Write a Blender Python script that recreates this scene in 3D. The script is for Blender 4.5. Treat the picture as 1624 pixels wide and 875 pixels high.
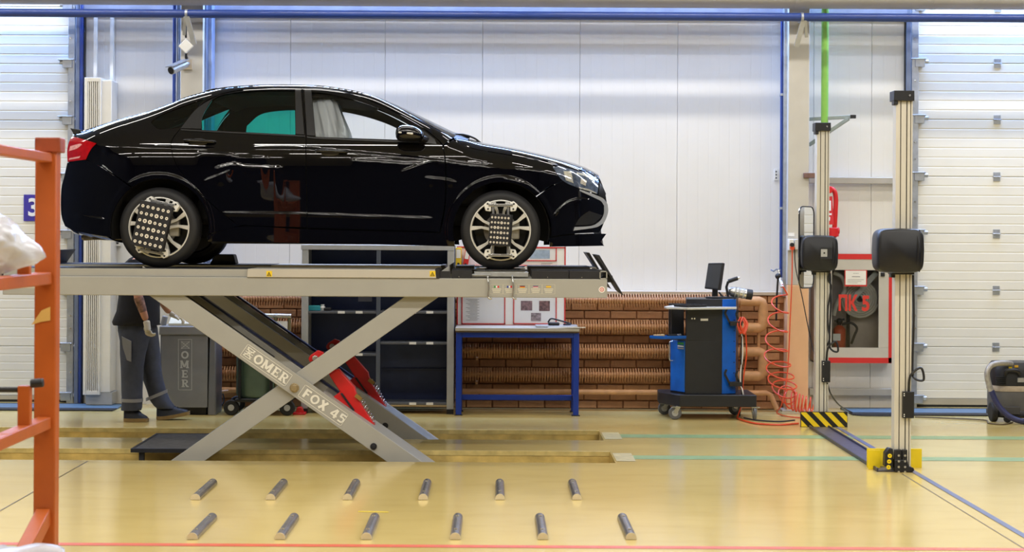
import bpy, bmesh, math, random
import numpy as np
from mathutils import Vector, Matrix
from mathutils.geometry import delaunay_2d_cdt

for o in list(bpy.data.objects):
    bpy.data.objects.remove(o, do_unlink=True)
scene = bpy.context.scene
COL = scene.collection
random.seed(7)

# ------------------------------------------------------------------ camera
FPX, H, D0 = 2830.0, 1.78, 13.9          # focal length in pixels, eye height, distance to the car side
PU, PV, ROLL = 785.0, 365.0, 0.0056      # principal point, roll
cam_d = bpy.data.cameras.new('camera')
cam = bpy.data.objects.new('camera', cam_d)
COL.objects.link(cam)
cam_d.sensor_fit = 'HORIZONTAL'
cam_d.sensor_width = 36.0
cam_d.lens = 36.0 * FPX / 1624.0
cam_d.shift_x = (812.0 - PU) / 1624.0
cam_d.shift_y = -(437.5 - PV) / 1624.0
cam_d.clip_start = 0.05
cam.matrix_world = Matrix.Translation((0, -D0, H)) @ Matrix.Rotation(math.pi / 2, 4, 'X') @ Matrix.Rotation(ROLL, 4, 'Z')
cam_d.dof.use_dof = True
cam_d.dof.focus_distance = 14.6
cam_d.dof.aperture_fstop = 3.4
scene.camera = cam

# ------------------------------------------------------------------ world, lamps, exposure
world = bpy.data.worlds.new('world')
scene.world = world
world.use_nodes = True
world.node_tree.nodes['Background'].inputs[0].default_value = (0.30, 0.42, 0.75, 1)
world.node_tree.nodes['Background'].inputs[1].default_value = 0.4
vs = scene.view_settings
vs.view_transform = 'Standard'
vs.look = 'None'
vs.exposure = 0.27
vs.gamma = 1.0
vs.use_curve_mapping = False

CEIL = 5.2
LAMP_ROWS = [(2.6, 34.0), (0.55, 26.0), (-3.3, 62.0), (-6.8, 58.0), (-10.4, 50.0)]
LAMP_X = [-7.2, -4.2, -1.2, 1.8, 4.8, 7.6]


def area(name, loc, sx, sy, power, col, rot=(0, 0, 0)):
    d = bpy.data.lights.new(name, 'AREA')
    d.shape = 'RECTANGLE'
    d.size, d.size_y = sx, sy
    d.energy = power
    d.color = col
    o = bpy.data.objects.new(name, d)
    COL.objects.link(o)
    o.location = loc
    o.rotation_euler = rot
    return o


for ly, pw in LAMP_ROWS:
    for lx in LAMP_X:
        area('ceiling_tube_light', (lx, ly, CEIL - 0.22), 2.5, 0.10, pw, (1.0, 0.96, 0.895))
# daylight from the strip skylight along the back wall
for lx in (-6.0, -2.0, 2.0, 6.0):
    area('skylight_daylight', (lx, 3.97, CEIL - 0.06), 3.9, 0.34, 225.0, (0.30, 0.50, 1.0))

# ------------------------------------------------------------------ coordinates from the picture


def P(u, v, Y):
    du, dv = u - PU, v - PV
    x, y = du + dv * ROLL, dv - du * ROLL
    k = (D0 + Y) / FPX
    return (x * k, H - y * k)


def P3(u, v, Y):
    x, z = P(u, v, Y)
    return Vector((x, Y, z))


def F(u, v):
    """point of the floor under a pixel"""
    du, dv = u - PU, v - PV
    x, y = du + dv * ROLL, dv - du * ROLL
    d = FPX * H / y
    return Vector((x * d / FPX, d - D0, 0.0))


def lin(c):
    return tuple(((x / 255.0) / 12.92 if x / 255.0 <= 0.04045 else ((x / 255.0 + 0.055) / 1.055) ** 2.4) for x in c)


# ------------------------------------------------------------------ materials
MATS = {}


def mat(name, rgb, rough=0.5, metal=0.0, vary=0.06, scale=6.0, bump=0.0, bscale=60.0, coat=0.0, spec=0.5, stretch=None, rvar=0.0):
    if name in MATS:
        return MATS[name]
    m = bpy.data.materials.new(name)
    m.use_nodes = True
    nt = m.node_tree
    b = nt.nodes['Principled BSDF']
    c = lin(rgb)
    b.inputs['Roughness'].default_value = rough
    b.inputs['Metallic'].default_value = metal
    b.inputs['Specular IOR Level'].default_value = spec
    if coat:
        b.inputs['Coat Weight'].default_value = coat
        b.inputs['Coat Roughness'].default_value = 0.04
    tc = nt.nodes.new('ShaderNodeTexCoord')
    src = tc.outputs['Object']
    if stretch:
        mp = nt.nodes.new('ShaderNodeMapping')
        mp.inputs['Scale'].default_value = stretch
        nt.links.new(src, mp.inputs[0])
        src = mp.outputs[0]
    if vary > 0:
        n = nt.nodes.new('ShaderNodeTexNoise')
        n.inputs['Scale'].default_value = scale
        n.inputs['Detail'].default_value = 5.0
        nt.links.new(src, n.inputs['Vector'])
        r = nt.nodes.new('ShaderNodeValToRGB')
        r.color_ramp.elements[0].position = 0.3
        r.color_ramp.elements[1].position = 0.7
        r.color_ramp.elements[0].color = tuple(x * (1 - vary) for x in c) + (1,)
        r.color_ramp.elements[1].color = tuple(min(1, x * (1 + vary)) for x in c) + (1,)
        nt.links.new(n.outputs['Fac'], r.inputs['Fac'])
        nt.links.new(r.outputs['Color'], b.inputs['Base Color'])
        if rvar:
            mr = nt.nodes.new('ShaderNodeMapRange')
            mr.inputs['To Min'].default_value = max(0.02, rough - rvar)
            mr.inputs['To Max'].default_value = rough + rvar
            nt.links.new(n.outputs['Fac'], mr.inputs['Value'])
            nt.links.new(mr.outputs[0], b.inputs['Roughness'])
    else:
        b.inputs['Base Color'].default_value = c + (1,)
    if bump > 0:
        n2 = nt.nodes.new('ShaderNodeTexNoise')
        n2.inputs['Scale'].default_value = bscale
        n2.inputs['Detail'].default_value = 4.0
        nt.links.new(src, n2.inputs['Vector'])
        bp_ = nt.nodes.new('ShaderNodeBump')
        bp_.inputs['Strength'].default_value = bump
        bp_.inputs['Distance'].default_value = 0.01
        nt.links.new(n2.outputs['Fac'], bp_.inputs['Height'])
        nt.links.new(bp_.outputs[0], b.inputs['Normal'])
    MATS[name] = m
    return m


def glass(name, rgb, refl=0.06):
    """thin pane: tinted see-through with a mirror-like sheen"""
    if name in MATS:
        return MATS[name]
    m = bpy.data.materials.new(name)
    m.use_nodes = True
    nt = m.node_tree
    nt.nodes.clear()
    out = nt.nodes.new('ShaderNodeOutputMaterial')
    t = nt.nodes.new('ShaderNodeBsdfTransparent')
    t.inputs[0].default_value = rgb + (1,)
    g = nt.nodes.new('ShaderNodeBsdfGlossy')
    g.inputs['Roughness'].default_value = 0.03
    fr = nt.nodes.new('ShaderNodeFresnel')
    fr.inputs['IOR'].default_value = 1.5
    mx = nt.nodes.new('ShaderNodeMixShader')
    nt.links.new(fr.outputs[0], mx.inputs[0])
    nt.links.new(t.outputs[0], mx.inputs[1])
    nt.links.new(g.outputs[0], mx.inputs[2])
    nt.links.new(mx.outputs[0], out.inputs[0])
    MATS[name] = m
    return m


def film(name, rgb, alpha, rough=0.25):
    """crumpled plastic film: partly see-through, partly glossy white"""
    if name in MATS:
        return MATS[name]
    m = mat(name, rgb, rough, 0, 0.03, 8, bump=0.5, bscale=14)
    b = m.node_tree.nodes['Principled BSDF']
    b.inputs['Alpha'].default_value = alpha
    return m


# ------------------------------------------------------------------ object helpers
ORG = {}


def tag(o, label=None, cat=None, group=None, kind=None):
    if label:
        o['label'] = label
    if cat:
        o['category'] = cat
    if group:
        o['group'] = group
    if kind:
        o['kind'] = kind
    return o


def thing(name, loc, label, cat, group=None):
    o = bpy.data.objects.new(name, None)
    o.empty_display_size = 0.1
    COL.objects.link(o)
    o.location = loc
    ORG[o] = Vector(loc)
    return tag(o, label, cat, group)


def link(name, me, material, parent=None, org=None, bev=0.0, seg=2):
    o = bpy.data.objects.new(name, me)
    COL.objects.link(o)
    org = Vector(org) if org is not None else Vector((0, 0, 0))
    ORG[o] = org
    if material is not None and not me.materials:
        me.materials.append(material)
    if parent is not None:
        o.parent = parent
        o.location = org - ORG[parent]
    else:
        o.location = org
    if bev:
        md = o.modifiers.new('bevel', 'BEVEL')
        md.width = bev
        md.segments = seg
        md.limit_method = 'ANGLE'
        md.angle_limit = math.radians(35)
        md.harden_normals = False
    return o


def copy_to(src, loc, parent=None):
    """a copy of one object that shares its mesh, put at a world position"""
    c = src.copy()
    COL.objects.link(c)
    ORG[c] = Vector(loc)
    c.parent = parent
    c.location = Vector(loc) - (ORG[parent] if parent is not None else Vector((0, 0, 0)))
    return c


class MB:
    """collects shapes in world coordinates; build() links them as one mesh"""

    def __init__(s):
        s.v, s.f = [], []

    def add(s, vs_, fs):
        n = len(s.v)
        s.v += [tuple(p) for p in vs_]
        s.f += [tuple(i + n for i in f) for f in fs]
        return s

    def box(s, a, b, m=None):
        x0, y0, z0 = (min(a[i], b[i]) for i in range(3))
        x1, y1, z1 = (max(a[i], b[i]) for i in range(3))
        vs_ = [(x0, y0, z0), (x1, y0, z0), (x1, y1, z0), (x0, y1, z0), (x0, y0, z1), (x1, y0, z1), (x1, y1, z1), (x0, y1, z1)]
        if m is not None:
            vs_ = [m @ Vector(p) for p in vs_]
        return s.add(vs_, [(0, 3, 2, 1), (4, 5, 6, 7), (0, 1, 5, 4), (1, 2, 6, 5), (2, 3, 7, 6), (3, 0, 4, 7)])

    def pbox(s, u0, v0, u1, v1, Y, depth):
        """box whose front face covers a picture rectangle at distance Y"""
        um, vm = (u0 + u1) / 2, (v0 + v1) / 2
        x0, x1 = P(u0, vm, Y)[0], P(u1, vm, Y)[0]
        z1, z0 = P(um, v0, Y)[1], P(um, v1, Y)[1]
        return s.box((x0, Y, z0), (x1, Y + depth, z1))

    def prism(s, pts, y0, y1):
        """polygon of (x,z) extruded from y0 to y1"""
        ar = sum(pts[i][0] * pts[(i + 1) % len(pts)][1] - pts[(i + 1) % len(pts)][0] * pts[i][1] for i in range(len(pts)))
        if ar < 0:
            pts = pts[::-1]
        n = len(pts)
        vs_ = [(p[0], y0, p[1]) for p in pts] + [(p[0], y1, p[1]) for p in pts]
        fs = [tuple(range(n)), tuple(range(2 * n - 1, n - 1, -1))]
        fs += [(i + n, (i + 1) % n + n, (i + 1) % n, i)[::1] for i in range(n)]
        return s.add(vs_, fs)

    def pprism(s, pts, Y, depth):
        return s.prism([P(u, v, Y) for u, v in pts], Y, Y + depth)

    def cyl(s, p0, p1, r, n=16, r1=None, cap=True):
        p0, p1 = Vector(p0), Vector(p1)
        r1 = r if r1 is None else r1
        d = (p1 - p0).normalized()
        a = d.orthogonal().normalized()
        b = d.cross(a)
        vs_ = []
        for p, rr in ((p0, r), (p1, r1)):
            for i in range(n):
                t = 2 * math.pi * i / n
                vs_.append(p + (a * math.cos(t) + b * math.sin(t)) * rr)
        fs = [(i, (i + 1) % n, n + (i + 1) % n, n + i) for i in range(n)]
        if cap:
            fs += [tuple(range(n))[::-1], tuple(range(n, 2 * n))]
        return s.add(vs_, fs)

    def tube(s, pts, r, n=8, closed=False, radii=None):
        pts = [Vector(p) for p in pts]
        m = len(pts)
        vs_, fs = [], []
        nrm = None
        for i, p in enumerate(pts):
            q0 = pts[i - 1] if (i > 0 or closed) else p
            q1 = pts[(i + 1) % m] if (i < m - 1 or closed) else p
            d = (q1 - q0)
            d = d.normalized() if d.length > 1e-9 else Vector((0, 0, 1))
            if nrm is None:
                nrm = d.orthogonal().normalized()
            nrm = (nrm - d * nrm.dot(d))
            nrm = nrm.normalized() if nrm.length > 1e-6 else d.orthogonal().normalized()
            bn = d.cross(nrm)
            rr = radii[i] if radii else r
            for k in range(n):
                t = 2 * math.pi * k / n
                vs_.append(p + (nrm * math.cos(t) + bn * math.sin(t)) * rr)
        for i in range(m if closed else m - 1):
            a, b = i * n, ((i + 1) % m) * n
            fs += [(a + k, a + (k + 1) % n, b + (k + 1) % n, b + k) for k in range(n)]
        if not closed:
            fs += [tuple(range(n))[::-1], tuple(range((m - 1) * n, m * n))]
        return s.add(vs_, fs)

    def bar(s, p0, p1, w, h, up=(0, 0, 1)):
        """rectangular bar; w across, h along the up direction"""
        p0, p1 = Vector(p0), Vector(p1)
        d = (p1 - p0).normalized()
        sd = d.cross(Vector(up)).normalized()
        u2 = sd.cross(d).normalized()
        vs_ = []
        for p in (p0, p1):
            for a, b in ((-1, -1), (1, -1), (1, 1), (-1, 1)):
                vs_.append(p + sd * (a * w / 2) + u2 * (b * h / 2))
        return s.add(vs_, [(0, 1, 2, 3), (7, 6, 5, 4), (0, 4, 5, 1), (1, 5, 6, 2), (2, 6, 7, 3), (3, 7, 4, 0)])

    def lathe(s, c, prof, axis='Y', n=48, a0=0.0, a1=2 * math.pi, closed_prof=False):
        """profile of (radius, offset along the axis) turned about an axis through c"""
        full = abs(a1 - a0 - 2 * math.pi) < 1e-6
        m = len(prof)
        cnt = n if full else n + 1
        vs_, fs = [], []
        for i in range(cnt):
            t = a0 + (a1 - a0) * i / n
            co, si = math.cos(t), math.sin(t)
            for r, h in prof:
                if axis == 'Y':
                    vs_.append((c[0] + r * co, c[1] + h, c[2] + r * si))
                elif axis == 'Z':
                    vs_.append((c[0] + r * co, c[1] + r * si, c[2] + h))
                else:
                    vs_.append((c[0] + h, c[1] + r * co, c[2] + r * si))
        for i in range(n):
            a, b = i * m, ((i + 1) % cnt) * m
            for k in range(m if closed_prof else m - 1):
                k2 = (k + 1) % m
                fs.append((a + k, a + k2, b + k2, b + k))
        return s.add(vs_, fs)

    def ball(s, c, rx, ry=None, rz=None, n=16, m=10, rot=None):
        ry = rx if ry is None else ry
        rz = rx if rz is None else rz
        c = Vector(c)
        vs_, fs = [], []
        for j in range(m + 1):
            t = math.pi * j / m
            for i in range(n):
                p = 2 * math.pi * i / n
                q = Vector((rx * math.sin(t) * math.cos(p), ry * math.sin(t) * math.sin(p), rz * math.cos(t)))
                if rot is not None:
                    q = rot @ q
                vs_.append(c + q)
        for j in range(m):
            for i in range(n):
                fs.append((j * n + i, (j + 1) * n + i, (j + 1) * n + (i + 1) % n, j * n + (i + 1) % n))
        return s.add(vs_, fs)

    def build(s, name, material, parent=None, org=None, bev=0.0, seg=2, smooth=True, angle=38):
        if org is None:
            if parent is not None:
                org = ORG[parent]
            else:
                xs = np.array(s.v)
                lo, hi = xs.min(0), xs.max(0)
                org = Vector(((lo[0] + hi[0]) / 2, (lo[1] + hi[1]) / 2, lo[2]))
        org = Vector(org)
        me = bpy.data.meshes.new(name)
        me.from_pydata([(p[0] - org[0], p[1] - org[1], p[2] - org[2]) for p in s.v], [], s.f)
        bm = bmesh.new()
        bm.from_mesh(me)
        bmesh.ops.recalc_face_normals(bm, faces=bm.faces)
        bm.to_mesh(me)
        bm.free()
        me.update()
        if smooth:
            for p in me.polygons:
                p.use_smooth = True
            me.set_sharp_from_angle(angle=math.radians(angle))
        return link(name, me, material, parent, org, bev, seg)


def bez(pts, n=12):
    """smooth curve through the given points (Catmull-Rom)"""
    pts = [Vector(p) for p in pts]
    out = []
    for i in range(len(pts) - 1):
        p0 = pts[i - 1] if i else pts[0] * 2 - pts[1]
        p1, p2 = pts[i], pts[i + 1]
        p3 = pts[i + 2] if i + 2 < len(pts) else pts[-1] * 2 - pts[-2]
        for k in range(n):
            t = k / n
            out.append(0.5 * ((2 * p1) + (p2 - p0) * t + (2 * p0 - 5 * p1 + 4 * p2 - p3) * t * t + (3 * p1 - p0 - 3 * p2 + p3) * t ** 3))
    out.append(pts[-1])
    return out


def text_mesh(txt, size, name, material, parent, origin, xdir, zdir, bold=0.0, ex=0.0012, align='CENTER', sx=1.0):
    cu = bpy.data.curves.new(name, 'FONT')
    cu.body = txt
    cu.size = size
    cu.offset = bold
    cu.extrude = ex
    cu.align_x = align
    cu.align_y = 'CENTER'
    cu.resolution_u = 3
    tmp = bpy.data.objects.new('tmp_text', cu)
    COL.objects.link(tmp)
    bpy.context.view_layer.update()
    me = bpy.data.meshes.new_from_object(tmp.evaluated_get(bpy.context.evaluated_depsgraph_get()))
    bpy.data.objects.remove(tmp, do_unlink=True)
    bpy.data.curves.remove(cu)
    xd, zd = Vector(xdir).normalized(), Vector(zdir).normalized()
    nd = xd.cross(zd)
    M = Matrix((xd, zd, nd)).transposed().to_4x4()
    me.transform(M @ Matrix.Diagonal((sx, 1, 1, 1)))
    me.materials.clear()
    o = link(name, me, material, parent, origin)
    return o


def strokes_letter(ch):
    """slab-serif letters as thick strokes in a unit-high box: list of (x0,z0,x1,z1,thick) and width"""
    t = 0.24
    L = {
        'M': ([(.14, .0, .14, 1, .2), (.96, 0, .96, 1, .24), (.16, 1, .55, .15, .24), (.94, 1, .55, .15, .24), (-.02, .07, .32, .07, .14), (.76, .07, 1.14, .07, .14), (-.02, .93, .22, .93, .14), (.88, .93, 1.14, .93, .14)], 1.2),
        'E': ([(.2, 0, .2, 1, t), (0, .07, .78, .07, .15), (0, .93, .76, .93, .15), (.2, .5, .58, .5, .14), (.74, 0, .74, .3, .1), (.72, .7, .72, 1, .1), (.58, .36, .58, .64, .08)], .88),
        'R': ([(.2, 0, .2, 1, t), (0, .07, .42, .07, .14), (0, .93, .5, .93, .14), (.5, .93, .68, .86, .16), (.7, .88, .7, .56, .2), (.68, .58, .5, .5, .16), (.2, .5, .52, .5, .14), (.45, .5, .74, .04, .22), (.66, .07, .94, .07, .14)], .98),
        'F': ([(.16, 0, .16, 1, .28), (.04, .9, .72, .9, .2), (.16, .5, .6, .5, .2)], .8),
        'X': ([(.12, 0, .78, 1, .28), (.78, 0, .12, 1, .28)], .94),
        '4': ([(.56, 0, .56, 1, .26), (0, .28, .8, .28, .18), (.04, .28, .5, 1, .2)], .88),
        '5': ([(.1, .91, .7, .91, .18), (.16, .55, .16, .95, .24), (.1, .56, .5, .6, .16), (.5, .6, .64, .48, .18), (.64, .5, .64, .22, .22), (.62, .22, .48, .08, .18), (.5, .09, .05, .1, .18)], .84),
    }
    return L.get(ch)


def letters(txt, size, parent, origin, xdir, zdir, material, gap=0.12, thick=0.0015):
    """slab letters, each a mesh of its own, laid out from origin along xdir"""
    xd, zd = Vector(xdir).normalized(), Vector(zdir).normalized()
    nd = xd.cross(zd).normalized()
    pen = 0.0
    for ch in txt:
        if ch == ' ':
            pen += 0.5
            continue
        mb = MB()
        vs2, fs2, dep = [], [], []
        if ch == 'O':
            n = 28
            w = 1.04
            for i in range(n):
                a = 2 * math.pi * i / n
                for rx, rz in ((.5, .51), (.27, .31)):
                    vs2.append((.5 + rx * math.cos(a), .5 + rz * math.sin(a)))
            fs2 = [(2 * i, 2 * ((i + 1) % n), 2 * ((i + 1) % n) + 1, 2 * i + 1) for i in range(n)]
        else:
            st, w = strokes_letter(ch)
            for si, (x0, z0, x1, z1, t) in enumerate(st):
                d = Vector((x1 - x0, z1 - z0))
                q = Vector((-d.y, d.x)).normalized() * t / 2
                b = len(vs2)
                vs2 += [(x0 + q.x, z0 + q.y), (x0 - q.x, z0 - q.y), (x1 - q.x, z1 - q.y), (x1 + q.x, z1 + q.y)]
                fs2.append((b, b + 1, b + 2, b + 3))
                dep += [si * 0.00022] * 4
        o3 = Vector(origin)
        pts = [o3 + xd * ((pen + a) * size) + zd * (b * size) + nd * (thick + (dep[i] if dep else 0)) for i, (a, b) in enumerate(vs2)]
        me = bpy.data.meshes.new('letter')
        org = ORG[parent]
        me.from_pydata([p - org for p in pts], [], fs2)
        link('letter', me, material, parent, org)
        pen += w + gap
    return pen


# ------------------------------------------------------------------ palette
M_wall = mat('wall_panel_white', (226, 224, 220), 0.32, 0, 0.015, 3, bump=0.03, bscale=20)
M_door = mat('door_cream', (232, 227, 212), 0.42, 0, 0.02, 4)
M_back = mat('hall_paint', (40, 46, 60), 0.7, 0, 0.15, 0.6)
M_ceil = mat('ceiling_metal', (176, 182, 194), 0.6, 0, 0.05, 2)
M_brick = mat('brick_paint', (180, 130, 88), 0.75, 0, 0.16, 9, bump=0.35, bscale=50)
M_mortar = mat('mortar_paint', (150, 104, 68), 0.85, 0, 0.15, 12, bump=0.4, bscale=60)
M_rad = mat('radiator_paint', (200, 150, 104), 0.5, 0, 0.12, 14)
M_peach = mat('column_peach', (226, 180, 138), 0.55, 0, 0.04, 5)
M_column = mat('column_grey', (196, 192, 184), 0.5, 0, 0.04, 5)
M_galv = mat('galvanised_steel', (178, 182, 188), 0.38, 0.75, 0.12, 18)
M_galvblue = mat('blue_steel', (122, 134, 160), 0.35, 0.5, 0.1, 10)
M_bluepipe = mat('blue_pipe_paint', (38, 62, 130), 0.32, 0, 0.08, 8)
M_duct = mat('duct_grey', (176, 172, 170), 0.45, 0.1, 0.05, 4)
M_black = mat('black_plastic', (24, 24, 28), 0.45, 0, 0.15, 20)
M_rubber = mat('black_rubber', (22, 22, 25), 0.62, 0, 0.12, 30)
M_steel = mat('bright_steel', (205, 205, 205), 0.25, 0.9, 0.08, 20)
M_alu = mat('aluminium', (214, 208, 194), 0.42, 0.25, 0.05, 20, stretch=(8, 8, .4))
M_lift = mat('lift_grey', (161, 159, 152), 0.42, 0, 0.03, 5)
M_liftblk = mat('lift_black', (26, 26, 32), 0.5, 0, 0.2, 20)
M_red = mat('safety_red', (196, 22, 24), 0.38, 0, 0.1, 12)
M_yellow = mat('safety_yellow', (236, 206, 26), 0.45, 0, 0.05, 10)
M_white = mat('white_plastic', (226, 224, 218), 0.45, 0, 0.03, 10)
M_paper = mat('paper', (232, 230, 224), 0.7, 0, 0.02, 10)
M_print = mat('print_grey', (150, 148, 144), 0.8, 0, 0.1, 40)
M_letter = mat('letter_white', (228, 224, 212), 0.6, 0, 0.04, 30)
M_navy = mat('shelf_navy', (30, 38, 66), 0.5, 0, 0.15, 6)
M_shelfgrey = mat('shelf_grey', (180, 180, 178), 0.4, 0.2, 0.06, 10)
M_benchblue = mat('bench_blue', (10, 52, 150), 0.38, 0, 0.08, 10)
M_cartblue = mat('cart_blue', (14, 92, 190), 0.35, 0, 0.08, 10)
M_cartblack = mat('cart_black', (30, 31, 36), 0.42, 0, 0.12, 12)
M_orange = mat('rack_orange', (174, 84, 26), 0.42, 0, 0.1, 5, bump=0.05)
M_hose = mat('orange_hose', (214, 74, 34), 0.35, 0, 0.05, 10)
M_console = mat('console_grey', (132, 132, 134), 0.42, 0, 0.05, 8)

# =================================================================== the setting
XL, XR, YB, YW = -9.0, 9.0, -17.0, 4.5


def struct(o):
    o['kind'] = 'structure'
    return o


# ---- floor with the two lift pits
def floor_material():
    m = mat('floor_epoxy', (208, 184, 116), 0.15, 0, 0.05, 0.9, rvar=0.05, spec=0.85)
    nt = m.node_tree
    b = nt.nodes['Principled BSDF']
    tc = nt.nodes.new('ShaderNodeTexCoord')
    # long faint drag marks and scuffs worn into the paint
    mp = nt.nodes.new('ShaderNodeMapping')
    mp.inputs['Scale'].default_value = (0.9, 2.4, 1.0)
    nt.links.new(tc.outputs['Object'], mp.inputs[0])
    n = nt.nodes.new('ShaderNodeTexNoise')
    n.inputs['Scale'].default_value = 2.2
    n.inputs['Detail'].default_value = 8
    nt.links.new(mp.outputs[0], n.inputs['Vector'])
    r = nt.nodes.new('ShaderNodeValToRGB')
    r.color_ramp.elements[0].position = 0.28
    r.color_ramp.elements[0].color = (0.72, 0.68, 0.60, 1)
    r.color_ramp.elements[1].position = 0.52
    r.color_ramp.elements[1].color = (1, 1, 1, 1)
    nt.links.new(n.outputs['Fac'], r.inputs['Fac'])
    base = b.inputs['Base Color'].links[0].from_socket
    mx = nt.nodes.new('ShaderNodeMix')
    mx.data_type = 'RGBA'
    mx.blend_type = 'MULTIPLY'
    mx.inputs[0].default_value = 0.26
    nt.links.new(base, mx.inputs[6])
    nt.links.new(r.outputs[0], mx.inputs[7])
    nt.links.new(mx.outputs[2], b.inputs['Base Color'])
    bp_ = nt.nodes.new('ShaderNodeBump')
    bp_.inputs['Strength'].default_value = 0.03
    bp_.inputs['Distance'].default_value = 0.02
    n3 = nt.nodes.new('ShaderNodeTexNoise')
    n3.inputs['Scale'].default_value = 1.6
    nt.links.new(tc.outputs['Object'], n3.inputs['Vector'])
    nt.links.new(n3.outputs['Fac'], bp_.inputs['Height'])
    nt.links.new(bp_.outputs[0], b.inputs['Normal'])
    return m


M_floor = floor_material()
M_pit = mat('pit_paint', (196, 168, 96), 0.5, 0, 0.28, 7, bump=0.2, bscale=30)
PX0, PX1, PD = -6.0, 0.935, 0.34
PITS = [(-0.21, 0.49), (1.27, 1.99)]
fl = MB()
xs = [XL, PX0, PX1, XR]
ys = [YB, -0.21, 0.49, 1.27, 1.99, YW]
for j in range(5):
    for i in range(3):
        if i == 1 and j in (1, 3):
            continue
        fl.add([(xs[i], ys[j], 0), (xs[i + 1], ys[j], 0), (xs[i + 1], ys[j + 1], 0), (xs[i], ys[j + 1], 0)], [(0, 1, 2, 3)])
floor = struct(fl.build('floor', M_floor, org=(0, 0, 0), smooth=False))
for y0, y1 in PITS:
    pit = MB()
    x0, x1, z = PX0, PX1, -PD
    pit.add([(x0, y0, 0), (x1, y0, 0), (x1, y1, 0), (x0, y1, 0), (x0, y0, z), (x1, y0, z), (x1, y1, z), (x0, y1, z)],
            [(4, 5, 6, 7), (0, 4, 5, 1), (1, 5, 6, 2), (2, 6, 7, 3), (3, 7, 4, 0)])
    pit.build('lift_pit', M_pit, floor, smooth=False)
    # worn steel edge angle along the pit mouth
    e = MB()
    e.box((x0, y1 - 0.004, -0.035), (x1, y1 + 0.02, 0.002))
    e.build('pit_edge_angle', mat('pit_edge', (200, 178, 112), 0.45, 0, 0.2, 12), floor)

M_redline = mat('paint_red', (206, 92, 60), 0.35, 0, 0.08, 12)
M_greenline = mat('paint_green', (134, 158, 108), 0.35, 0, 0.1, 8)
M_blueline = mat('paint_blue', (96, 104, 138), 0.35, 0, 0.1, 8)
M_joint = mat('joint_dark', (96, 84, 58), 0.6, 0, 0.1, 8)
M_tape = mat('worn_tape', (178, 162, 112), 0.5, 0, 0.25, 16)


def floor_line(a, b, w, material, name, z=0.0015):
    a, b = Vector(a), Vector(b)
    d = (b - a).normalized()
    s = Vector((-d.y, d.x, 0)) * w / 2
    m = MB()
    m.add([a + s + Vector((0, 0, z)), a - s + Vector((0, 0, z)), b - s + Vector((0, 0, z)), b + s + Vector((0, 0, z))], [(0, 1, 2, 3)])
    return m.build(name, material, floor, smooth=False)


yr = F(785, 865.5).y
floor_line((-8, yr - 0.02, 0), (8, yr - 0.02, 0), 0.085, M_redline, 'red_floor_line')
floor_line((1.05, 0.14, 0), (8, 0.14, 0), 0.23, M_greenline, 'green_floor_line')
floor_line((1.05, 1.60, 0), (8, 1.60, 0), 0.24, M_greenline, 'green_floor_line')
for yy in (0.14, 1.60):
    floor_line((0.95, yy, 0), (1.10, yy, 0), 0.5, M_tape, 'worn_tape_patch', 0.0022)
a, b = F(1336, 682), F(1621, 848)
d = (b - a).normalized()
floor_line(a - d * 0.3, b + d * 2.0, 0.045, M_blueline, 'blue_floor_line', 0.003)
a, b = F(1440, 757), F(1621, 868)
d = (b - a).normalized()
floor_line(a - d * 0.2, b + d * 2.0, 0.008, M_joint, 'floor_joint')
a, b = F(0, 810), F(139, 731)
d = (b - a).normalized()
floor_line(a - d * 2, b, 0.01, M_joint, 'floor_joint')
a, b = F(568, 811), F(616, 812)
floor_line(a, b, 0.03, mat('paint_yellow_mark', (232, 204, 60), 0.4, 0, 0.05), 'yellow_paint_mark')
# dark tape squares and grey strip on the left of the far pit
a, b = F(985, 643 + 12), F(470, 655)

# ---- shell of the hall
w = MB()
w.box((XL, YW, 0), (XR, YW + 0.15, CEIL))
wall_back = struct(w.build('wall_back', M_wall, smooth=False))
w = MB()
w.box((XL - 0.15, YB, 0), (XL, YW, CEIL))
struct(w.build('wall_left', M_back, smooth=False))
w = MB()
w.box((XR, YB, 0), (XR + 0.15, YW, CEIL))
struct(w.build('wall_right', M_back, smooth=False))
w = MB()
w.box((XL, YB - 0.15, 0), (XR, YB, CEIL))
struct(w.build('wall_front', M_back, smooth=False))
w = MB()
w.box((XL, YB, CEIL), (XR, YW, CEIL + 0.1))
struct(w.build('ceiling', M_ceil, smooth=False))

# sandwich panels of the back wall, each with its shallow ribs
YP = 4.2


def wall_panel(u0, u1, z0, z1):
    x0, x1 = P(u0, 250, YP)[0] + 0.0012, P(u1, 250, YP)[0] - 0.0012
    n = max(2, int((x1 - x0) / 0.1))
    prof = []
    for i in range(n):
        a = x0 + (x1 - x0) * i / n
        b = x0 + (x1 - x0) * (i + 1) / n
        prof += [(a, 0.0012 if i else 0.003), (a + 0.004, 0.0), (b - 0.004, 0.0)]
    prof.append((x1, 0.004))
    m = MB()
    vs_, fs = [], []
    for x, dy in prof:
        vs_ += [(x, YP + dy, z0), (x, YP + dy, z1)]
    for i in range(len(prof) - 1):
        fs.append((2 * i, 2 * i + 2, 2 * i + 3, 2 * i + 1))
    nb = len(vs_)
    vs_ += [(x0, YW, z0), (x0, YW, z1), (x1, YW, z0), (x1, YW, z1)]
    fs += [(0, 1, nb + 1, nb), (nb - 2, nb + 2, nb + 3, nb - 1)]
    m.add(vs_, fs)
    m.build('panel', M_wall, wall_back, smooth=False)


for u0, u1 in ((131, 182), (182, 277), (277, 335), (335, 460), (460, 610), (610, 764.5), (764.5, 919), (919, 1074), (1074, 1240), (1240, 1290), (1290, 1382), (1382, 1440)):
    wall_panel(u0, u1, 0.0 if (u0 < 335 or u0 >= 1240) else 1.08, CEIL - 0.01)

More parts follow.
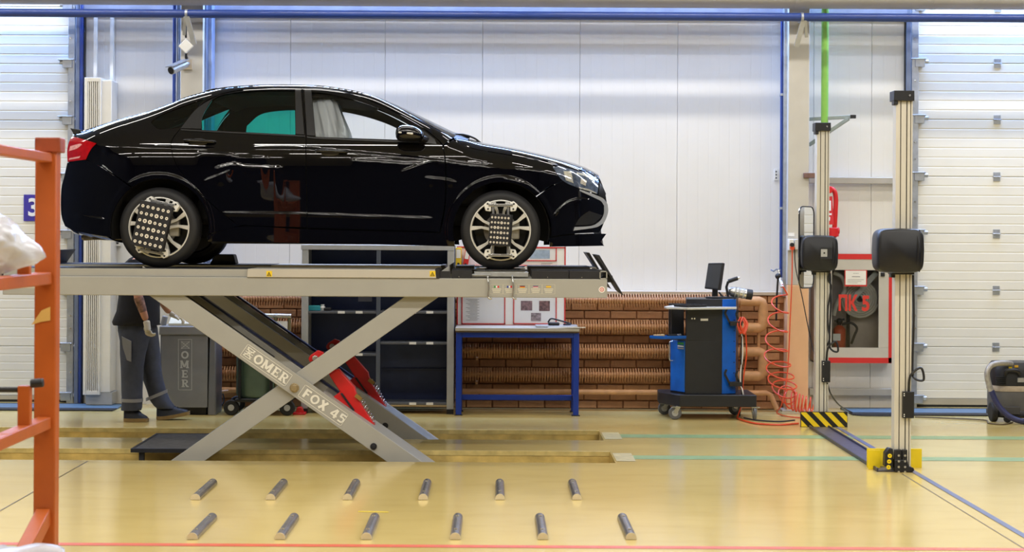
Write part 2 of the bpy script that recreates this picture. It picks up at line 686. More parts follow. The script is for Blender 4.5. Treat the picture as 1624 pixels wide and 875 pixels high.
# low brick wall under the panels, brick by brick
YBR = 3.98
zt = P(1000, 467, YBR)[1]
bx0, bx1 = P(325, 560, YBR)[0], P(1262, 560, YBR)[0]
m = MB()
m.box((bx0, YBR + 0.022, 0), (bx1, YP + 0.02, zt))
parapet = struct(m.build('wall_parapet', M_mortar, smooth=False))
m = MB()
m.box((bx0, YBR - 0.03, zt), (bx1, YP, zt + 0.035))
m.build('capping_ledge', mat('ledge_grey', (190, 176, 158), 0.5, 0, 0.06), parapet, bev=0.004)
courses = 14
ch = zt / courses
bl = 0.262
proto = None
half = None
cnt = 0
vis_a = [(P(325, 560, YBR)[0], P(492, 560, YBR)[0]), (P(708, 560, YBR)[0], bx1)]
tones = [mat('brick_tone_a', (184, 134, 92), 0.75, 0, 0.16, 9, bump=0.35, bscale=50), mat('brick_tone_b', (174, 124, 84), 0.75, 0, 0.18, 9, bump=0.35, bscale=50), mat('brick_tone_c', (194, 144, 102), 0.75, 0, 0.14, 9, bump=0.35, bscale=50)]
protos = []
for t in tones:
    me = bpy.data.meshes.new('brick')
    L, hh, dd = bl - 0.012, ch - 0.012, 0.03
    c = 0.004
    vs_ = [(-L / 2, 0.004, -hh / 2), (L / 2, 0.004, -hh / 2), (L / 2, 0.004, hh / 2), (-L / 2, 0.004, hh / 2)]
    fr = [(-L / 2 + c, 0, -hh / 2 + c), (L / 2 - c, 0, -hh / 2 + c), (L / 2 - c, 0, hh / 2 - c), (-L / 2 + c, 0, hh / 2 - c)]
    bk = [(x, dd, z) for x, _, z in vs_]
    fs = [(4, 5, 6, 7)] + [(i, (i + 1) % 4, (i + 1) % 4 + 4, i + 4) for i in range(4)] + [(i + 8, (i + 1) % 4 + 8, (i + 1) % 4, i) for i in range(4)]
    me.from_pydata(vs_ + fr + bk, [], fs)
    me.materials.append(t)
    protos.append(me)
for k in range(courses):
    off = (k % 2) * bl / 2
    x = bx0 + bl / 2 - off + (0 if k % 2 == 0 else bl)
    while x + bl / 2 < bx1 + 0.01:
        if any(a - 0.05 < x < b + 0.05 for a, b in vis_a) and cnt < 300:
            link('brick', random.choice(protos), None, parapet, (x, YBR + random.uniform(-0.003, 0.003), (k + 0.5) * ch))
            cnt += 1
        x += bl

# ---- sectional doors
def rib_section(x0, x1, z0, z1, Y):
    n = 6
    prof = [(0.012, z0 + 0.001)]
    for i in range(n):
        a = z0 + (z1 - z0) * i / n
        b = z0 + (z1 - z0) * (i + 1) / n
        prof += [(0.0025, a + 0.003), (0.0, a + 0.008), (0.0, b - 0.008), (0.0025, b - 0.003)]
    prof.append((0.012, z1 - 0.001))
    m = MB()
    vs_, fs = [], []
    for dy, z in prof:
        vs_ += [(x0, Y + dy, z), (x1, Y + dy, z)]
    for i in range(len(prof) - 1):
        fs.append((2 * i, 2 * i + 1, 2 * i + 3, 2 * i + 2))
    return m.add(vs_, fs)


YD = 4.34


def sectional_door(name, u0, u1, seams, hinge_us, side_u, side):
    um = (u0 + u1) / 2
    x0, x1 = P(u0, 400, YD)[0], P(u1, 400, YD)[0]
    fr = MB()
    fr.box((x0 - 0.02, YD + 0.05, 0.0), (x1 + 0.02, YD + 0.07, CEIL - 0.02))
    root = struct(fr.build(name, M_door, smooth=False))
    zs = [P(um, s, YD)[1] for s in seams]
    for a, b in zip(zs[:-1], zs[1:]):
        sec = rib_section(x0, x1, b, a, YD).build('panel', M_door, root, smooth=False)
        for hu in hinge_us:
            xh = P(hu, 400, YD)[0]
            h = MB()
            h.box((xh - 0.035, YD - 0.008, b + 0.01), (xh + 0.035, YD - 0.001, b + 0.045))
            h.box((xh - 0.035, YD - 0.008, b - 0.045), (xh + 0.035, YD - 0.001, b - 0.01))
            h.box((xh - 0.014, YD - 0.014, b - 0.02), (xh + 0.014, YD - 0.003, b + 0.02))
            h.cyl((xh - 0.04, YD - 0.012, b), (xh + 0.04, YD - 0.012, b), 0.007, 8)
            h.build('hinge', M_galv, sec)
        # roller bracket beside the track
        xb = P(side_u, 400, YD)[0]
        h = MB()
        h.box((xb - 0.055, YD - 0.09, b - 0.045), (xb + 0.045, YD - 0.004, b + 0.04))
        h.cyl((xb - 0.09 * side, YD - 0.05, b + 0.01), (xb + 0.09 * side, YD - 0.05, b + 0.01), 0.022, 12)
        h.box((xb - 0.10, YD - 0.10, b + 0.03), (xb + 0.06, YD - 0.02, b + 0.042))
        h.build('roller_bracket', M_galv, sec, bev=0.003)
    z = zs[-1]
    s_ = MB()
    s_.box((x0, YD - 0.01, 0.025), (x1, YD + 0.04, z))
    s_.build('bottom_rail', mat('door_rail', (186, 178, 162), 0.4, 0.3, 0.05), root)
    s_ = MB()
    s_.box((x0, YD - 0.005, 0.0), (x1, YD + 0.035, 0.025))
    s_.build('bottom_seal', M_rubber, root)
    return root


door_1 = sectional_door('door_1', -260, 108, [-160, -80, 10, 100.5, 190, 280, 370, 459, 548, 626], (-120,), 109, 1)
door_2 = sectional_door('door_2', 1453, 1980, [-156, -76, 13, 101.5, 190.5, 281, 371.5, 461, 551, 633], (1580, 1800), 1455, -1)


def vstrip(name, u0, u1, v0, v1, Y, depth, material, root=None, bev=0.0):
    m = MB()
    m.pbox(u0, v0, u1, v1, Y, depth)
    o = m.build(name, material, root, bev=bev)
    if root is None:
        struct(o)
    return o


# door tracks, frames and posts
t1 = vstrip('trim_1', 107, 117.5, -80, 639, 4.26, 0.05, M_galv, bev=0.003)
t2 = vstrip('trim_2', 119, 125.5, -80, 640, 4.12, 0.12, M_galvblue, bev=0.004)
vstrip('trim_3', 126, 129.5, -80, 640, 4.08, 0.12, M_bluepipe, bev=0.004)
vstrip('trim_4', 129.8, 133.5, -80, 640, 4.14, 0.06, M_black, bev=0.003)
t5 = vstrip('trim_5', 1445, 1456, -80, 648, 4.26, 0.05, M_galv, bev=0.003)
vstrip('trim_6', 1436.5, 1444, -80, 648, 4.12, 0.12, M_galvblue, bev=0.004)
vstrip('trim_7', 1434, 1436, -80, 648, 4.15, 0.04, M_black, bev=0.002)
for tr, uu in ((t1, 112), (t5, 1451)):
    for vv in (60, 128, 160, 225, 252, 320, 345, 405, 430, 500, 520, 590):
        x, z = P(uu, vv, 4.26)
        m = MB()
        m.cyl((x, 4.255, z), (x, 4.262, z), 0.011, 8)
        m.build('bolt', M_steel, tr)

# ---- columns
for nm, u0, u1, split in (('wall_column_west', 285, 321, None), ('wall_column_east', 1249.5, 1283, 452)):
    root = None
    x0, x1 = P(u0, 300, 3.78)[0], P(u1, 300, 3.78)[0]
    m = MB()
    zsplit = P(1266, 452, 3.78)[1]
    m.box((x0, 3.78, zsplit if split else 0), (x1, 4.19, CEIL))
    root = struct(m.build(nm, M_column, org=(x0, 3.78, 0), bev=0.006))
    if split:
        m = MB()
        m.box((x0, 3.778, 0), (x1 + 0.004, 4.19, zsplit))
        m.build('painted_base', M_peach, root, bev=0.006)
    m = MB()
    for zz in (0.02,):
        m.box((x0 - 0.05, 3.74, 0.0), (x1 + 0.05, 4.19, 0.018))
    m.build('base_plate', M_column, root)
vstrip('trim_8', 322.5, 327, -80, 480, 3.86, 0.10, M_galvblue, bev=0.004)
vstrip('trim_9', 329, 335.5, -80, 480, 3.95, 0.2, mat('galv_blue_light', (150, 166, 198), 0.35, 0.5, 0.1, 10), bev=0.004)
vstrip('trim_10', 1242.5, 1249, -80, 470, 3.86, 0.10, M_galv, bev=0.004)

# ---- service pipes
def pipe_thing(name, pts, r, material, label, cat, n=14, group=None, clips=()):
    root = thing(name, Vector(pts[0]), label, cat, group)
    MB().tube(pts, r, n).build('pipe', material, root)
    for c in clips:
        m = MB()
        c = Vector(c)
        m.cyl(c - Vector((0, 0, 0.012)), c + Vector((0, 0, 0.012)), r * 1.35, 12)
        m.box(c + Vector((-0.008, 0, -0.01)), c + Vector((0.008, 0.12, 0.01)))
        m.build('pipe_clip', M_galv, root)
    return root


YPIPE = 3.52
zp = P(785, 24.5, YPIPE)[1]
root = thing('overhead_pipe', (0, YPIPE, zp), 'thick blue pipe running level across the hall just under the ceiling duct', 'pipe')
MB().cyl((XL + 0.01, YPIPE, zp), (XR - 0.01, YPIPE, zp), 0.041, 20).build('pipe', M_bluepipe, root)
for uu in (296, 1272):
    x = P(uu, 24, YPIPE)[0]
    m = MB()
    m.cyl((x - 0.012, YPIPE, zp), (x + 0.012, YPIPE, zp), 0.046, 20)
    m.box((x - 0.01, YPIPE + 0.03, zp - 0.01), (x + 0.01, 3.78, zp + 0.01))
    m.build('pipe_hanger', M_galv, root)
YDU = 3.62
zd = P(785, 9, YDU - 0.1)[1]
m = MB()
m.cyl((XL + 0.01, YDU, zd + 0.14), (XR - 0.01, YDU, zd + 0.14), 0.14, 32)
duct = tag(m.build('ventilation_duct', M_duct, org=(0, YDU, zd)), 'round grey ventilation duct along the very top of the picture', 'duct')
for uu in (1480, 1262):
    x = P(uu, 10, YDU)[0]
    MB().cyl((x - 0.02, YDU, zd + 0.14), (x + 0.02, YDU, zd + 0.14), 0.143, 32).build('duct_joint', M_duct, duct)
# flat steel girder behind the pipe
m = MB()
x0, x1 = P(120, 14, 4.0)[0], P(1444, 14, 4.0)[0]
z0, z1 = P(785, 23, 4.0)[1], P(785, -10, 4.0)[1]
m.box((x0, 4.12, z0), (x1, 4.19, z1))
struct(m.build('trim_11', mat('girder_blue_grey', (150, 160, 186), 0.4, 0.4, 0.12, 6), bev=0.004))

# rails on the wall left of the right-hand door
m = MB()
m.pbox(1284, 281, 1436, 291, 4.10, 0.09)
struct(m.build('trim_12', mat('rail_grey', (182, 178, 170), 0.4, 0.3, 0.06), bev=0.004))
m = MB()
m.pbox(1284, 616, 1436, 627, 4.10, 0.09)
struct(m.build('trim_13', mat('rail_grey', (182, 178, 170)), bev=0.004))

# rubber threshold strips in front of the doors
M_mat = mat('threshold_blue', (84, 112, 136), 0.5, 0, 0.08, 10)
for k, (u0, u1, lab) in enumerate(((-200, 194, 'flat blue threshold strip with black edge on the floor before the left door'), (1338, 1900, 'flat blue threshold strip with black edge on the floor before the right door'))):
    x0, x1 = P(u0, 650, 3.9)[0], P(u1, 650, 3.9)[0]
    th = thing('threshold_strip', ((x0 + x1) / 2, 3.8, 0), lab, 'threshold')
    m = MB()
    m.add([(x0, 3.64, 0.012), (x1, 3.64, 0.012), (x1, 4.03, 0.014), (x0, 4.03, 0.014), (x0, 3.64, 0), (x1, 3.64, 0), (x1, 4.03, 0), (x0, 4.03, 0)],
          [(0, 1, 2, 3), (4, 7, 6, 5), (0, 4, 5, 1), (1, 5, 6, 2), (2, 6, 7, 3), (3, 7, 4, 0)])
    m.build('rubber_top', M_mat, th)
    m = MB()
    m.box((x0, 3.44, 0), (x1, 3.64, 0.013))
    m.build('front_edge', M_rubber, th)
    m = MB()
    m.box((x0, 4.03, 0), (x1, 4.07, 0.016))
    m.build('back_edge', M_rubber, th)

# ---- finned tube radiators
M_fin = M_rad


def radiator(v_top, v_bot, ua, ub, label):
    """two finned tubes joined by a return elbow at the right end"""
    Y = 3.84
    za = P(900, v_top, Y)[1]
    zb = P(900, v_bot, Y)[1]
    xa, xe = P(ua, 540, Y)[0], P(ub, 540, Y)[0]
    root = thing('finned_radiator', ((xa + xe) / 2, Y, zb - 0.1), label, 'radiator', 'finned tube radiators on the brick wall')
    for zc in (za, zb):
        MB().cyl((xa, Y, zc), (xe + 0.01, Y, zc), 0.032, 14).build('pipe', M_rad, root)
        f = MB()
        x = xa
        pitch = 0.0265
        while x < xe:
            f.cyl((x, Y, zc), (x + 0.006, Y, zc), 0.070, 14)
            x += pitch
        o = f.build('fins', M_fin, root, smooth=False)
        o['kind'] = 'stuff'
    e = MB()
    x2 = xe + 0.23
    path = [(xe - 0.02, Y, za), (x2 - 0.04, Y, za), (x2 - 0.012, Y, za - 0.012), (x2, Y, za - 0.04), (x2, Y, zb + 0.04), (x2 - 0.012, Y, zb + 0.012), (x2 - 0.04, Y, zb), (xe - 0.02, Y, zb)]
    e.tube(path, 0.05, 14)
    e.build('return_elbow', M_rad, root)
    for zc in (za, zb):
        for xx in (xa + 0.4, (xa + xe) / 2, xe - 0.3):
            m = MB()
            m.box((xx - 0.012, Y, zc - 0.10), (xx + 0.012, YBR - 0.004, zc - 0.075))
            m.build('bracket', M_rad, root)
    return root


radiator(476, 518, 340, 1173, 'upper pair of brown finned radiator tubes on the brick wall')
radiator(556, 594, 340, 1173, 'lower pair of brown finned radiator tubes on the brick wall')
Y = 3.80
z = P(900, 621, Y)[1]
pipe_thing('heating_pipe', [(P(340, 620, Y)[0], Y, z), (P(1215, 620, Y)[0], Y, z), (P(1222, 620, Y)[0], Y, z - 0.02), (P(1232, 640, Y)[0], Y - 0.02, 0.02)], 0.026, M_rad, 'thin bare heating pipe under the finned radiators', 'pipe')
x = P(1203, 540, 3.88)[0]
pipe_thing('riser_pipe', [(x, 3.88, P(1203, 515, 3.88)[1]), (x, 3.88, P(1203, 560, 3.88)[1])], 0.016, M_rad, 'short thin brown upright pipe joining the radiator elbows', 'pipe')

# =================================================================== the car
YC = 0.90
M_paint = mat('car_paint_black', (5, 5, 10), 0.5, 0, 0.0, coat=1.0, spec=0.0)
M_paint.node_tree.nodes['Principled BSDF'].inputs['Coat Roughness'].default_value = 0.02
M_trim = mat('car_trim_black', (20, 20, 23), 0.38, 0, 0.1, 30)
M_under = mat('car_underbody', (14, 14, 16), 0.8, 0, 0.2, 10)
M_rimface = mat('rim_silver', (226, 224, 218), 0.3, 0.35, 0.05, 20)
M_rimdark = mat('rim_black', (18, 18, 20), 0.35, 0, 0.1, 20)
M_seat = mat('seat_cloth', (34, 34, 38), 0.8, 0, 0.15, 30)
M_silver = mat('bumper_silver', (196, 200, 208), 0.28, 0.55, 0.04, 20)
G_clear = glass('glass_clear', (0.95, 0.97, 0.97))
G_teal = glass('glass_teal', (0.13, 0.62, 0.54))
G_shield = glass('glass_windscreen', (0.62, 0.78, 0.82))


def sstep(t):
    t = np.clip(t, 0, 1)
    return t * t * (3 - 2 * t)


def dense(px, n=8):
    return [(p[0], p[1]) for p in bez([(a, b, 0) for a, b in px], n)]


TOPPX = [(109, 209), (128, 207.5), (155, 199), (193, 187.5), (231, 177.5), (268, 164), (291, 154.5), (325, 144.5), (351, 138.5), (382, 135.5), (419, 133.6), (457, 133.4), (495, 134.5), (520, 136.5), (558, 142.5), (595, 153),
         (633, 171.5), (671, 192.5), (708, 213), (720, 219.5), (742, 223), (765, 229.5), (814, 238), (859, 248), (897, 257.5), (927, 267), (951, 279)]
_top = np.array([P(u, v, 0.26) for u, v in dense(TOPPX)])
TX, TZ = _top[:, 0], _top[:, 1]
_sl = np.gradient(TZ, TX)
RU = np.array([109, 200, 280, 600, 700, 745, 960])
RR = np.array([.10, .11, .075, .065, .06, .14, .14])
RX = np.array([P(u, 200, 0.2)[0] for u in RU])
AXR = P(252, 360.5, 0.04)
AXF = P(793.8, 365.0, 0.04)
ZG = 1.474
HH = np.array([.10, .18, .22, .28, .40, .55, .68, .78, .88, .96, 1.01, 1.06, 1.42, 1.6])
WW = np.array([.868, .868, .868, .868, .870, .876, .880, .878, .868, .850, .832, .808, .630, .54])
_hh = np.linspace(.1, 1.6, 400)
_ww = np.interp(_hh, HH, WW)
for _ in range(60):
    _ww[1:-1] = (_ww[:-2] + 2 * _ww[1:-1] + _ww[2:]) / 4


def z1(pts):
    return [(80 + a / 2.652, 110 + b / 2.652) for a, b in pts]


def z2(pts):
    return [(520 + a / 2.652, 110 + b / 2.652) for a, b in pts]


LEDGES = []
for px, A, w_, L in (
    ([(146, 230), (190, 232.3), (268, 235.8), (380, 237), (480, 237.5), (556, 243), (650, 251), (700, 256), (746, 262.5), (800, 267), (868, 273)], .007, .026, .20),
    (z1([(600, 352), (690, 352), (750, 360), (795, 371), (925, 374)]), .006, .026, .10),
    (z1([(680, 424), (740, 408), (780, 402), (830, 412), (985, 416)]), .006, .026, .12),
    (z1([(625, 480), (700, 452), (780, 420)]), .004, .026, .08),
    (z2([(90, 384), (200, 390), (330, 399), (410, 396)]), .007, .026, .12),
    (z2([(290, 440), (345, 420), (420, 392), (470, 384)]), .005, .026, .10),
    (z2([(390, 458), (450, 462), (510, 470), (560, 486)]), .005, .026, .10),
    ([(345, 338), (480, 340), (600, 344), (694, 347)], .005, .022, .16),
    ([(150, 258), (168, 270), (186, 287)], .006, .026, .10),
    ([(104, 340), (140, 346), (172, 350)], .010, .026, .06),
    ([(872, 350), (890, 330), (905, 320), (925, 316), (950, 320)], .008, .026, .08),
    (z2([(720, 462), (780, 470), (850, 492)]), .004, .026, .10),
):
    q = np.array([P(u, v, 0.03) for u, v in dense(px, 6)])
    LEDGES.append((q[:, 0], q[:, 1], A, w_, L))


def Wf(x, z):
    x = np.asarray(x, float)
    z = np.asarray(z, float)
    h = z - ZG
    w = np.interp(h, _hh, _ww)
    tf = np.clip((x - 0.12) / 0.76, 0, 1.1)
    tr = np.clip((-2.72 - x) / 0.68, 0, 1.1)
    w = w * (1 - 0.40 * tf ** 2.3) * (1 - 0.33 * tr ** 2.3)
    # greenhouse narrows a little towards the rear
    w = w - 0.03 * sstep((-1.6 - x) / 1.2) * sstep((h - 1.0) / 0.4)
    for lx, lz, A, wd, L in LEDGES:
        zc = np.interp(x, lx, lz)
        s = zc - z
        m = sstep((x - lx[0]) / 0.08) * sstep((lx[-1] - x) / 0.08)
        w = w + A * m * sstep((s + wd) / wd) * np.exp(-np.clip(s, 0, None) / L)
    for ax in (AXR, AXF):
        r = np.hypot(x - ax[0], z - ax[1])
        w = w + 0.0055 * sstep((0.436 - r) / 0.026) * sstep((z - ZG - .15) / .08)
    zt_ = np.interp(x, TX, TZ)
    sl = np.interp(x, TX, _sl)
    d = np.clip((zt_ - z) / np.sqrt(1 + sl * sl), 0, None)
    r = np.interp(x, RX, RR)
    t = np.clip(r - d, 0, r)
    return w - (r - np.sqrt(np.clip(r * r - t * t, 0, None)))


def S(u, v):
    """picture point -> (x,z) on the near side of the body"""
    Y = 0.03
    for _ in range(5):
        x, z = P(u, v, Y)
        Y = YC - float(Wf(x, z))
    return (x, z)


def inside(poly, pts):
    x, y = pts[:, 0], pts[:, 1]
    c = np.zeros(len(pts), bool)
    n = len(poly)
    for i in range(n):
        x0, y0 = poly[i]
        x1, y1 = poly[(i + 1) % n]
        if y0 == y1:
            continue
        c ^= ((y0 > y) != (y1 > y)) & (x < (x1 - x0) * (y - y0) / (y1 - y0) + x0)
    return c


def edge_dist(poly, pts):
    best = np.full(len(pts), 1e9)
    n = len(poly)
    for i in range(n):
        a = np.array(poly[i])
        b = np.array(poly[(i + 1) % n])
        ab = b - a
        L2 = max(1e-12, ab @ ab)
        t = np.clip(((pts - a) @ ab) / L2, 0, 1)
        q = a + t[:, None] * ab
        best = np.minimum(best, np.hypot(*(pts - q).T))
    return best


def loop_world(px, sharp=32, step=0.012, conv=S):
    """picture polygon -> dense smooth world loop; turns above `sharp` degrees stay corners"""
    n = len(px)
    W_ = [Vector((*conv(u, v), 0)) for u, v in px]
    corner = []
    for i in range(n):
        a, b = W_[i] - W_[i - 1], W_[(i + 1) % n] - W_[i]
        ang = math.degrees(a.angle(b)) if a.length > 0 and b.length > 0 else 0
        corner.append(ang > sharp)
    if not any(corner):
        corner[0] = True
    st = corner.index(True)
    idx = [(st + k) % n for k in range(n)] + [st]
    out, seg = [], []
    for k, i in enumerate(idx):
        seg.append(W_[i])
        if k > 0 and (corner[i] or k == n):
            dn = bez(seg, 6) if len(seg) > 2 else seg
            for a, b in zip(dn[:-1], dn[1:]):
                m = max(1, int((b - a).length / step))
                for q in range(m):
                    out.append(a.lerp(b, q / m))
            seg = [W_[i]]
    return [(p.x, p.y) for p in out]


def inset(loop, g):
    n = len(loop)
    ar = sum(loop[i][0] * loop[(i + 1) % n][1] - loop[(i + 1) % n][0] * loop[i][1] for i in range(n))
    sg = 1 if ar > 0 else -1
    out = []
    for i in range(n):
        a, b = Vector(loop[i - 1]), Vector(loop[(i + 1) % n])
        d = b - a
        if d.length < 1e-9:
            out.append(loop[i])
            continue
        d.normalize()
        out.append((loop[i][0] - d.y * g * sg, loop[i][1] + d.x * g * sg))
    return out


def arc_px(c, r, a0, a1, n=20):
    """arc in picture pixels, degrees, 0 = right, 90 = up"""
    return [(c[0] + r * math.cos(math.radians(a0 + (a1 - a0) * i / n)), c[1] - r * math.sin(math.radians(a0 + (a1 - a0) * i / n))) for i in range(n + 1)]


def panel(name, px, material, parent, holes=(), off=0.0, h=0.0095, gap=0.0022, thick=0.018, both=True, sharp=32, label=None):
    loop = inset(loop_world(px, sharp), gap)
    hl = [inset(loop_world(q, sharp), -gap) for q in holes]
    A = np.array(loop)
    lo, hi = A.min(0), A.max(0)
    gx = np.arange(lo[0] + h / 2, hi[0], h)
    gz = np.arange(lo[1] + h / 2, hi[1], h)
    pts = np.array([(x + (0.5 * h if j % 2 else 0), z) for j, z in enumerate(gz) for x in gx]) if len(gx) and len(gz) else np.zeros((0, 2))
    if len(pts):
        k = inside(loop, pts) & (edge_dist(loop, pts) > 0.45 * h)
        for q in hl:
            k &= ~inside(q, pts)
        pts = pts[k]
        for q in hl:
            if len(pts):
                pts = pts[edge_dist(q, pts) > 0.45 * h]
    V = [Vector(p) for p in loop]
    E = [(i, (i + 1) % len(loop)) for i in range(len(loop))]
    for q in hl:
        b = len(V)
        V += [Vector(p) for p in q]
        E += [(b + i, b + (i + 1) % len(q)) for i in range(len(q))]
    V += [Vector(p) for p in pts]
    ov, oe, of, _, _, _ = delaunay_2d_cdt(V, E, [], 0, 1e-6)
    ov = np.array([(v.x, v.y) for v in ov])
    tri = np.array([f for f in of if len(f) == 3])
    cen = ov[tri].mean(1)
    k = inside(loop, cen)
    for q in hl:
        k &= ~inside(q, cen)
    tri = tri[k]
    x, z = ov[:, 0], ov[:, 1]
    w = Wf(x, z) + off
    e = 2e-3
    wx = (Wf(x + e, z) - Wf(x - e, z)) / (2 * e)
    wz = (Wf(x, z + e) - Wf(x, z - e)) / (2 * e)
    nr = np.stack([-wx, -np.ones_like(wx), -wz], 1)
    nr /= np.linalg.norm(nr, axis=1)[:, None]
    # boundary edges -> rim
    cnt = {}
    for t in tri:
        for a, b in ((t[0], t[1]), (t[1], t[2]), (t[2], t[0])):
            key = (min(a, b), max(a, b))
            cnt[key] = cnt.get(key, 0) + 1
    bd = [kk for kk, c in cnt.items() if c == 1]
    res = []
    for side in ((1, -1) if both else (1,)):
        vv = [(x[i], YC - side * w[i], z[i]) for i in range(len(x))]
        nn = [(nr[i][0], side * nr[i][1], nr[i][2]) for i in range(len(x))]
        fs = []
        for t in tri:
            a, b, c = (Vector(vv[i]) for i in t)
            g = (b - a).cross(c - a)
            fs.append(tuple(t) if g.y * side < 0 else (t[0], t[2], t[1]))
        if thick:
            for a, b in bd:
                n0 = len(vv)
                ia, ib = Vector(nr[a]), Vector(nr[b])
                pa, pb = Vector(vv[a]), Vector(vv[b])
                sh = Vector((0, side * thick, 0))
                vv += [tuple(pa), tuple(pb), tuple(pb + sh), tuple(pa + sh)]
                t2 = (pb - pa).cross(sh)
                t2 = t2.normalized() if t2.length > 0 else Vector((0, 0, 1))
                nn += [tuple(t2)] * 4
                fs.append((n0, n0 + 1, n0 + 2, n0 + 3))
        me = bpy.data.meshes.new(name)
        org = ORG[parent]
        me.from_pydata([(p[0] - org[0], p[1] - org[1], p[2] - org[2]) for p in vv], [], fs)
        for p in me.polygons:
            p.use_smooth = True
        try:
            me.normals_split_custom_set_from_vertices(nn)
        except Exception as ex:
            print('normals', name, ex)
        o = link(name, me, material, parent, org)
        if label:
            o['label'] = label
        res.append(o)
    return res


car = thing('sedan_car', (P(520, 420, YC)[0], YC, ZG), 'glossy black four-door sedan standing on the raised scissor lift', 'car')

ARC_R, ARC_F = (253.5, 361), (796.5, 366)
RA = 77.5
DOOR_R_REAR = [(283.6, 207), (273, 222), (271.5, 234), (280, 261), (306, 295), (344, 330.6), (370, 351), (385, 357)]
TOPR = TOPPX[1:16]
# body side: rear wing, rear pillar and roof rail in one pressing
side_px = [(116, 209.5)] + TOPR + [(633, 171.5), (671, 192.5), (708, 213), (718, 219), (703, 230)] + [(693, 220), (671, 203), (640, 184.5), (600, 164.5), (560, 150), (530, 143), (500, 140), (479, 139), (420, 139.8), (382, 142.5), (344, 151.5), (314, 171)] + DOOR_R_REAR + [(330, 371)] + arc_px(ARC_R, RA, -8, 102, 22)[:] + [(204, 286)]
side_px = side_px[:-1] + arc_px(ARC_R, RA, 107, 124, 3) + [(170, 270), (137, 253.5), (144, 238), (153.5, 227), (129, 219), (115, 215.5)]
QGL = [(240, 193), (257, 181.8), (291, 168.6), (325, 156.5), (309, 173), (286, 202), (255, 204.5), (244, 199)]
body_side = panel('body_side', side_px, M_paint, car, holes=[QGL])
panel('quarter_window', QGL, G_teal, car, off=-0.006, gap=-0.001, thick=0.004, h=0.03)
rear_b = [(106.4, 258), (137, 254), (170, 270.5)] + arc_px(ARC_R, RA, 125, 191, 14) + [(174, 376), (146, 372), (118, 366), (103, 359), (97.5, 344), (96, 321), (97.5, 295), (101.5, 280)]
panel('rear_bumper', rear_b, M_paint, car)
tl = panel('tail_light', [(107, 257), (106.4, 238), (110, 223), (115, 216), (129, 219.3), (153.5, 227), (144, 238), (136.5, 253.3)], mat('tail_light_red', (176, 10, 18), 0.12, 0, 0.15, 30, coat=1.0), car, off=0.003, h=0.012)
M_tlw = mat('tail_light_clear', (238, 170, 170), 0.15, 0, 0.2, 60, coat=1.0)
panel('reverse_lamp', [(109, 240), (111.5, 231.5), (126, 227.5), (131, 229), (122, 236)], M_tlw, tl[0], off=0.006, h=0.012, thick=0.004, both=False)
panel('lamp_strip', [(109, 254), (110, 250.5), (128, 247), (126, 251)], M_tlw, tl[0], off=0.006, h=0.012, thick=0.004, both=False)

RWIN = [(320.6, 205.5), (321, 186), (336, 160), (351.5, 151.5), (382, 146.3), (420, 144), (467, 143.7), (468, 213)]
rd_px = [(479, 139.4), (482, 180), (485, 223), (487, 361)] + DOOR_R_REAR[::-1] + [(314, 171), (344, 152), (382, 143), (420, 140.2)]
rdoor = panel('rear_door', rd_px, M_paint, car, holes=[RWIN])
FWIN = [(495, 146.5), (520, 149), (560, 158.5), (600, 172.5), (640, 192.5), (660, 206), (671, 222.5), (501, 216.5)]
fd_px = [(480, 139.4), (500, 140.4), (530, 143.4), (560, 150.4), (600, 165), (640, 185), (671, 203.5), (693, 220.5), (702, 231), (706, 261), (705.5, 321), (697, 367.5), (487.5, 361.5), (485.5, 223), (482.5, 180)]
fdoor = panel('front_door', fd_px, M_paint, car, holes=[FWIN])
for k in range(2):
    pass
panel('window', RWIN, G_teal, rdoor[0], off=-0.008, gap=-0.001, thick=0.0, h=0.03, both=False)
panel('window', FWIN, G_clear, fdoor[0], off=-0.008, gap=-0.001, thick=0.0, h=0.03, both=False)
w_r = panel('rear_window_pane', RWIN, G_teal, car, off=-0.008, gap=-0.001, thick=0.0, h=0.03)
w_f = panel('front_window_pane', FWIN, G_clear, car, off=-0.008, gap=-0.001, thick=0.0, h=0.03)
for lst in (w_r, w_f):      # the near pair already hangs on the near doors
    bpy.data.objects.remove(lst[0], do_unlink=True)
INR = [(345, 206), (352, 183), (380, 164), (420, 158), (462, 157.5), (463, 212)]
INF = [(503, 160), (520, 160), (560, 168), (600, 181), (630, 196), (645, 207), (655, 222), (505, 216)]
for dr, outer, hole in ((rdoor, [(312, 210), (314, 180), (332, 154), (382, 141), (474, 139.5), (476, 219)], INR), (fdoor, [(488, 140), (520, 142), (560, 150), (610, 170), (655, 196), (682, 220), (690, 229), (494, 222)], INF)):
    io = panel('inner_frame', outer, M_under, dr[1], holes=[hole], off=-0.05, h=0.03, gap=0, thick=0.0)
    bpy.data.objects.remove(io[0], do_unlink=True)
for dr, polys in ((rdoor, ([(286, 203.5), (312, 172), (340, 154.5), (350, 150), (335, 160), (321.5, 186), (319.5, 204.5)], [(468, 141.5), (477.5, 141.5), (483, 213.5), (469, 212.5)])),
                  (fdoor, ([(482.5, 141.5), (494, 142.5), (500.5, 215.5), (486.5, 214.5)], [(658, 204.5), (671, 206.5), (690, 220.5), (693, 229), (668, 226)]))):
    for q in polys:
        panel('pillar_trim', q, M_trim, dr[0], off=0.0035, h=0.02, thick=0.004, both=False)
    if dr is rdoor:
        q = [(286, 204), (320, 206), (468, 213.5), (484, 214.5), (484.5, 217.5), (468, 216.5), (320, 209), (287, 207)]
    else:
        q = [(486.5, 215), (501, 217), (600, 221.5), (671, 224.5), (671, 227), (600, 224.5), (501, 220), (486.5, 218)]
    panel('belt_moulding', q, M_trim, dr[0], off=0.005, h=0.012, thick=0.005, both=False)

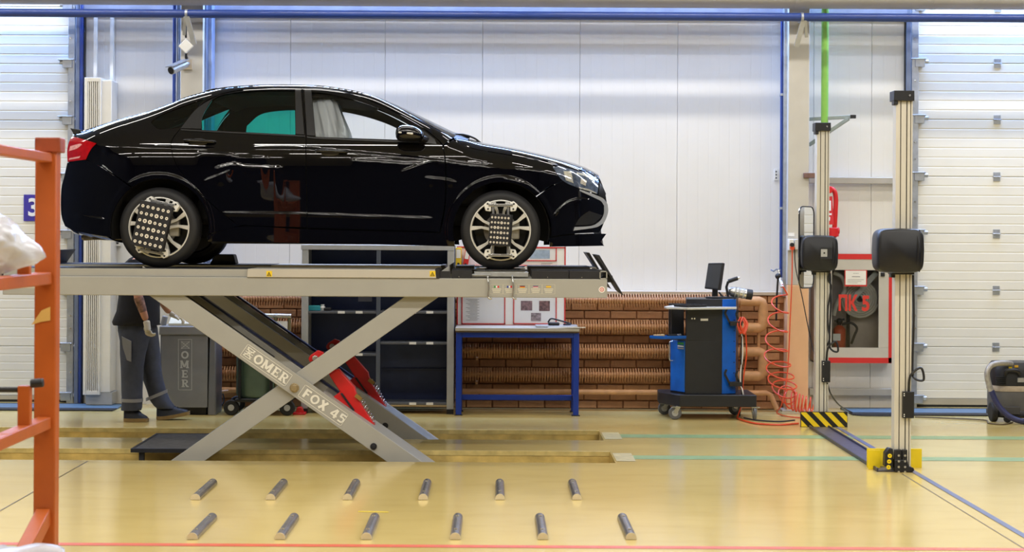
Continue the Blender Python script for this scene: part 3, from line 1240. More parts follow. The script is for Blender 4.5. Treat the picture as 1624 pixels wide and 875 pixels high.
fen_px = [(703, 231.5), (718.5, 221), (742, 233.5), (803, 245), (874, 257.5), (880, 268), (892, 287), (870, 297)] + arc_px(ARC_F, RA, 46, 188, 26)[0:] + [(720, 375), (698.5, 369), (706.5, 321), (707, 261)]
panel('front_fender', fen_px, M_paint, car)
hood_px = [(720, 220), (742, 223.5), (765, 229.8), (814, 238.3), (859, 248.3), (897, 257.8), (927, 267.3), (950, 278.8), (950, 283), (931, 272.5), (915, 269), (887, 262.5), (874, 256.5), (803, 244.5), (742, 233)]
panel('hood_side', hood_px, M_paint, car, thick=0.01, gap=0.001)
fb_px = [(871, 297), (892, 287.5), (919, 299.5), (947, 309.5), (958, 316), (964, 325), (964.5, 336), (959, 351), (954, 363), (950, 369), (901, 371.5), (872, 376)] + arc_px(ARC_F, RA, -8, 45, 12)
fbump = panel('front_bumper', fb_px, M_paint, car)
panel('splitter', [(871, 377), (901, 372.5), (950, 370), (962, 370.5), (953, 383), (958.5, 390), (871, 391.5)], M_paint, car, off=0.02)
hl_ = panel('headlight', [(876, 265.5), (887.5, 263.3), (915, 270), (932, 273.5), (950, 285.3), (947.5, 308), (919, 298.8), (893, 287)], mat('headlight_lens', (92, 104, 128), 0.08, 0.35, 0.5, 22, coat=1.0), car, off=0.003, h=0.012)
M_lamp = mat('headlight_reflector', (236, 236, 226), 0.12, 0.6, 0.25, 70, coat=1.0)
panel('reflector', [(893, 271), (906, 271), (910, 291), (897, 286)], M_lamp, hl_[0], off=0.007, h=0.012, thick=0.003, both=False)
panel('daytime_lamp', [(915, 272.5), (932, 277), (944, 286), (943, 289), (931, 281), (914, 276)], M_lamp, hl_[0], off=0.007, h=0.012, thick=0.003, both=False)
panel('daytime_lamp', [(918, 296), (934, 299.5), (946, 305), (946, 307.5), (933, 303), (918, 298.5)], M_lamp, hl_[0], off=0.007, h=0.012, thick=0.003, both=False)
panel('indicator', [(921, 282), (931, 286), (929, 295), (920, 291)], mat('lamp_amber_clear', (206, 200, 190), 0.12, 0.3, 0.3, 60, coat=1.0), hl_[0], off=0.007, h=0.012, thick=0.003, both=False)
panel('grille_corner', [(951, 288), (957, 297), (961.5, 307), (959, 315), (949, 309)], M_trim, car, off=0.0)
panel('bumper_blade', [(919, 299.5), (947, 309.5), (958, 315.5), (964, 324), (964.8, 336), (959.5, 351), (953, 357), (942, 361.5), (909, 366), (911, 359.5), (938, 357.5), (951, 350), (957, 339), (957.5, 326), (953, 319.5), (945, 315), (919, 303)], M_silver, fbump[0], off=0.008, h=0.012, thick=0.006, both=False)
panel('fog_pocket', [(911, 357.5), (920, 344), (934, 334), (956, 341), (950, 348), (938, 356)], M_trim, fbump[0], off=0.006, h=0.014, thick=0.004, both=False)
panel('centre_pillar', [(473, 141), (494, 142), (499, 366), (474, 364)], M_under, car, off=-0.035, h=0.03, thick=0.0)
panel('rocker', [(330, 372.5), (385, 358.5), (487, 363), (697, 369), (720, 376), (722, 391), (540, 386.5), (330, 383)], M_paint, car, off=0.012)
panel('fuel_flap', [(196, 241), (200, 238.6), (236, 239), (240.5, 242), (240.5, 264), (237, 268), (199, 267.5), (195.5, 264)], M_paint, body_side[0], off=0.0022, both=False, thick=0.003, gap=0.0)


def strip(name, px, material, crown, wk=1.0, n=18, wtop=None):
    cur = np.array([P(u, v, 0.26) for u, v in dense(px, 5)])
    tn = np.gradient(cur, axis=0)
    tn /= np.linalg.norm(tn, axis=1)[:, None]
    nrm = np.stack([-tn[:, 1], tn[:, 0]], 1)
    m = MB()
    vs_, fs = [], []
    for ii, ((x, z), q) in enumerate(zip(cur, nrm)):
        w = max(0.05, float(Wf(x, min(z, float(np.interp(x, TX, TZ)))))) * wk
        for j in range(n + 1):
            s = -1 + 2 * j / n
            c = (crown[0] + (crown[1] - crown[0]) * ii / (len(cur) - 1) if isinstance(crown, tuple) else crown) * (1 - abs(s) ** 2.2)
            vs_.append((x + q[0] * c, YC + s * w, z + q[1] * c))
    for i in range(len(cur) - 1):
        for j in range(n):
            a = i * (n + 1) + j
            fs.append((a, a + 1, a + n + 2, a + n + 1))
    m.add(vs_, fs)
    return m.build(name, material, car, angle=80)


strip('trunk_lid', TOPPX[0:4], M_paint, 0.045)
strip('rear_window', TOPPX[3:8], mat('dark_glass', (10, 14, 16), 0.05, 0, 0, coat=1.0), (0.04, 0.026))
strip('roof', TOPPX[7:16], M_paint, 0.026)
strip('windscreen', TOPPX[15:20], G_shield, (0.026, 0.075))
strip('cowl', TOPPX[19:21], M_trim, (0.075, 0.04))
strip('hood', TOPPX[20:], M_paint, 0.04)
strip('front_fascia', [(951, 279), (954, 286), (958, 297), (961.5, 307), (964, 325), (964, 336), (959, 351), (954, 363), (958, 389)], M_trim, 0.02)
strip('rear_fascia', [(176, 374), (146, 370.5), (118, 365), (103, 359), (97.5, 344), (96, 321), (97.5, 295), (101.5, 280), (106.4, 257), (106.4, 238), (110, 223), (115, 213), (112, 209)], M_paint, 0.06)
# spoiler lip, roof fin, wipers
m = MB()
m.prism([P(u, v, 0.45) for u, v in ((112, 203), (124, 205), (133, 207), (138, 212), (118, 213), (115, 208))], 0.42, 2 * YC - 0.42)
m.build('spoiler', M_trim, car, bev=0.008)
m = MB()
m.prism([P(u, v, YC) for u, v in ((322, 150), (327, 143), (344, 139.5), (350, 142), (356, 150))], YC - 0.03, YC + 0.03)
m.build('roof_antenna', M_trim, car, bev=0.01)
for k in range(2):
    m = MB()
    m.tube(bez([P3(718, 213, 0.42 + .25 * k), P3(735, 213.5, 0.45 + .25 * k), P3(752, 219, 0.5 + .3 * k), P3(764, 228, 0.5 + .3 * k)], 6), 0.008, 8)
    m.tube([P3(722, 216, 0.5), P3(745, 217, 0.5)], 0.012, 8)
    m.build('wiper', M_trim, car)
# mirror
for side in (1, -1):
    def yy(y):
        return y if side == 1 else 2 * YC - y
    c = P3(650, 211.5, -0.05)
    m = MB()
    n_, mm = 22, 14
    vs_, fs = [], []
    for j in range(mm + 1):
        t = math.pi * j / mm
        for i in range(n_):
            p = 2 * math.pi * i / n_
            cx, cz, cy = math.sin(t) * math.cos(p), math.sin(t) * math.sin(p), math.cos(t)
            sx = math.copysign(abs(cx) ** 0.8, cx) * (0.112 if cx > 0 else 0.112)
            sz = math.copysign(abs(cz) ** 0.75, cz) * 0.066 * (1 - 0.18 * cx)
            vs_.append((c.x + sx, yy(c.y + cy * 0.11), c.z + sz - 0.02 * max(0, cx)))
    for j in range(mm):
        for i in range(n_):
            fs.append((j * n_ + i, (j + 1) * n_ + i, (j + 1) * n_ + (i + 1) % n_, j * n_ + (i + 1) % n_))
    m.add(vs_, fs)
    mir = m.build('wing_mirror', M_paint, car)
    if side == 1:
        m = MB()
        m.bar(P3(632, 209.5, -0.135), P3(655, 212, -0.165), 0.012, 0.014)
        m.build('indicator_strip', mat('lamp_strip_white', (220, 220, 216), 0.2, 0.2, 0.1, 40), mir, bev=0.004)
    a, b = P3(664, 217, -0.02), P3(678, 222, 0.10)
    m = MB()
    m.bar((a.x, yy(a.y), a.z), (b.x, yy(b.y), b.z), 0.05, 0.04)
    m.build('mirror_stalk', M_trim, mir, bev=0.01)
# door handles
for dr, (u0, u1, v) in ((rdoor, (293, 341, 225)), (fdoor, (501, 550, 241))):
    for o, side in ((dr[0], 1), (dr[1], -1)):
        um = (u0 + u1) / 2
        x, z = S(um, v)
        Y = YC - float(Wf(x, z))
        hw = (u1 - u0) / 2 * (D0 + Y) / FPX
        if side == -1:
            Y2 = 2 * YC - Y
        else:
            Y2 = Y
        s = -1 if side == 1 else 1
        m = MB()
        m.ball((x - 0.01, Y2 + s * 0.0, z - 0.004), hw * 0.62, 0.012, 0.032, 20, 10)
        m.build('handle_cup', M_trim, o)
        m = MB()
        m.tube(bez([(x - hw, Y2 + s * 0.006, z + 0.010), (x - hw * .7, Y2 + s * 0.026, z + 0.010), (x, Y2 + s * 0.036, z + 0.006), (x + hw * .75, Y2 + s * 0.03, z + 0.002), (x + hw, Y2 + s * 0.006, z)], 6), 0.013, 10)
        m.build('door_handle', M_paint, o)

# under-floor, arches, cabin
m = MB()
m.box((AXR[0] - 0.62, YC - 0.44, ZG + 0.23), (AXF[0] + 0.60, YC + 0.44, ZG + 0.34))
m.box((AXR[0] + 0.4, YC - 0.80, ZG + 0.19), (AXF[0] - 0.4, YC + 0.80, ZG + 0.34))
m.build('floor_pan', M_under, car)
m = MB()
m.box((AXR[0] - 0.62, YC - 0.5, ZG + 0.21), (AXR[0] - 0.30, YC + 0.5, ZG + 0.36))
m.cyl((AXR[0] - 0.6, YC - 0.25, ZG + 0.24), (AXR[0] - 0.75, YC - 0.25, ZG + 0.23), 0.03, 12)
m.build('muffler', mat('muffler_steel', (120, 112, 98), 0.5, 0.6, 0.2, 10), car, bev=0.03)
m = MB()
m.box((AXR[0] + 0.25, YC - 0.60, ZG + 0.34), (AXF[0] + 0.1, YC + 0.60, ZG + 0.55))
m.box((AXF[0] - 0.48, YC - 0.70, ZG + 0.5), (AXF[0] - 0.10, YC + 0.70, ZG + 0.96))
m.box((AXR[0] - 0.35, YC - 0.62, ZG + 0.5), (AXR[0] + 0.22, YC + 0.62, ZG + 1.02))
m.build('cabin_lining', M_under, car, bev=0.05, seg=3)
m = MB()
m.prism([P(u, v, YC - .58) for u, v in ((334, 152), (360, 146), (420, 141), (500, 141.5), (560, 150), (586, 159), (560, 160), (500, 153), (420, 151), (360, 155), (340, 162))], YC - 0.58, YC + 0.58)
m.build('headlining', M_under, car)
for ax in (AXR, AXF):
    for side in (1, -1):
        ya = YC - side * 0.845
        yb = YC - side * 0.50
        m = MB()
        m.lathe((ax[0], 0, ax[1]), [(0.384, ya), (0.384, yb), (0.05, yb)], 'Y', 40, math.radians(-14), math.radians(194))
        m.build('wheel_arch_liner', M_under, car)

# seats
def seat(x, y, name='front_seat'):
    z0 = ZG + 0.50
    r = Matrix.Translation((x, y, z0)) @ Matrix.Rotation(math.radians(-16), 4, 'Y')
    m = MB()
    m.box((-0.10, -0.24, 0.0), (0.10, 0.24, 0.60), r)
    o = m.build(name, M_seat, car, bev=0.06, seg=4)
    m = MB()
    m.box((-0.06, -0.13, 0.65), (0.06, 0.13, 0.86), r)
    m.cyl(r @ Vector((0, -0.06, 0.55)), r @ Vector((0, -0.06, 0.7)), 0.008, 8)
    m.cyl(r @ Vector((0, 0.06, 0.55)), r @ Vector((0, 0.06, 0.7)), 0.008, 8)
    m.build('headrest', M_seat, o, bev=0.045, seg=4)
    m = MB()
    m.box((x + 0.0, y - 0.25, z0 - 0.08), (x + 0.5, y + 0.25, z0 + 0.08))
    m.build('seat_cushion', M_seat, o, bev=0.05, seg=4)
    return o


xs_ = P(557, 200, 0.55)[0]
s1 = seat(xs_, YC - 0.37)
s2 = seat(xs_, YC + 0.37)
m = MB()
m.box((AXR[0] + 0.25, YC - 0.60, ZG + 0.5), (AXR[0] + 0.45, YC + 0.60, ZG + 0.98))
m.build('rear_bench', M_seat, car, bev=0.07, seg=4)
m = MB()
m.lathe((0, 0, 0), [(0.18 + 0.016 * math.cos(t), 0.016 * math.sin(t)) for t in [2 * math.pi * k / 8 for k in range(8)]], 'X', 32, closed_prof=True)
rm = Matrix.Translation((xs_ + 0.62, YC + 0.37, ZG + 0.86)) @ Matrix.Rotation(math.radians(22), 4, 'Y')
m.v = [tuple(rm @ Vector(p)) for p in m.v]
m.build('steering_wheel', M_trim, car)
# plastic film pulled over the near seat
m = MB()
nx, nz = 72, 34
r = Matrix.Translation((xs_, YC - 0.37, ZG + 0.50)) @ Matrix.Rotation(math.radians(-16), 4, 'Y')
vs_, fs = [], []
for j in range(nz + 1):
    h = j / nz
    for i in range(nx):
        a = 2 * math.pi * i / nx
        sq = 1 / max(abs(math.cos(a)), abs(math.sin(a)), .82)
        wx = (0.15 - 0.03 * h)
        wy = (0.29 - 0.12 * max(0, h - .62) / .38)
        top = math.sqrt(max(0.0, 1 - max(0, (h - .86) / .14) ** 2))
        k = 1 + 0.06 * abs(math.sin(6 * a + 3 * h)) ** .6 + 0.05 * math.sin(11 * a - 5 * h + 2 * math.sin(6 * h)) + 0.03 * math.sin(23 * a + 4 * h)
        vs_.append(r @ Vector((wx * sq * math.cos(a) * k * top, wy * sq * math.sin(a) * k * top, 0.02 + 0.90 * h)))
for j in range(nz):
    for i in range(nx):
        fs.append((j * nx + i, j * nx + (i + 1) % nx, (j + 1) * nx + (i + 1) % nx, (j + 1) * nx + i))
m.add(vs_, fs)
film_o = m.build('seat_film', film('seat_film_clear', (240, 243, 246), 0.62, 0.15), s1, angle=180)


# wheels
def wheel(ax, side, rot):
    s = 1 if side == 1 else -1

    def Y(d):                      # distance inwards from the tyre's outer face
        return YC - s * (0.862 - d)
    R = 0.3135
    prof = [(0.222, 0.02), (0.235, 0.006), (0.262, 0.0), (0.285, 0.006), (0.300, 0.02), (R, 0.042), (R, 0.060), (R - .006, 0.062), (R - .006, .068), (R, .07), (R, 0.10), (R - .006, .102), (R - .006, .108), (R, .11), (R, 0.135), (R - .006, .137), (R - .006, .143), (R, .145), (R, 0.165), (0.300, 0.185), (0.26, 0.205), (0.222, 0.19)]
    c = (ax[0], 0, ax[1])
    t = MB()
    t.lathe(c, [(r, Y(d)) for r, d in prof], 'Y', 72, closed_prof=True)
    tyre = t.build('wheel', M_rubber, car, angle=30)
    r_ = MB()
    r_.lathe(c, [(r, Y(d)) for r, d in ((0.238, 0.008), (0.238, 0.002), (0.230, 0.001), (0.226, 0.006), (0.224, 0.02))], 'Y', 72)
    r_.build('rim_lip', M_rimface, tyre)
    r_ = MB()
    r_.lathe(c, [(r, Y(d)) for r, d in ((0.224, 0.02), (0.212, 0.05), (0.205, 0.18), (0.0, 0.18))], 'Y', 60)
    r_.build('rim_barrel', M_rimdark, tyre)
    for k in range(5):
        for q in (-1, 1):
            a = math.radians(rot + 72 * k)
            # forked spoke: runs out from the hub, then bends towards its own rim point
            pa = [(0.035, q * 0.5), (0.10, q * 0.20), (0.15, q * 0.17), (0.228, q * 0.25)]
            pts = [(rr * math.cos(a + th), rr * math.sin(a + th)) for rr, th in pa]
            w_ = (0.030, 0.022, 0.020, 0.034)
            L, Rr = [], []
            for i, (px_, pz_) in enumerate(pts):
                p0 = pts[max(0, i - 1)]
                p1 = pts[min(len(pts) - 1, i + 1)]
                d_ = Vector((p1[0] - p0[0], p1[1] - p0[1])).normalized()
                nn = Vector((-d_.y, d_.x)) * w_[i] / 2
                L.append((px_ + nn.x, pz_ + nn.y))
                Rr.append((px_ - nn.x, pz_ - nn.y))
            poly = L + Rr[::-1]
            depth = (0.016, 0.014, 0.012, 0.006)
            sp = MB()
            vs_ = [(ax[0] + p[0], Y(dd), ax[1] + p[1]) for p, dd in zip(L, depth)] + [(ax[0] + p[0], Y(dd), ax[1] + p[1]) for p, dd in zip(Rr, depth)]
            vs_ += [(p[0], p[1] + s * 0.045, p[2]) for p in vs_]
            n = 4
            fs = []
            for i in range(n - 1):
                fs += [(i, i + 1, n + i + 1, n + i), (i + 8, i + 9, i + 1, i), (n + i, n + i + 1, n + i + 9, n + i + 8)]
            fs += [(0, 4, 12, 8), (3, 7, 15, 11)]
            sp.add(vs_, fs)
            sp.build('spoke', M_rimface, tyre, bev=0.002)
    h = MB()
    h.cyl((ax[0], Y(0.012), ax[1]), (ax[0], Y(0.07), ax[1]), 0.042, 24)
    for k in range(4):
        a = math.radians(rot + 90 * k + 36)
        h.cyl((ax[0] + .034 * math.cos(a), Y(0.010), ax[1] + .034 * math.sin(a)), (ax[0] + .034 * math.cos(a), Y(0.02), ax[1] + .034 * math.sin(a)), 0.006, 8)
    h.build('hub', M_rimface, tyre)
    b = MB()
    b.lathe(c, [(r, Y(d)) for r, d in ((0.05, 0.085), (0.132, 0.085), (0.132, 0.105), (0.05, 0.105))], 'Y', 40)
    b.build('brake_disc', mat('brake_steel', (126, 122, 118), 0.35, 0.8, 0.2, 20), tyre)
    b = MB()
    b.box((ax[0] + 0.07, Y(0.05), ax[1] - 0.07), (ax[0] + 0.15, Y(0.13), ax[1] + 0.07))
    b.build('brake_caliper', mat('caliper_grey', (150, 146, 136), 0.5, 0.4, 0.15, 14), tyre, bev=0.012)
    return tyre


for ax, rot in ((AXR, 14), (AXF, 18)):
    for side in (1, -1):
        wheel(ax, side, rot)

# =================================================================== scissor lift
YN = -0.12                                   # outer face of the near platform
lift = thing('scissor_lift', (P(467, 700, 0.2)[0], 0.9, -PD), 'raised grey double scissor lift carrying the black sedan', 'lift')
zb, zm, zl, ztop = P(785, 471.5, YN)[1], P(785, 441.5, YN)[1], P(785, 440.0, YN)[1], 1.474
xl, xr = -3.80, P(963, 450, YN)[0]
KX = (D0 + YN) / FPX


def lx(u):
    return P(u, 440, YN)[0]


def platform(y0, y1, near):
    m = MB()
    m.box((xl, y0, zb), (xr, y1, zm))
    plat = m.build('platform', M_lift, lift, bev=0.006)
    # raised runway edge left of the jack rail, then the jack rail cover, then the turntable bay
    m = MB()
    m.box((xl, y0 + 0.02, zm), (lx(392), y1 - 0.02, ztop - 0.006))
    m.build('runway', M_lift, plat, bev=0.003)
    m = MB()
    m.box((xl, y0 + 0.035, ztop - 0.006), (lx(392), y1 - 0.035, ztop))
    m.build('runway_top', M_liftblk, plat)
    m = MB()
    m.prism([(lx(392), zm), (lx(393), ztop - 0.002), (lx(690), ztop - 0.002), (lx(692), zm)], y0 - 0.012, y1 - 0.02)
    jr = m.build('jack_rail_cover', mat('lift_rail_grey', (186, 180, 168), 0.4, 0, 0.03, 5), plat, bev=0.003)
    m = MB()
    m.box((lx(690), y0 - 0.008, zm), (lx(697), y1 - 0.02, ztop + 0.004))
    m.build('rail_stop', M_liftblk, plat)
    for a, b in ((716, 748), (843, 902), (902.6, 951)):
        m = MB()
        m.box((lx(a), y0 + 0.002, zm), (lx(b), y1 - 0.02, ztop - 0.004))
        m.build('slip_plate_cover', M_liftblk, plat, bev=0.003)
        m = MB()
        m.box((lx(a), y0 + 0.05, ztop - 0.004), (lx(b), y1 - 0.05, ztop))
        m.build('tread_plate', M_liftblk, plat)
        if near:
            x = (lx(a) + lx(b)) / 2 - 0.02
            MB().cyl((x, y0 - 0.002, zm + 0.012), (x, y0 + 0.004, zm + 0.012), 0.004, 10).build('screw', M_steel, plat)
    # open square end of the runway tube
    m = MB()
    x0, x1 = lx(951), xr
    z0, z1 = zm, zm + 0.062
    t = 0.007
    for a, b in (((x0, z0), (x1, z0 + t)), ((x0, z1 - t), (x1, z1)), ((x0, z0), (x0 + t, z1)), ((x1 - t, z0), (x1, z1))):
        m.box((a[0], y0, a[1]), (b[0], y1, b[1]))
    m.build('end_tube', M_lift, plat)
    m = MB()
    m.box((lx(697), y0 + 0.006, zm), (lx(715), y0 + 0.02, ztop - 0.012))
    m.build('link_cover', M_liftblk, plat)
    # turntable under the front wheel
    xc = AXF[0]
    m = MB()
    m.box((lx(748), y0 + 0.05, zm), (lx(843), y1 - 0.05, zm + 0.012))
    m.build('turntable_bed', M_lift, plat)
    m = MB()
    m.lathe((xc, (y0 + y1) / 2, 0), [(0.0, ztop - 0.014), (0.215, ztop - 0.014), (0.22, ztop - 0.008), (0.22, ztop - 0.003), (0.0, ztop - 0.002)], 'Z', 40)
    m.build('turntable', M_steel, plat)
    m = MB()
    m.box((lx(752), y0 + 0.02, zm + 0.014), (lx(838), y0 + 0.05, ztop - 0.016))
    m.box((lx(748), y0 + 0.012, zm + 0.020), (lx(778), y0 + 0.03, zm + 0.034))
    m.build('turntable_slide', M_galv, plat, bev=0.003)
    m = MB()
    m.box((lx(768), y0 + 0.06, ztop - 0.002), (lx(826), y1 - 0.06, ztop + 0.001))
    m.build('turntable_pad', M_rubber, plat)
    # wheel stop flap at each end
    for sgn, x in ((1, xr), (-1, xl)):
        k = KX
        m = MB()
        pts = [(x - sgn * 18 * k, zm + 38 * k), (x - sgn * 12 * k, zm + 38 * k), (x + sgn * 27 * k, zm - 26 * k), (x + sgn * 21 * k, zm - 21 * k)]
        m.prism(pts, y0 + 0.05, y1 - 0.05)
        m.build('end_flap', M_liftblk, plat, bev=0.002)
        m = MB()
        m.bar((x, (y0 + y1) / 2, zm - 0.005), (x + sgn * 0.05, (y0 + y1) / 2, zm + 0.0), y1 - y0 - 0.2, 0.05)
        m.build('flap_hinge', M_liftblk, plat)
    return plat, jr


def seg_poly(c, slope, half, a, b):
    """parallelogram in picture pixels about a line through c: vertical half thickness `half`, u from a to b"""
    f = lambda u, s: (u, c[1] + slope * (u - c[0]) + s * half)
    return [f(a, -1), f(b, -1), f(b, 1), f(a, 1)]


YA = -0.085                                  # face of the outer arm plates
plats = []
for unit, dy in enumerate((0.0, 1.46)):
    near = unit == 0
    pl, jr = platform(YN + dy, YN + 0.62 + dy, near)
    plats.append((pl, jr))
    def pw(pts):
        return [P(u, v, YA) for u, v in pts]
    # arm pair leaning down to the right (lettered) and arm pair leaning down to the left
    A = pw(seg_poly((467, 610), 0.700, 19.5, 226, 720))
    B = pw(seg_poly((467, 612), -0.700, 19.0, 235, 712))
    for k, y in enumerate((YA + dy, YA + 0.43 + dy)):
        m = MB()
        m.prism(A, y, y + 0.035)
        o = m.build('scissor_arm', M_lift, lift, bev=0.003)
        if k == 0 and near:
            arm_a = o
        m = MB()
        m.prism(B, y + (0.045 if k == 0 else -0.045), y + (0.080 if k == 0 else -0.010))
        m.build('scissor_arm', M_lift, lift, bev=0.003)
    # top plate that boxes the lower half of the lettered arm, and the upper cover
    dA = Vector((A[1][0] - A[0][0], A[1][1] - A[0][1])).normalized()
    nA = Vector((-dA.y, dA.x))
    a0, a1 = Vector(P(512, 610 + .7 * 45 - 19.5, YA)), Vector(P(720, 610 + .7 * 253 - 19.5, YA))
    m = MB()
    m.prism([tuple(a0), tuple(a1), tuple(a1 - nA * 0.012), tuple(a0 - nA * 0.012)], YA + dy + 0.036, YA + dy + 0.43)
    m.build('arm_cover', M_lift, lift)
    a0, a1 = Vector(P(262, 610 - .7 * 205 - 19.5, YA)), Vector(P(430, 610 - .7 * 37 - 19.5, YA))
    m = MB()
    m.prism([tuple(a0 - nA * .04), tuple(a1 - nA * .04), tuple(a1 - nA * 0.052), tuple(a0 - nA * 0.052)], YA + dy + 0.1, YA + dy + 0.42)
    m.build('arm_web', M_liftblk, lift)
    # blue-black perforated cable trough on the rear arm
    a0, a1 = Vector(P(262, 610 - .7 * 205 - 21, YA)), Vector(P(560, 610 + .7 * 93 - 21, YA))
    m = MB()
    m.prism([tuple(a0), tuple(a1), tuple(a1 + nA * 0.016), tuple(a0 + nA * 0.016)], YA + dy + 0.43, YA + dy + 0.50)
    m.build('cable_trough', mat('trough_blue', (36, 44, 78), 0.4, 0.2, 0.3, 60), lift)
    # pivot bolts
    for (u, v, r, mt) in ((467, 614.5, 0.036, mat('bolt_brass', (176, 160, 128), 0.35, 0.7, 0.2, 14)), (592.5, 707.5, 0.026, M_liftblk)):
        x, z = P(u, v, YA)
        m = MB()
        m.cyl((x, YA + dy - 0.012, z), (x, YA + dy + 0.43, z), r, 20)
        if r > 0.03:
            m.cyl((x, YA + dy - 0.030, z), (x, YA + dy - 0.01, z), r * 0.75, 6)
        else:
            m.cyl((x, YA + dy - 0.02, z), (x, YA + dy - 0.01, z), r * 0.55, 12)
        m.build('pivot_bolt', mt, lift, bev=0.002)
    # red hydraulic safety strut
    Yr = 0.10

    def zz(pts):
        q = []
        for a, b in pts:
            q.append(P(470 + a / 4.376, 540 + b / 4.376, YA + 0.1))
        return q
    m = MB()
    m.prism(zz([(75, 130), (90, 105), (140, 72), (178, 85), (200, 130), (420, 380), (300, 360), (180, 180), (120, 140), (85, 155)]), Yr + dy, Yr + dy + 0.045)
    m.build('strut_lever', M_red, lift, bev=0.004)
    m = MB()
    m.prism(zz([(222, 245), (285, 200), (400, 330), (415, 400), (560, 625), (520, 600), (480, 575), (400, 510), (305, 370)]), Yr + dy - 0.02, Yr + dy + 0.075)
    strut = m.build('hydraulic_strut', M_red, lift, bev=0.006)
    m = MB()
    m.prism(zz([(245, 400), (300, 358), (395, 470), (470, 560), (400, 520)]), Yr + dy - 0.03, Yr + dy - 0.02)
    m.build('rack_guard', M_red, strut)
    for k in range(12):
        x, z = zz([(312 + 7.2 * k, 372 + 10 * k)])[0]
        mm = MB()
        mm.bar((x - 0.009, Yr + dy - 0.034, z), (x + 0.009, Yr + dy - 0.034, z - 0.004), 0.012, 0.012)
        mm.build('rack_tooth', M_liftblk, strut)
    x, z = zz([(125, 127)])[0]
    MB().cyl((x, Yr + dy - 0.03, z), (x, Yr + dy + 0.06, z), 0.023, 18).build('strut_pin', M_steel, strut, bev=0.003)
    x, z = zz([(425, 395)])[0]
    m = MB()
    m.cyl((x, Yr + dy - 0.03, z), (x, Yr + dy + 0.07, z), 0.012, 12)
    m.bar((x - 0.02, Yr + dy - 0.03, z + 0.015), (x + 0.025, Yr + dy - 0.03, z - 0.02), 0.02, 0.03)
    m.build('spring_anchor', mat('brass', (170, 140, 84), 0.35, 0.8, 0.1, 10), strut)
    p0, p1 = zz([(440, 405)])[0], zz([(540, 590)])[0]
    p0, p1 = Vector((p0[0], Yr + dy, p0[1])), Vector((p1[0], Yr + dy, p1[1]))
    dd = (p1 - p0).normalized()
    s1_ = dd.orthogonal().normalized()
    s2_ = dd.cross(s1_)
    turns = 9
    pts = [p0.lerp(p1, i / (turns * 8)) + (s1_ * math.cos(2 * math.pi * i / 8) + s2_ * math.sin(2 * math.pi * i / 8)) * 0.017 for i in range(turns * 8 + 1)]
    MB().tube(pts, 0.0028, 5).build('return_spring', M_steel, strut)
    # pin block where the arms meet the platform, base rails in the pit
    m = MB()
    m.box((xl + 0.6, YA + dy + 0.02, -PD), (xr - 0.2, YA + dy + 0.12, -PD + 0.09))
    m.box((xl + 0.6, YA + dy + 0.36, -PD), (xr - 0.2, YA + dy + 0.46, -PD + 0.09))
    m.build('base_rail', M_lift, lift)

# lettering on the near arm
dA = (P3(667, 750, YA) - P3(467, 610, YA)).normalized()
uA = Vector((-dA.z, 0, dA.x))


def frame_line(parent, corners, y, w, material):
    m = MB()
    for a, b in zip(corners, corners[1:] + corners[:1]):
        a, b = Vector((a[0], y, a[1])), Vector((b[0], y, b[1]))
        d = (b - a).normalized()
        n = Vector((-d.z, 0, d.x)) * w / 2
        m.add([a + n - d * w / 2, a - n - d * w / 2, b - n + d * w / 2, b + n + d * w / 2], [(0, 1, 2, 3)])
    return m.build('label_border', material, parent, smooth=False)


def on_arm(s, h):
    """point on the arm face: s along from the pivot, h across"""
    return P3(467, 610, YA) + dA * s + uA * h


def arm_label(s0, s1, h0, h1):
    c = [on_arm(s, h) for s, h in ((s0, h0), (s1, h0), (s1, h1), (s0, h1))]
    frame_line(arm_a, [(p.x, p.z) for p in c], YA - 0.0025, 0.004, M_letter)


arm_label(-0.475, -0.055, -0.052, 0.052)
letters('OMER', 0.074, arm_a, on_arm(-0.376, -0.037) + Vector((0, -0.002, 0)), dA, uA, M_letter, gap=0.06, thick=0.001)
m = MB()
for k in range(5):          # lined square emblem ahead of the name
    a, b = on_arm(-0.462, -0.036 + 0.018 * k), on_arm(-0.392, -0.036 + 0.018 * k)
    m.bar(a + Vector((0, -.002, 0)), b + Vector((0, -.002, 0)), 0.001 + .0003 * k, 0.006, up=uA)
for k in (0, 1):
    a, b = on_arm(-0.46, -0.036 if k else 0.036), on_arm(-0.394, 0.036 if k else -0.036)
    m.bar(a + Vector((0, -.002, 0)), b + Vector((0, -.002, 0)), 0.004 + .0006 * k, 0.008, up=uA)
m.build('emblem', M_letter, arm_a)
arm_label(0.07, 0.475, -0.054, 0.05)
letters('FOX 45', 0.072, arm_a, on_arm(0.095, -0.038) + Vector((0, -0.002, 0)), dA, uA, M_letter, gap=0.1, thick=0.001)

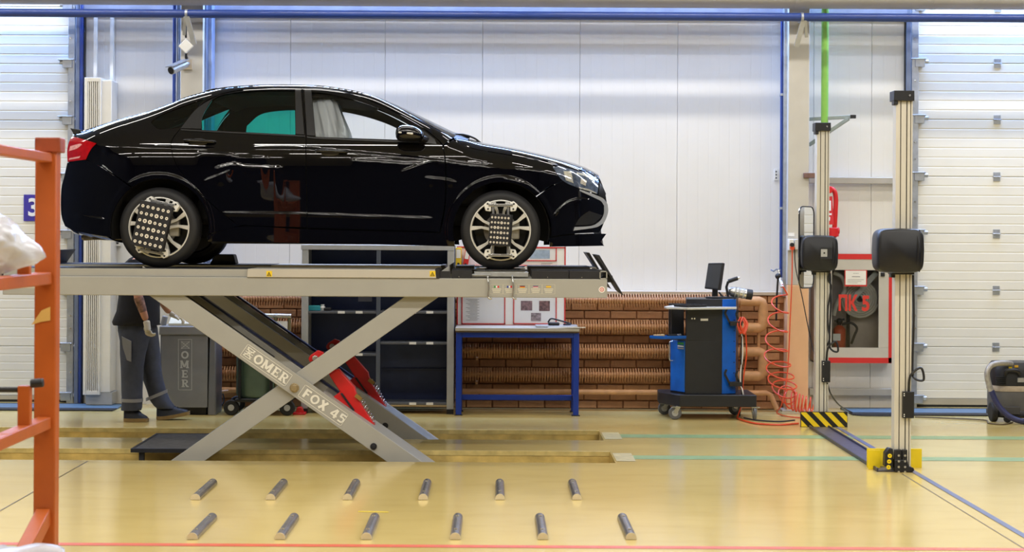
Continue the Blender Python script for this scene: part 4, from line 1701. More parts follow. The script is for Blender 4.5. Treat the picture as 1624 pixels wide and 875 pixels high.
# stickers on the near platform
plat0, jr0 = plats[0]
M_stick = mat('sticker_yellow', (236, 200, 32), 0.5, 0, 0.03)
for u in (427, 686):
    m = MB()
    m.pbox(u - 4.5, 429.5, u + 4.5, 438.5, YN - 0.0135, 0.001)
    st = m.build('warning_sticker', M_stick, jr0)
    x, z = P(u, 434.5, YN)
    frame_line(st, [(x - 0.014, z - 0.012), (x + 0.014, z - 0.012), (x, z + 0.014)], YN - 0.0145, 0.004, M_black)
    m = MB()
    m.bar((x, YN - 0.0145, z - 0.008), (x, YN - 0.0145, z + 0.003), 0.001, 0.005, up=(1, 0, 0))
    m.build('symbol', M_black, st)
x, z = P(954.5, 459, YN)
for r, c in ((0.0245, M_paper), (0.0165, M_red), (0.0115, M_paper), (0.006, mat('sticker_pink', (220, 140, 120), 0.5))):
    m = MB()
    yq = YN - 0.001 - (0.0245 - r) * 0.05
    m.cyl((x, yq - 0.0006, z), (x, yq, z), r, 28)
    m.build('round_sticker', c, plat0)
flags = [((52, 140, 62), (228, 228, 224), (206, 40, 40)), ((40, 62, 150), (228, 228, 224), (206, 40, 40)), ((40, 36, 34), (200, 40, 40), (232, 190, 40)), ((60, 70, 120), (206, 90, 90), (220, 200, 200)), ((200, 150, 40), (236, 210, 80), (200, 150, 40))]
for k, (u, fl_) in enumerate(zip((787.5, 808, 828.5, 849.5, 870), flags)):
    for j, c in enumerate(fl_):
        m = MB()
        if k in (0, 1):
            m.pbox(u - 4 + 2.7 * j, 453, u - 1.4 + 2.7 * j, 456.2, YN - 0.001, 0.0008)
        else:
            m.pbox(u - 4, 453 + 1.1 * j, u + 4, 454.1 + 1.1 * j, YN - 0.001, 0.0008)
        m.build('flag_stripe', mat('flag_%d_%d_%d' % c, c, 0.5, 0, 0), plat0)
    for j in range(3):
        m = MB()
        m.pbox(u - 7.5 + j, 457.5 + 2.6 * j, u + 7.5 - j, 459 + 2.6 * j, YN - 0.001, 0.0008)
        m.build('label_text_line', mat('label_text', (206, 200, 182), 0.6, 0, 0), plat0)
    fc = [P(u - 10, 451, YN), P(u + 10, 451, YN), P(u + 10, 466, YN), P(u - 10, 466, YN)]
    frame_line(plat0, fc, YN - 0.0012, 0.002, mat('label_text', (206, 200, 182)))
for j in range(2):
    m = MB()
    m.pbox(8, 452 + 3 * j + .5, 91, 453 + 3 * j + .5, YN - 0.001, 0.0008)
    m.build('label_text_line', mat('label_text', (206, 200, 182)), plat0)
# two bent steel locking pins hanging from the turntable
for u in (774, 813):
    m = MB()
    m.tube(bez([P3(u - 1, 437, YN + 0.01), P3(u, 445, YN - 0.016), P3(u + 1, 456, YN - 0.018), P3(u + 0, 470, YN - 0.018), P3(u + 3, 473.5, YN - 0.018), P3(u + 6, 473.5, YN - 0.018)], 5), 0.0065, 8)
    m.build('locking_pin', M_steel, plat0)

# dark grating laid across the near pit
g = thing('floor_grating', (P(260, 706, 0.8)[0], 0.8, 0.0), 'dark steel grating laid between the two pits left of the scissor arm', 'grating')
GY0, GY1 = 0.24, 1.33
xa = F(207, 718).x
xb = xa + 0.64
m = MB()
for (a, b) in (((xa, GY0), (xb, GY0 + .03)), ((xa, GY1 - .03), (xb, GY1)), ((xa, GY0 + .03), (xa + 0.025, GY1 - .03)), ((xb - 0.025, GY0 + .03), (xb, GY1 - .03))):
    m.box((a[0], a[1], 0.003), (b[0], b[1], 0.034))
m.build('frame', M_liftblk, g)
for k in range(26):
    m = MB()
    yk = GY0 + .03 + (GY1 - GY0 - .06) * (k + 0.2) / 26
    m.box((xa + 0.025, yk, 0.008), (xb - 0.025, yk + 0.022, 0.032))
    m.build('grating_bar', mat('grating_steel', (120, 120, 122), 0.4, 0.6, 0.2, 20), g)
for xx in (xa + 0.06, xb - 0.1):
    m = MB()
    m.box((xx, GY0 + .03, -PD), (xx + 0.04, GY0 + .07, 0.003))
    m.build('support', M_liftblk, g)

# black wheel chocks on the far runway
for k, (u, lab) in enumerate(((347, 'black wedge chock on the far runway behind the rear wheel'),)):
    m = MB()
    Y = YN + 1.46 + 0.12
    m.prism([P(332, 424.5, Y), P(341, 409, Y), P(370, 409, Y), P(374, 424.5, Y)], Y, Y + 0.18)
    zmin = min(p[2] for p in m.v)
    m.v = [(p[0], p[1], p[2] - zmin + 1.4745) for p in m.v]
    tag(m.build('wheel_chock', M_rubber, bev=0.01), lab, 'wheel chock')

# =================================================================== wheel targets
def wheel_target(ax, c_px, w, h, tilt, yaw, dots_r, label, claws):
    Y0 = 0.035
    root = thing('wheel_target', (ax[0], Y0, ax[1]), label, 'alignment target', 'alignment targets on the wheels')
    R = 0.235
    clamp = MB()
    tl_ = math.radians(claws)
    rt = Matrix.Translation((ax[0], 0, ax[1])) @ Matrix.Rotation(tl_, 4, 'Y')
    for sx in (-1, 1):
        clamp.cyl(rt @ Vector((sx * 0.058, Y0 - 0.05, -0.20)), rt @ Vector((sx * 0.058, Y0 - 0.05, 0.20)), 0.010, 12)
    clamp.box((-0.09, Y0 - 0.07, -0.05), (0.09, Y0 - 0.035, 0.05), rt)
    body = clamp.build('clamp_frame', M_steel, root, bev=0.003)
    for sz in (-1, 1):
        m = MB()
        m.box((-0.095, Y0 - 0.068, sz * 0.195 - 0.012), (0.095, Y0 - 0.034, sz * 0.195 + 0.012), rt)
        m.build('clamp_yoke', M_steel, root, bev=0.004)
        for sx in (-1, 1):
            m = MB()
            pts = [(sx * 0.075, sz * 0.145), (sx * 0.118, sz * 0.150), (sx * 0.132, sz * 0.20), (sx * 0.100, sz * 0.228), (sx * 0.072, sz * 0.215)]
            vs_ = [rt @ Vector((p[0], y, p[1])) for y in (Y0 - 0.062, Y0 + 0.012) for p in pts]
            fs = [(0, 1, 2, 3, 4), (9, 8, 7, 6, 5)] + [(i, (i + 1) % 5, (i + 1) % 5 + 5, i + 5) for i in range(5)]
            m.add(vs_, fs)
            cl = m.build('claw', M_white, root, bev=0.006)
            for q in ((0.098, 0.165), (0.102, 0.205)):
                m = MB()
                p0 = rt @ Vector((sx * q[0], Y0 - 0.066, sz * q[1]))
                p1 = rt @ Vector((sx * q[0], Y0 - 0.058, sz * q[1]))
                m.cyl(p0, p1, 0.0075, 10)
                m.build('claw_screw', M_black, cl)
    x, z = P(c_px[0], c_px[1], Y0 - 0.12)
    rb = Matrix.Translation((x, Y0 - 0.13, z)) @ Matrix.Rotation(math.radians(tilt), 4, 'Y') @ Matrix.Rotation(math.radians(yaw), 4, 'Z')
    m = MB()
    m.cyl(Vector((ax[0], Y0 - 0.04, ax[1])), rb @ Vector((0, 0.02, 0)), 0.022, 14)
    m.build('target_arm', M_steel, root)
    m = MB()
    m.box((-w / 2, 0, -h / 2), (w / 2, 0.052, h / 2), rb)
    board = m.build('target_board', mat('target_black', (20, 19, 24), 0.55, 0, 0.15, 30), root, bev=0.004)
    big = {(2, 3): 1.35, (1, 1): 1.35, (2, 2): 1.3, (3, 3): 1.3, (4, 2): 1.25, (1, 3): 1.3, (2, 1): 1.3}
    for i in range(6):
        for j in range(6):
            k = 1.0
            if (i, j) in ((3, 1), (1, 2), (2, 2), (3, 3), (2, 4)):
                k = 1.3
            cx = -w / 2 + w * (i + 0.72) / 6.3
            cz = h / 2 - h * (j + 0.72) / 6.35
            r = dots_r * k
            m = MB()
            n = 16
            vs_, fs = [], []
            for q in range(n):
                a = 2 * math.pi * q / n
                vs_ += [rb @ Vector((cx + r * math.cos(a), -0.002, cz + r * math.sin(a))), rb @ Vector((cx + 0.33 * r * math.cos(a), -0.002, cz + 0.33 * r * math.sin(a)))]
            fs = [(2 * q, 2 * ((q + 1) % n), 2 * ((q + 1) % n) + 1, 2 * q + 1) for q in range(n)]
            m.add(vs_, fs)
            m.build('target_dot', mat('dot_white', (222, 214, 200), 0.5, 0, 0.03), board, smooth=False)
    return root


wheel_target(AXR, (240.5, 358), 0.262, 0.355, 12.5, -8, 0.0125, 'large tilted black dot board clamped to the rear wheel', 12)
wheel_target(AXF, (792.0, 364.5), 0.172, 0.245, 3.5, -22, 0.0085, 'small upright black dot board clamped to the front wheel', 0)

# =================================================================== steel bars on the floor
M_bar = mat('bar_steel', (150, 148, 150), 0.27, 0.75, 0.3, 26, stretch=(1, .3, 1))
M_barend = mat('bar_end_plate', (214, 200, 168), 0.4, 0.1, 0.06, 20)
names6 = ['leftmost', 'second from the left', 'third from the left', 'fourth from the left', 'fifth from the left', 'rightmost']
proto_me = None
for row, (v, us) in enumerate(((792.5, (310, 429, 551, 671, 793, 915)), (855.5, (305, 444, 581, 722, 861, 1001)))):
    for k, u in enumerate(us):
        p = F(u, v)
        L, R = 0.72 if row == 0 else 0.72, 0.031
        root = thing('floor_bar', (p.x, p.y + L / 2, 0), 'half-round steel bar on the yellow floor, %s in the %s row' % (names6[k], 'rear' if row == 0 else 'front'), 'steel bar', 'half-round steel bars on the floor')
        y0 = p.y
        if proto_me is None:
            m = MB()
            n = 14
            prof = [(R, 0.002), (R, 0.010)] + [(R * math.cos(math.pi * i / n), 0.010 + R * 1.0 * math.sin(math.pi * i / n)) for i in range(1, n)] + [(-R, 0.010), (-R, 0.002)]
            m.prism([(p.x + a, b) for a, b in prof], y0, y0 + L)
            b_o = m.build('bar_body', M_bar, root)
            m = MB()
            m.prism([(p.x + a * 1.0, b) for a, b in prof], y0 - 0.006, y0)
            e_o = m.build('end_plate', M_barend, root)
            s_list = []
            for yy in (y0 + 0.12, y0 + L - 0.12):
                m = MB()
                m.cyl((p.x, yy, 0.036), (p.x, yy, 0.046), 0.010, 10)
                s_list.append(m.build('bolt_head', M_steel, root))
            proto_me = (b_o, e_o, s_list, root)
        else:
            for q in [b_o, e_o] + s_list:
                c = q.copy()
                COL.objects.link(c)
                c.parent = root
                ORG[c] = ORG[root]

# =================================================================== orange rack in the foreground
YR = -4.9


def rk(u, v, Y=YR):
    return P3(u, v, Y)


rack = thing('steel_rack', (rk(70, 900).x, YR - 0.6, 0), 'orange steel rack frame standing in the left foreground', 'rack')
x0, x1 = rk(54, 500).x, rk(88.5, 500).x
ztp = rk(70, 232).z
Y2 = YR - 1.35
for y, nm in ((YR, 'post'), (Y2, 'post')):
    m = MB()
    m.box((x0, y, 0.0), (x1, y + 0.09, ztp))
    m.build('post', M_orange, rack, bev=0.008)
    m = MB()
    m.box((x0 - 0.03, y - 0.03, 0.0), (x1 + 0.03, y + 0.12, 0.01))
    m.build('foot_plate', M_orange, rack)
m = MB()
m.box((x0, YR - 0.01, ztp - 0.03), (x1 + 0.02, YR + 0.10, ztp + 0.045))
m.build('post_cap', mat('rack_orange_dark', (150, 66, 30), 0.5, 0, 0.25, 8), rack, bev=0.006)
xm = (x0 + x1) / 2
for v, hh in ((250, 0.047), (441, 0.062), (670, 0.06)):
    z = rk(56, v).z
    m = MB()
    m.bar((xm, Y2 + 0.09, z), (xm, YR, z), 0.07, hh)
    m.build('rail', M_orange, rack, bev=0.006)
zt1 = rk(56, 441).z
for yk in (YR - 0.42,):
    m = MB()
    m.box((xm - 0.03, yk, zt1), (xm + 0.03, yk + 0.04, zt1 + 0.085))
    m.build('stub', M_orange, rack, bev=0.004)
zt2 = rk(56, 670).z
yk = YR - 0.40
m = MB()
m.box((xm - 0.03, yk, zt2), (xm + 0.03, yk + 0.05, zt2 + 0.22))
m.build('stub', M_orange, rack, bev=0.004)
m = MB()
m.cyl((xm - 0.25, yk + 0.02, zt2 + 0.20), (xm - 0.03, yk + 0.02, zt2 + 0.20), 0.014, 12)
m.cyl((xm + 0.03, yk + 0.02, zt2 + 0.23), (xm + 0.09, yk + 0.02, zt2 + 0.235), 0.022, 14)
m.build('clamp_handle', M_black, rack, bev=0.004)
# diagonal brace and short foot at the bottom
pa, pb = rk(52, 818), rk(14, 846)
m = MB()
m.bar((xm, YR, pa.z), (xm, YR - 0.42, pa.z - 0.14), 0.07, 0.085)
m.build('brace', M_orange, rack, bev=0.005)
m = MB()
m.box((xm - 0.04, YR - 0.46, 0.0), (xm + 0.04, YR - 0.38, pa.z - 0.13))
m.build('short_leg', M_orange, rack, bev=0.005)
m = MB()
q = [rk(46, 516, YR - 0.003), rk(80, 489, YR - 0.003), rk(80, 503, YR - 0.003), rk(50, 514, YR - 0.003)]
m.prism([(p.x, p.z) for p in [rk(50, 515), rk(66, 492), rk(80, 486), rk(80, 508), rk(66, 510)]], YR - 0.004, YR - 0.001)
m.build('masking_tape', mat('masking_tape', (214, 172, 96), 0.6, 0, 0.05, 12), rack)


def crumpled(name, c, r, label, cat, seed, group=None, point=None, tone=(206, 208, 218)):
    """crumpled plastic bag: a lumpy closed skin pulled to a few points"""
    rnd = random.Random(seed)
    bm = bmesh.new()
    bmesh.ops.create_icosphere(bm, subdivisions=5, radius=1.0)
    dirs = [(Vector((rnd.uniform(-1, 1), rnd.uniform(-1, 1), rnd.uniform(-1, 1))).normalized(), rnd.uniform(-.10, .12), rnd.uniform(6, 26)) for _ in range(70)]
    for v in bm.verts:
        d = v.co.normalized()
        ds = sorted(1 - d.dot(q) for q, a, s in dirs)
        k = 0.86 + 1.5 * min(.16, ds[1] - ds[0]) + 0.9 * min(.12, ds[0])
        for q, a, s in dirs[:14]:
            k += a * math.exp(-s * .4 * (1 - d.dot(q)))
        for q, a in (point or []):
            t = max(0, d.dot(Vector(q).normalized()))
            k += a * t ** 14
        v.co = Vector((d.x * r[0] * k, d.y * r[1] * k, d.z * r[2] * k))
    me = bpy.data.meshes.new(name)
    bm.to_mesh(me)
    bm.free()
    for p in me.polygons:
        p.use_smooth = True
    o = link(name, me, film('bag_film', tone, 0.72, 0.22), None, c)
    return tag(o, label, cat, group)


zr = rk(56, 441).z
crumpled('plastic_bag', (xm - 0.12, YR - 0.62, zr + 0.175), (0.20, 0.24, 0.15), 'crumpled translucent plastic bag lying on the middle rail of the orange rack', 'bag', 3, point=[((1, 0.1, -0.28), 0.5), ((-1, 0, .7), 0.35), ((-.6, 0, -1), .2)])
crumpled('plastic_bag', (xm - 0.05, YR - 0.75, 0.165), (0.26, 0.24, 0.15), 'crumpled white plastic bag on the floor at the foot of the orange rack', 'bag', 9, point=[((1, 0.1, 0.75), 0.55), ((-1, 0, .6), 0.3)])

# =================================================================== door number sign
m = MB()
m.pbox(37.5, 308.5, 72, 350.5, YD - 0.016, 0.004)
sg = tag(m.build('number_sign', mat('sign_purple', (62, 50, 150), 0.5, 0, 0.03)), 'purple square sign with white number on the left sectional door', 'sign')
x, z = P(53, 330, YD - 0.018)
text_mesh('3', 0.25, 'digit', M_paper, sg, (x, YD - 0.0185, z), (1, 0, 0), (0, 0, 1), bold=0.006)

# =================================================================== air curtain
ac = thing('air_curtain', (P(153, 600, 3.9)[0], 4.0, 0), 'tall white upright air curtain with slatted grille beside the left door', 'air curtain')
m = MB()
ya = 3.86
m.pbox(158.5, 127, 176, 622, ya + 0.05, 0.28)
m.build('housing', M_white, ac, bev=0.006)
m = MB()
bx0_, bx1_ = P(133, 300, ya)[0], P(159.5, 300, ya)[0]
z1_, z0_ = P(147, 123, ya)[1], P(147, 626, ya)[1]
t = 0.02
xg0, xg1 = P(138, 300, ya)[0], P(156.5, 300, ya)[0]
m.box((bx0_, ya, z0_), (xg0, ya + 0.3, z1_))
m.box((xg1, ya, z0_), (bx1_, ya + 0.3, z1_))
m.box((xg0, ya, z1_ - 0.04), (xg1, ya + 0.3, z1_))
m.box((xg0, ya, z0_), (xg1, ya + 0.3, z0_ + 0.04))
m.box((xg0, ya + 0.1, z0_), (xg1, ya + 0.3, z1_))
m.build('front_frame', M_white, ac, bev=0.003)
for k in range(6):
    m = MB()
    xx = xg0 + (xg1 - xg0) * (k + 0.5) / 6
    m.box((xx - 0.005, ya + 0.004, z0_ + 0.04), (xx + 0.005, ya + 0.07, z1_ - 0.04))
    m.build('grille_slat', M_white, ac)
for u in (151, 177):
    m = MB()
    m.pbox(u - 2.5, 25, u + 2.5, 124 if u == 151 else 128, 4.08, 0.03)
    m.build('hanger_strap', M_white, ac)
m = MB()
m.box((bx0_ + 0.02, ya + 0.05, 0.018), (P(176, 600, ya)[0], ya + 0.3, z0_ + 0.02))
m.build('plinth', M_shelfgrey, ac)

# small switch box on the wall near the rear bumper
m = MB()
m.pbox(183, 376, 190.5, 390, YP - 0.07, 0.069)
sw = tag(m.build('switch_box', M_white, bev=0.005), 'small white switch box with red button on the wall behind the rear wheel', 'switch')
x, z = P(186.5, 378.5, YP - 0.07)
MB().cyl((x, YP - 0.085, z), (x, YP - 0.07, z), 0.013, 14).build('red_button', M_red, sw)
x, z = P(186.5, 385, YP - 0.07)
MB().cyl((x, YP - 0.08, z), (x, YP - 0.07, z), 0.012, 14).build('black_button', M_black, sw)

# =================================================================== security camera, antenna plate and lamp brackets on the left column
cc = thing('security_camera', P3(302, 100, 3.7), 'grey bullet security camera with square mount on the left column', 'security camera')
m = MB()
m.pbox(289, 94, 305, 110, 3.755, 0.024)
m.build('mount_plate', mat('mount_beige', (196, 182, 160), 0.5, 0, 0.05), cc)
m = MB()
m.cyl(P3(298, 101, 3.755), P3(294, 103, 3.62), 0.02, 12)
m.ball(P3(294, 103, 3.62), 0.03)
m.build('joint', M_galv, cc)
m = MB()
a, b = P3(295, 101.5, 3.60), P3(271, 112, 3.42)
m.cyl(a, b, 0.036, 20, 0.042)
m.build('camera_tube', M_galv, cc, bev=0.004)
m = MB()
d = (b - a).normalized()
m.bar(a + Vector((0, 0, 0.044)), b + d * 0.03 + Vector((0, 0, 0.046)), 0.09, 0.008)
m.build('sun_shield', M_galv, cc)
m = MB()
m.cyl(b, b + d * 0.004, 0.034, 20)
m.build('lens', M_black, cc)
an = thing('antenna_plate', P3(295, 73, 3.7), 'white diamond shaped antenna plate hanging above the security camera', 'antenna')
m = MB()
c = P3(294.5, 73, 3.60)
r = Matrix.Translation(c) @ Matrix.Rotation(math.radians(45), 4, 'Y')
m.box((-0.053, 0, -0.053), (0.053, 0.03, 0.053), r)
m.build('plate', M_white, an, bev=0.008)
m = MB()
m.cyl(P3(295, 84, 3.63), P3(295.5, 95, 3.66), 0.012, 10)
m.cyl(P3(295, 60, 3.63), P3(294.5, 40, 3.63), 0.010, 10)
m.box(P3(293, 88, 3.64), P3(298, 94, 3.779))
m.build('stem', M_black, an)


def hook_bracket(u, v, flip, lab):
    root = thing('hook_bracket', P3(u, v, 3.6), lab, 'bracket', 'folded steel brackets on the columns')
    m = MB()
    a = P3(u, v, 3.50)
    b = P3(u + flip * 12, v + 45, 3.62)
    m.bar(a, b, 0.02, 0.05, up=(1, 0, 0))
    m.build('leaf', M_shelfgrey, root, bev=0.003)
    m = MB()
    m.bar(P3(u - flip * 2, v, 3.50), P3(u - flip * 4, v + 30, 3.60), 0.02, 0.03, up=(1, 0, 0))
    m.build('leaf', M_shelfgrey, root, bev=0.003)
    m = MB()
    m.box(P3(u - 2, v + 2, 3.50), P3(u + 2, v + 8, 3.775))
    m.build('arm', M_shelfgrey, root)
    m = MB()
    m.cyl(P3(u, v - 7, 3.5), P3(u, v + 2, 3.5), 0.008, 8)
    m.build('hook', M_steel, root)


hook_bracket(296, 25.5, 1, 'folded grey steel bracket under the blue pipe on the left column')
hook_bracket(1275, 29, -1, 'folded grey steel bracket under the blue pipe on the right column')

# =================================================================== blue air line, green and red fire pipes
xx = P(1239.5, 300, 3.9)[0]
pipe_thing('air_line', [(xx, 3.9, P(1239, 30, 3.9)[1]), (xx, 3.9, P(1239, 440, 3.9)[1])], 0.018, M_bluepipe, 'slim blue air line dropping beside the right column', 'pipe', clips=[(xx, 3.9, P(1239, 150, 3.9)[1]), (xx, 3.9, P(1239, 330, 3.9)[1])])
xx = P(280, 100, 3.95)[0]
for k, (u, lab) in enumerate(((276.5, 'dark blue upright pipe beside the left column'), (283.2, 'shiny blue upright conduit touching the left column'))):
    xx = P(u, 100, 3.9)[0]
    pipe_thing('conduit', [(xx, 3.9, P(u, 24, 3.9)[1] + 0.4), (xx, 3.9, 0.05)], 0.017, (M_bluepipe, M_galvblue)[k], lab, 'pipe')
xg = P(1308, 140, 3.86)[0]
fp = thing('fire_pipe', (xg, 3.86, 0.9), 'bright green riser pipe turning red above the fire hose cabinet', 'pipe')
zc = P(1308, 248, 3.86)[1]
MB().cyl((xg, 3.86, zc), (xg, 3.86, CEIL - 0.02), 0.036, 20).build('green_pipe', mat('pipe_green', (132, 186, 82), 0.38, 0, 0.06, 10), fp)
M_fire = mat('fire_red', (202, 34, 36), 0.36, 0, 0.08, 10)
MB().tube([(xg, 3.86, zc), (xg, 3.86, P(1308, 395, 3.86)[1])], 0.030, 16).build('red_pipe', M_fire, fp)
pth = bez([P3(1306, 303, 3.82), P3(1316, 299, 3.80), P3(1323, 303, 3.79), P3(1325.5, 315, 3.79), P3(1325, 335, 3.79), P3(1323.5, 362, 3.80), P3(1323, 376, 3.82)], 6)
MB().tube(pth, 0.024, 14).build('bypass_bend', M_fire, fp)
m = MB()
m.cyl(P3(1322, 361, 3.79), P3(1322, 375, 3.79), 0.052, 14)
m.cyl(P3(1312, 366, 3.79), P3(1331, 366, 3.79), 0.034, 12)
m.build('valve', M_fire, fp, bev=0.006)
m = MB()
m.cyl(P3(1316, 301, 3.78), P3(1316, 301, 3.70), 0.034, 12)
m.build('pipe_union', M_fire, fp, bev=0.005)
m = MB()
p = [P3(1311, 312, 3.70), P3(1320, 311, 3.75), P3(1322.5, 356, 3.75), P3(1312.5, 356, 3.70)]
m.add(p + [q + Vector((0, 0.004, 0)) for q in p], [(0, 1, 2, 3), (7, 6, 5, 4), (0, 4, 5, 1), (1, 5, 6, 2), (2, 6, 7, 3), (3, 7, 4, 0)])
fs_ = tag(m.build('fire_sign', mat('fire_sign_red', (206, 48, 44), 0.45, 0, 0.03)), 'red fire point sign with white symbols hanging by the red pipe', 'sign')
for (ua, va, ub, vb) in ((1313, 318, 1318, 334), (1314, 338, 1319, 341), (1314, 344, 1317, 350)):
    m = MB()
    m.add([P3(ua, va, 3.705), P3(ub, va, 3.725), P3(ub, vb, 3.725), P3(ua, vb, 3.705)], [(0, 1, 2, 3)])
    m.build('symbol', M_paper, fs_, smooth=False)

# cantilever bracket
br = thing('pipe_bracket', P3(1290, 187, 3.9), 'triangular galvanised steel bracket jutting out behind the far sensor post', 'bracket')
M_brk = mat('bracket_green_grey', (150, 160, 156), 0.4, 0.5, 0.1, 12)
m = MB()
m.bar(P3(1283, 189, 3.95), P3(1354, 185, 3.72), 0.03, 0.035)
m.build('top_arm', M_brk, br, bev=0.003)
m = MB()
m.bar(P3(1283, 230, 3.95), P3(1346, 188, 3.74), 0.025, 0.035)
m.build('diagonal_arm', M_brk, br, bev=0.003)
m = MB()
m.box(P3(1349, 182, 3.70), P3(1356, 188, 3.75))
m.build('end_cap', M_black, br)
m = MB()
m.pbox(1275, 274, 1294, 282, 3.74, 0.1)
tag(m.build('pipe_shoe', mat('rust_brown', (120, 92, 84), 0.6, 0.2, 0.2, 20), bev=0.004), 'small brown steel shoe bolted on the right column edge', 'bracket')
m = MB()
m.pbox(1228, 268, 1234, 286, YP - 0.02, 0.019)
dd_ = tag(m.build('keyhole_plate', M_white, bev=0.002), 'tiny white plate with dark dots on the panel left of the right column', 'plate')
for v in (272, 277, 282):
    x, z = P(1231, v, YP - 0.021)
    MB().cyl((x, YP - 0.023, z), (x, YP - 0.019, z), 0.008, 8).build('dot', M_black, dd_)

# =================================================================== shelving unit
YS = 3.36
sh = thing('shelving_unit', (P(600, 650, YS)[0], YS + 0.2, 0), 'wide grey steel shelving unit with dark navy back behind the lift', 'shelving')
zf = 0.0
SD = 0.39
z_top = P(600, 389, YS)[1]
for u0, u1 in ((478, 488.5), (596.5, 603), (709, 720)):
    m = MB()
    x0, x1 = P(u0, 520, YS)[0], P(u1, 520, YS)[0]
    m.box((x0, YS, 0.045), (x1, YS + 0.04, z_top))
    m.box((x0, YS + SD - 0.04, 0.045), (x1, YS + SD, z_top))
    mid = u0 > 590 and u0 < 600
    m.build('upright', M_shelfgrey if not mid else mat('shelf_mid', (92, 98, 110), 0.4, 0.2, 0.06), sh, bev=0.003)
    m = MB()
    m.box((x0, YS - 0.005, 0.0), (x1, YS + 0.05, 0.045))
    m.build('foot', M_black, sh)
m = MB()
x0, x1 = P(488, 520, YS)[0], P(709, 520, YS)[0]
m.box((x0, YS + SD - 0.05, 0.10), (x1, YS + SD - 0.035, z_top))
m.build('back_panel', mat('shelf_back_navy', (42, 52, 86), 0.5, 0, 0.15, 6), sh)
for u0, u1 in ((479, 480.5), (719, 720.5)):
    m = MB()
    m.box((P(u0, 520, YS)[0], YS + 0.04, 0.1), (P(u1, 520, YS)[0], YS + SD - 0.04, z_top))
    m.build('side_panel', M_navy, sh)
m = MB()
m.box((P(478, 390, YS)[0] - .003, YS - .004, z_top - 0.045), (P(720, 390, YS)[0] + .003, YS + SD, z_top + .003))
m.build('top_panel', M_shelfgrey, sh, bev=0.003)
for (u0, u1, v, mt) in ((488.5, 597, 424, 0), (603, 709, 424, 0), (488.5, 597, 495, 0), (603, 709, 495, 0), (488.5, 597, 562, 0), (603, 709, 544, 0), (488.5, 597, 640, 0), (603, 709, 640, 0), (603, 709, 590, 2)):
    m = MB()
    x0, x1 = P(u0, v, YS)[0], P(u1, v, YS)[0]
    z = P((u0 + u1) / 2, v, YS)[1]
    if mt == 2:
        m.box((x0, YS + SD - 0.07, z - 0.012), (x1, YS + SD - 0.05, z + 0.012))
        m.build('back_rail', M_navy, sh)
        continue
    m.box((x0, YS + 0.005, z - 0.012), (x1, YS + SD - 0.05, z + 0.010))
    s_o = m.build('shelf', mat('shelf_edge', (96, 98, 104), 0.4, 0.2, 0.06), sh, bev=0.002)
    for uu in ((u0 + u1) / 2 - 2, u1 - 28):
        if v in (424,):
            continue
        m = MB()
        m.pbox(uu - 5, v - 2, uu + 6, v + 2, YS + 0.002, 0.003)
        m.build('shelf_label', M_paper, s_o)
m = MB()
m.box((P(604, 646, YS)[0], YS + 0.01, 0.07), (P(708, 646, YS)[0], YS + SD - 0.06, 0.10))
m.build('plinth_board', mat('board_beige', (190, 166, 128), 0.6, 0, 0.08), sh)


def small_thing(name, mb, material, label, cat, **k):
    return tag(mb.build(name, material, **k), label, cat)


zs1 = P(540, 495, YS)[1] + 0.011
b = MB()
xq = P(497, 490, YS)[0]
b.box((xq - 0.06, YS + 0.04, zs1), (xq + 0.06, YS + 0.16, zs1 + 0.05))
small_thing('parts_box', b, mat('box_teal', (40, 140, 150), 0.5, 0, 0.1), 'small teal box on the left middle shelf', 'box', bev=0.006)
b = MB()
xq = P(510, 490, YS)[0]
b.lathe((xq, YS + 0.1, zs1), [(0, 0), (0.028, 0), (0.03, 0.03), (0.018, 0.045), (0.018, 0.06), (0, 0.06)], 'Z', 18)
small_thing('small_jar', b, M_white, 'small white jar beside the teal box on the shelf', 'jar')
b = MB()
xq = P(519, 490, YS)[0]
b.box((xq - 0.04, YS + 0.05, zs1), (xq + 0.03, YS + 0.15, zs1 + 0.03))
small_thing('black_case', b, M_black, 'low black case right of the white jar on the shelf', 'case', bev=0.008)
zs0 = P(540, 424, YS)[1] + 0.011
for k, (u, w_, lab) in enumerate(((540, 0.09, 'thin grey pad lying left on the top shelf'), (583, 0.12, 'thin white folder lying right on the top shelf'))):
    b = MB()
    xq = P(u, 420, YS)[0]
    b.box((xq - w_, YS + 0.05, zs0), (xq + w_, YS + 0.25, zs0 + 0.018))
    small_thing('folder', b, (M_print, M_paper)[k], lab, 'folder', bev=0.003)
b = MB()
b.pbox(568, 468, 590, 478, YS + SD - 0.056, 0.005)
small_thing('paper_note', b, mat('note_grey', (130, 130, 140), 0.7, 0, 0.05), 'grey paper note stuck on the shelving back panel', 'note')

# =================================================================== notice board
YB_ = 3.72
nb = thing('notice_board', (P(808, 515, YB_)[0], YB_, P(808, 515, YB_)[1]), 'white notice board with red framed sheets above the workbench', 'notice board')
m = MB()
m.pbox(726, 392, 896, 516, YB_, 0.028)
m.build('board', M_paper, nb)
M_redf = mat('frame_red', (196, 44, 40), 0.45, 0, 0.05)


def border(u0, v0, u1, v1, w_, Y, parent, name, material):
    for k, (a, b_, c, d_) in enumerate(((u0, v0, u1, v0 + w_), (u0, v1 - w_, u1, v1), (u0, v0, u0 + w_, v1), (u1 - w_, v0, u1, v1))):
        m = MB()
        m.pbox(a, b_, c, d_, Y, 0.008)
        m.build(name, material, parent)


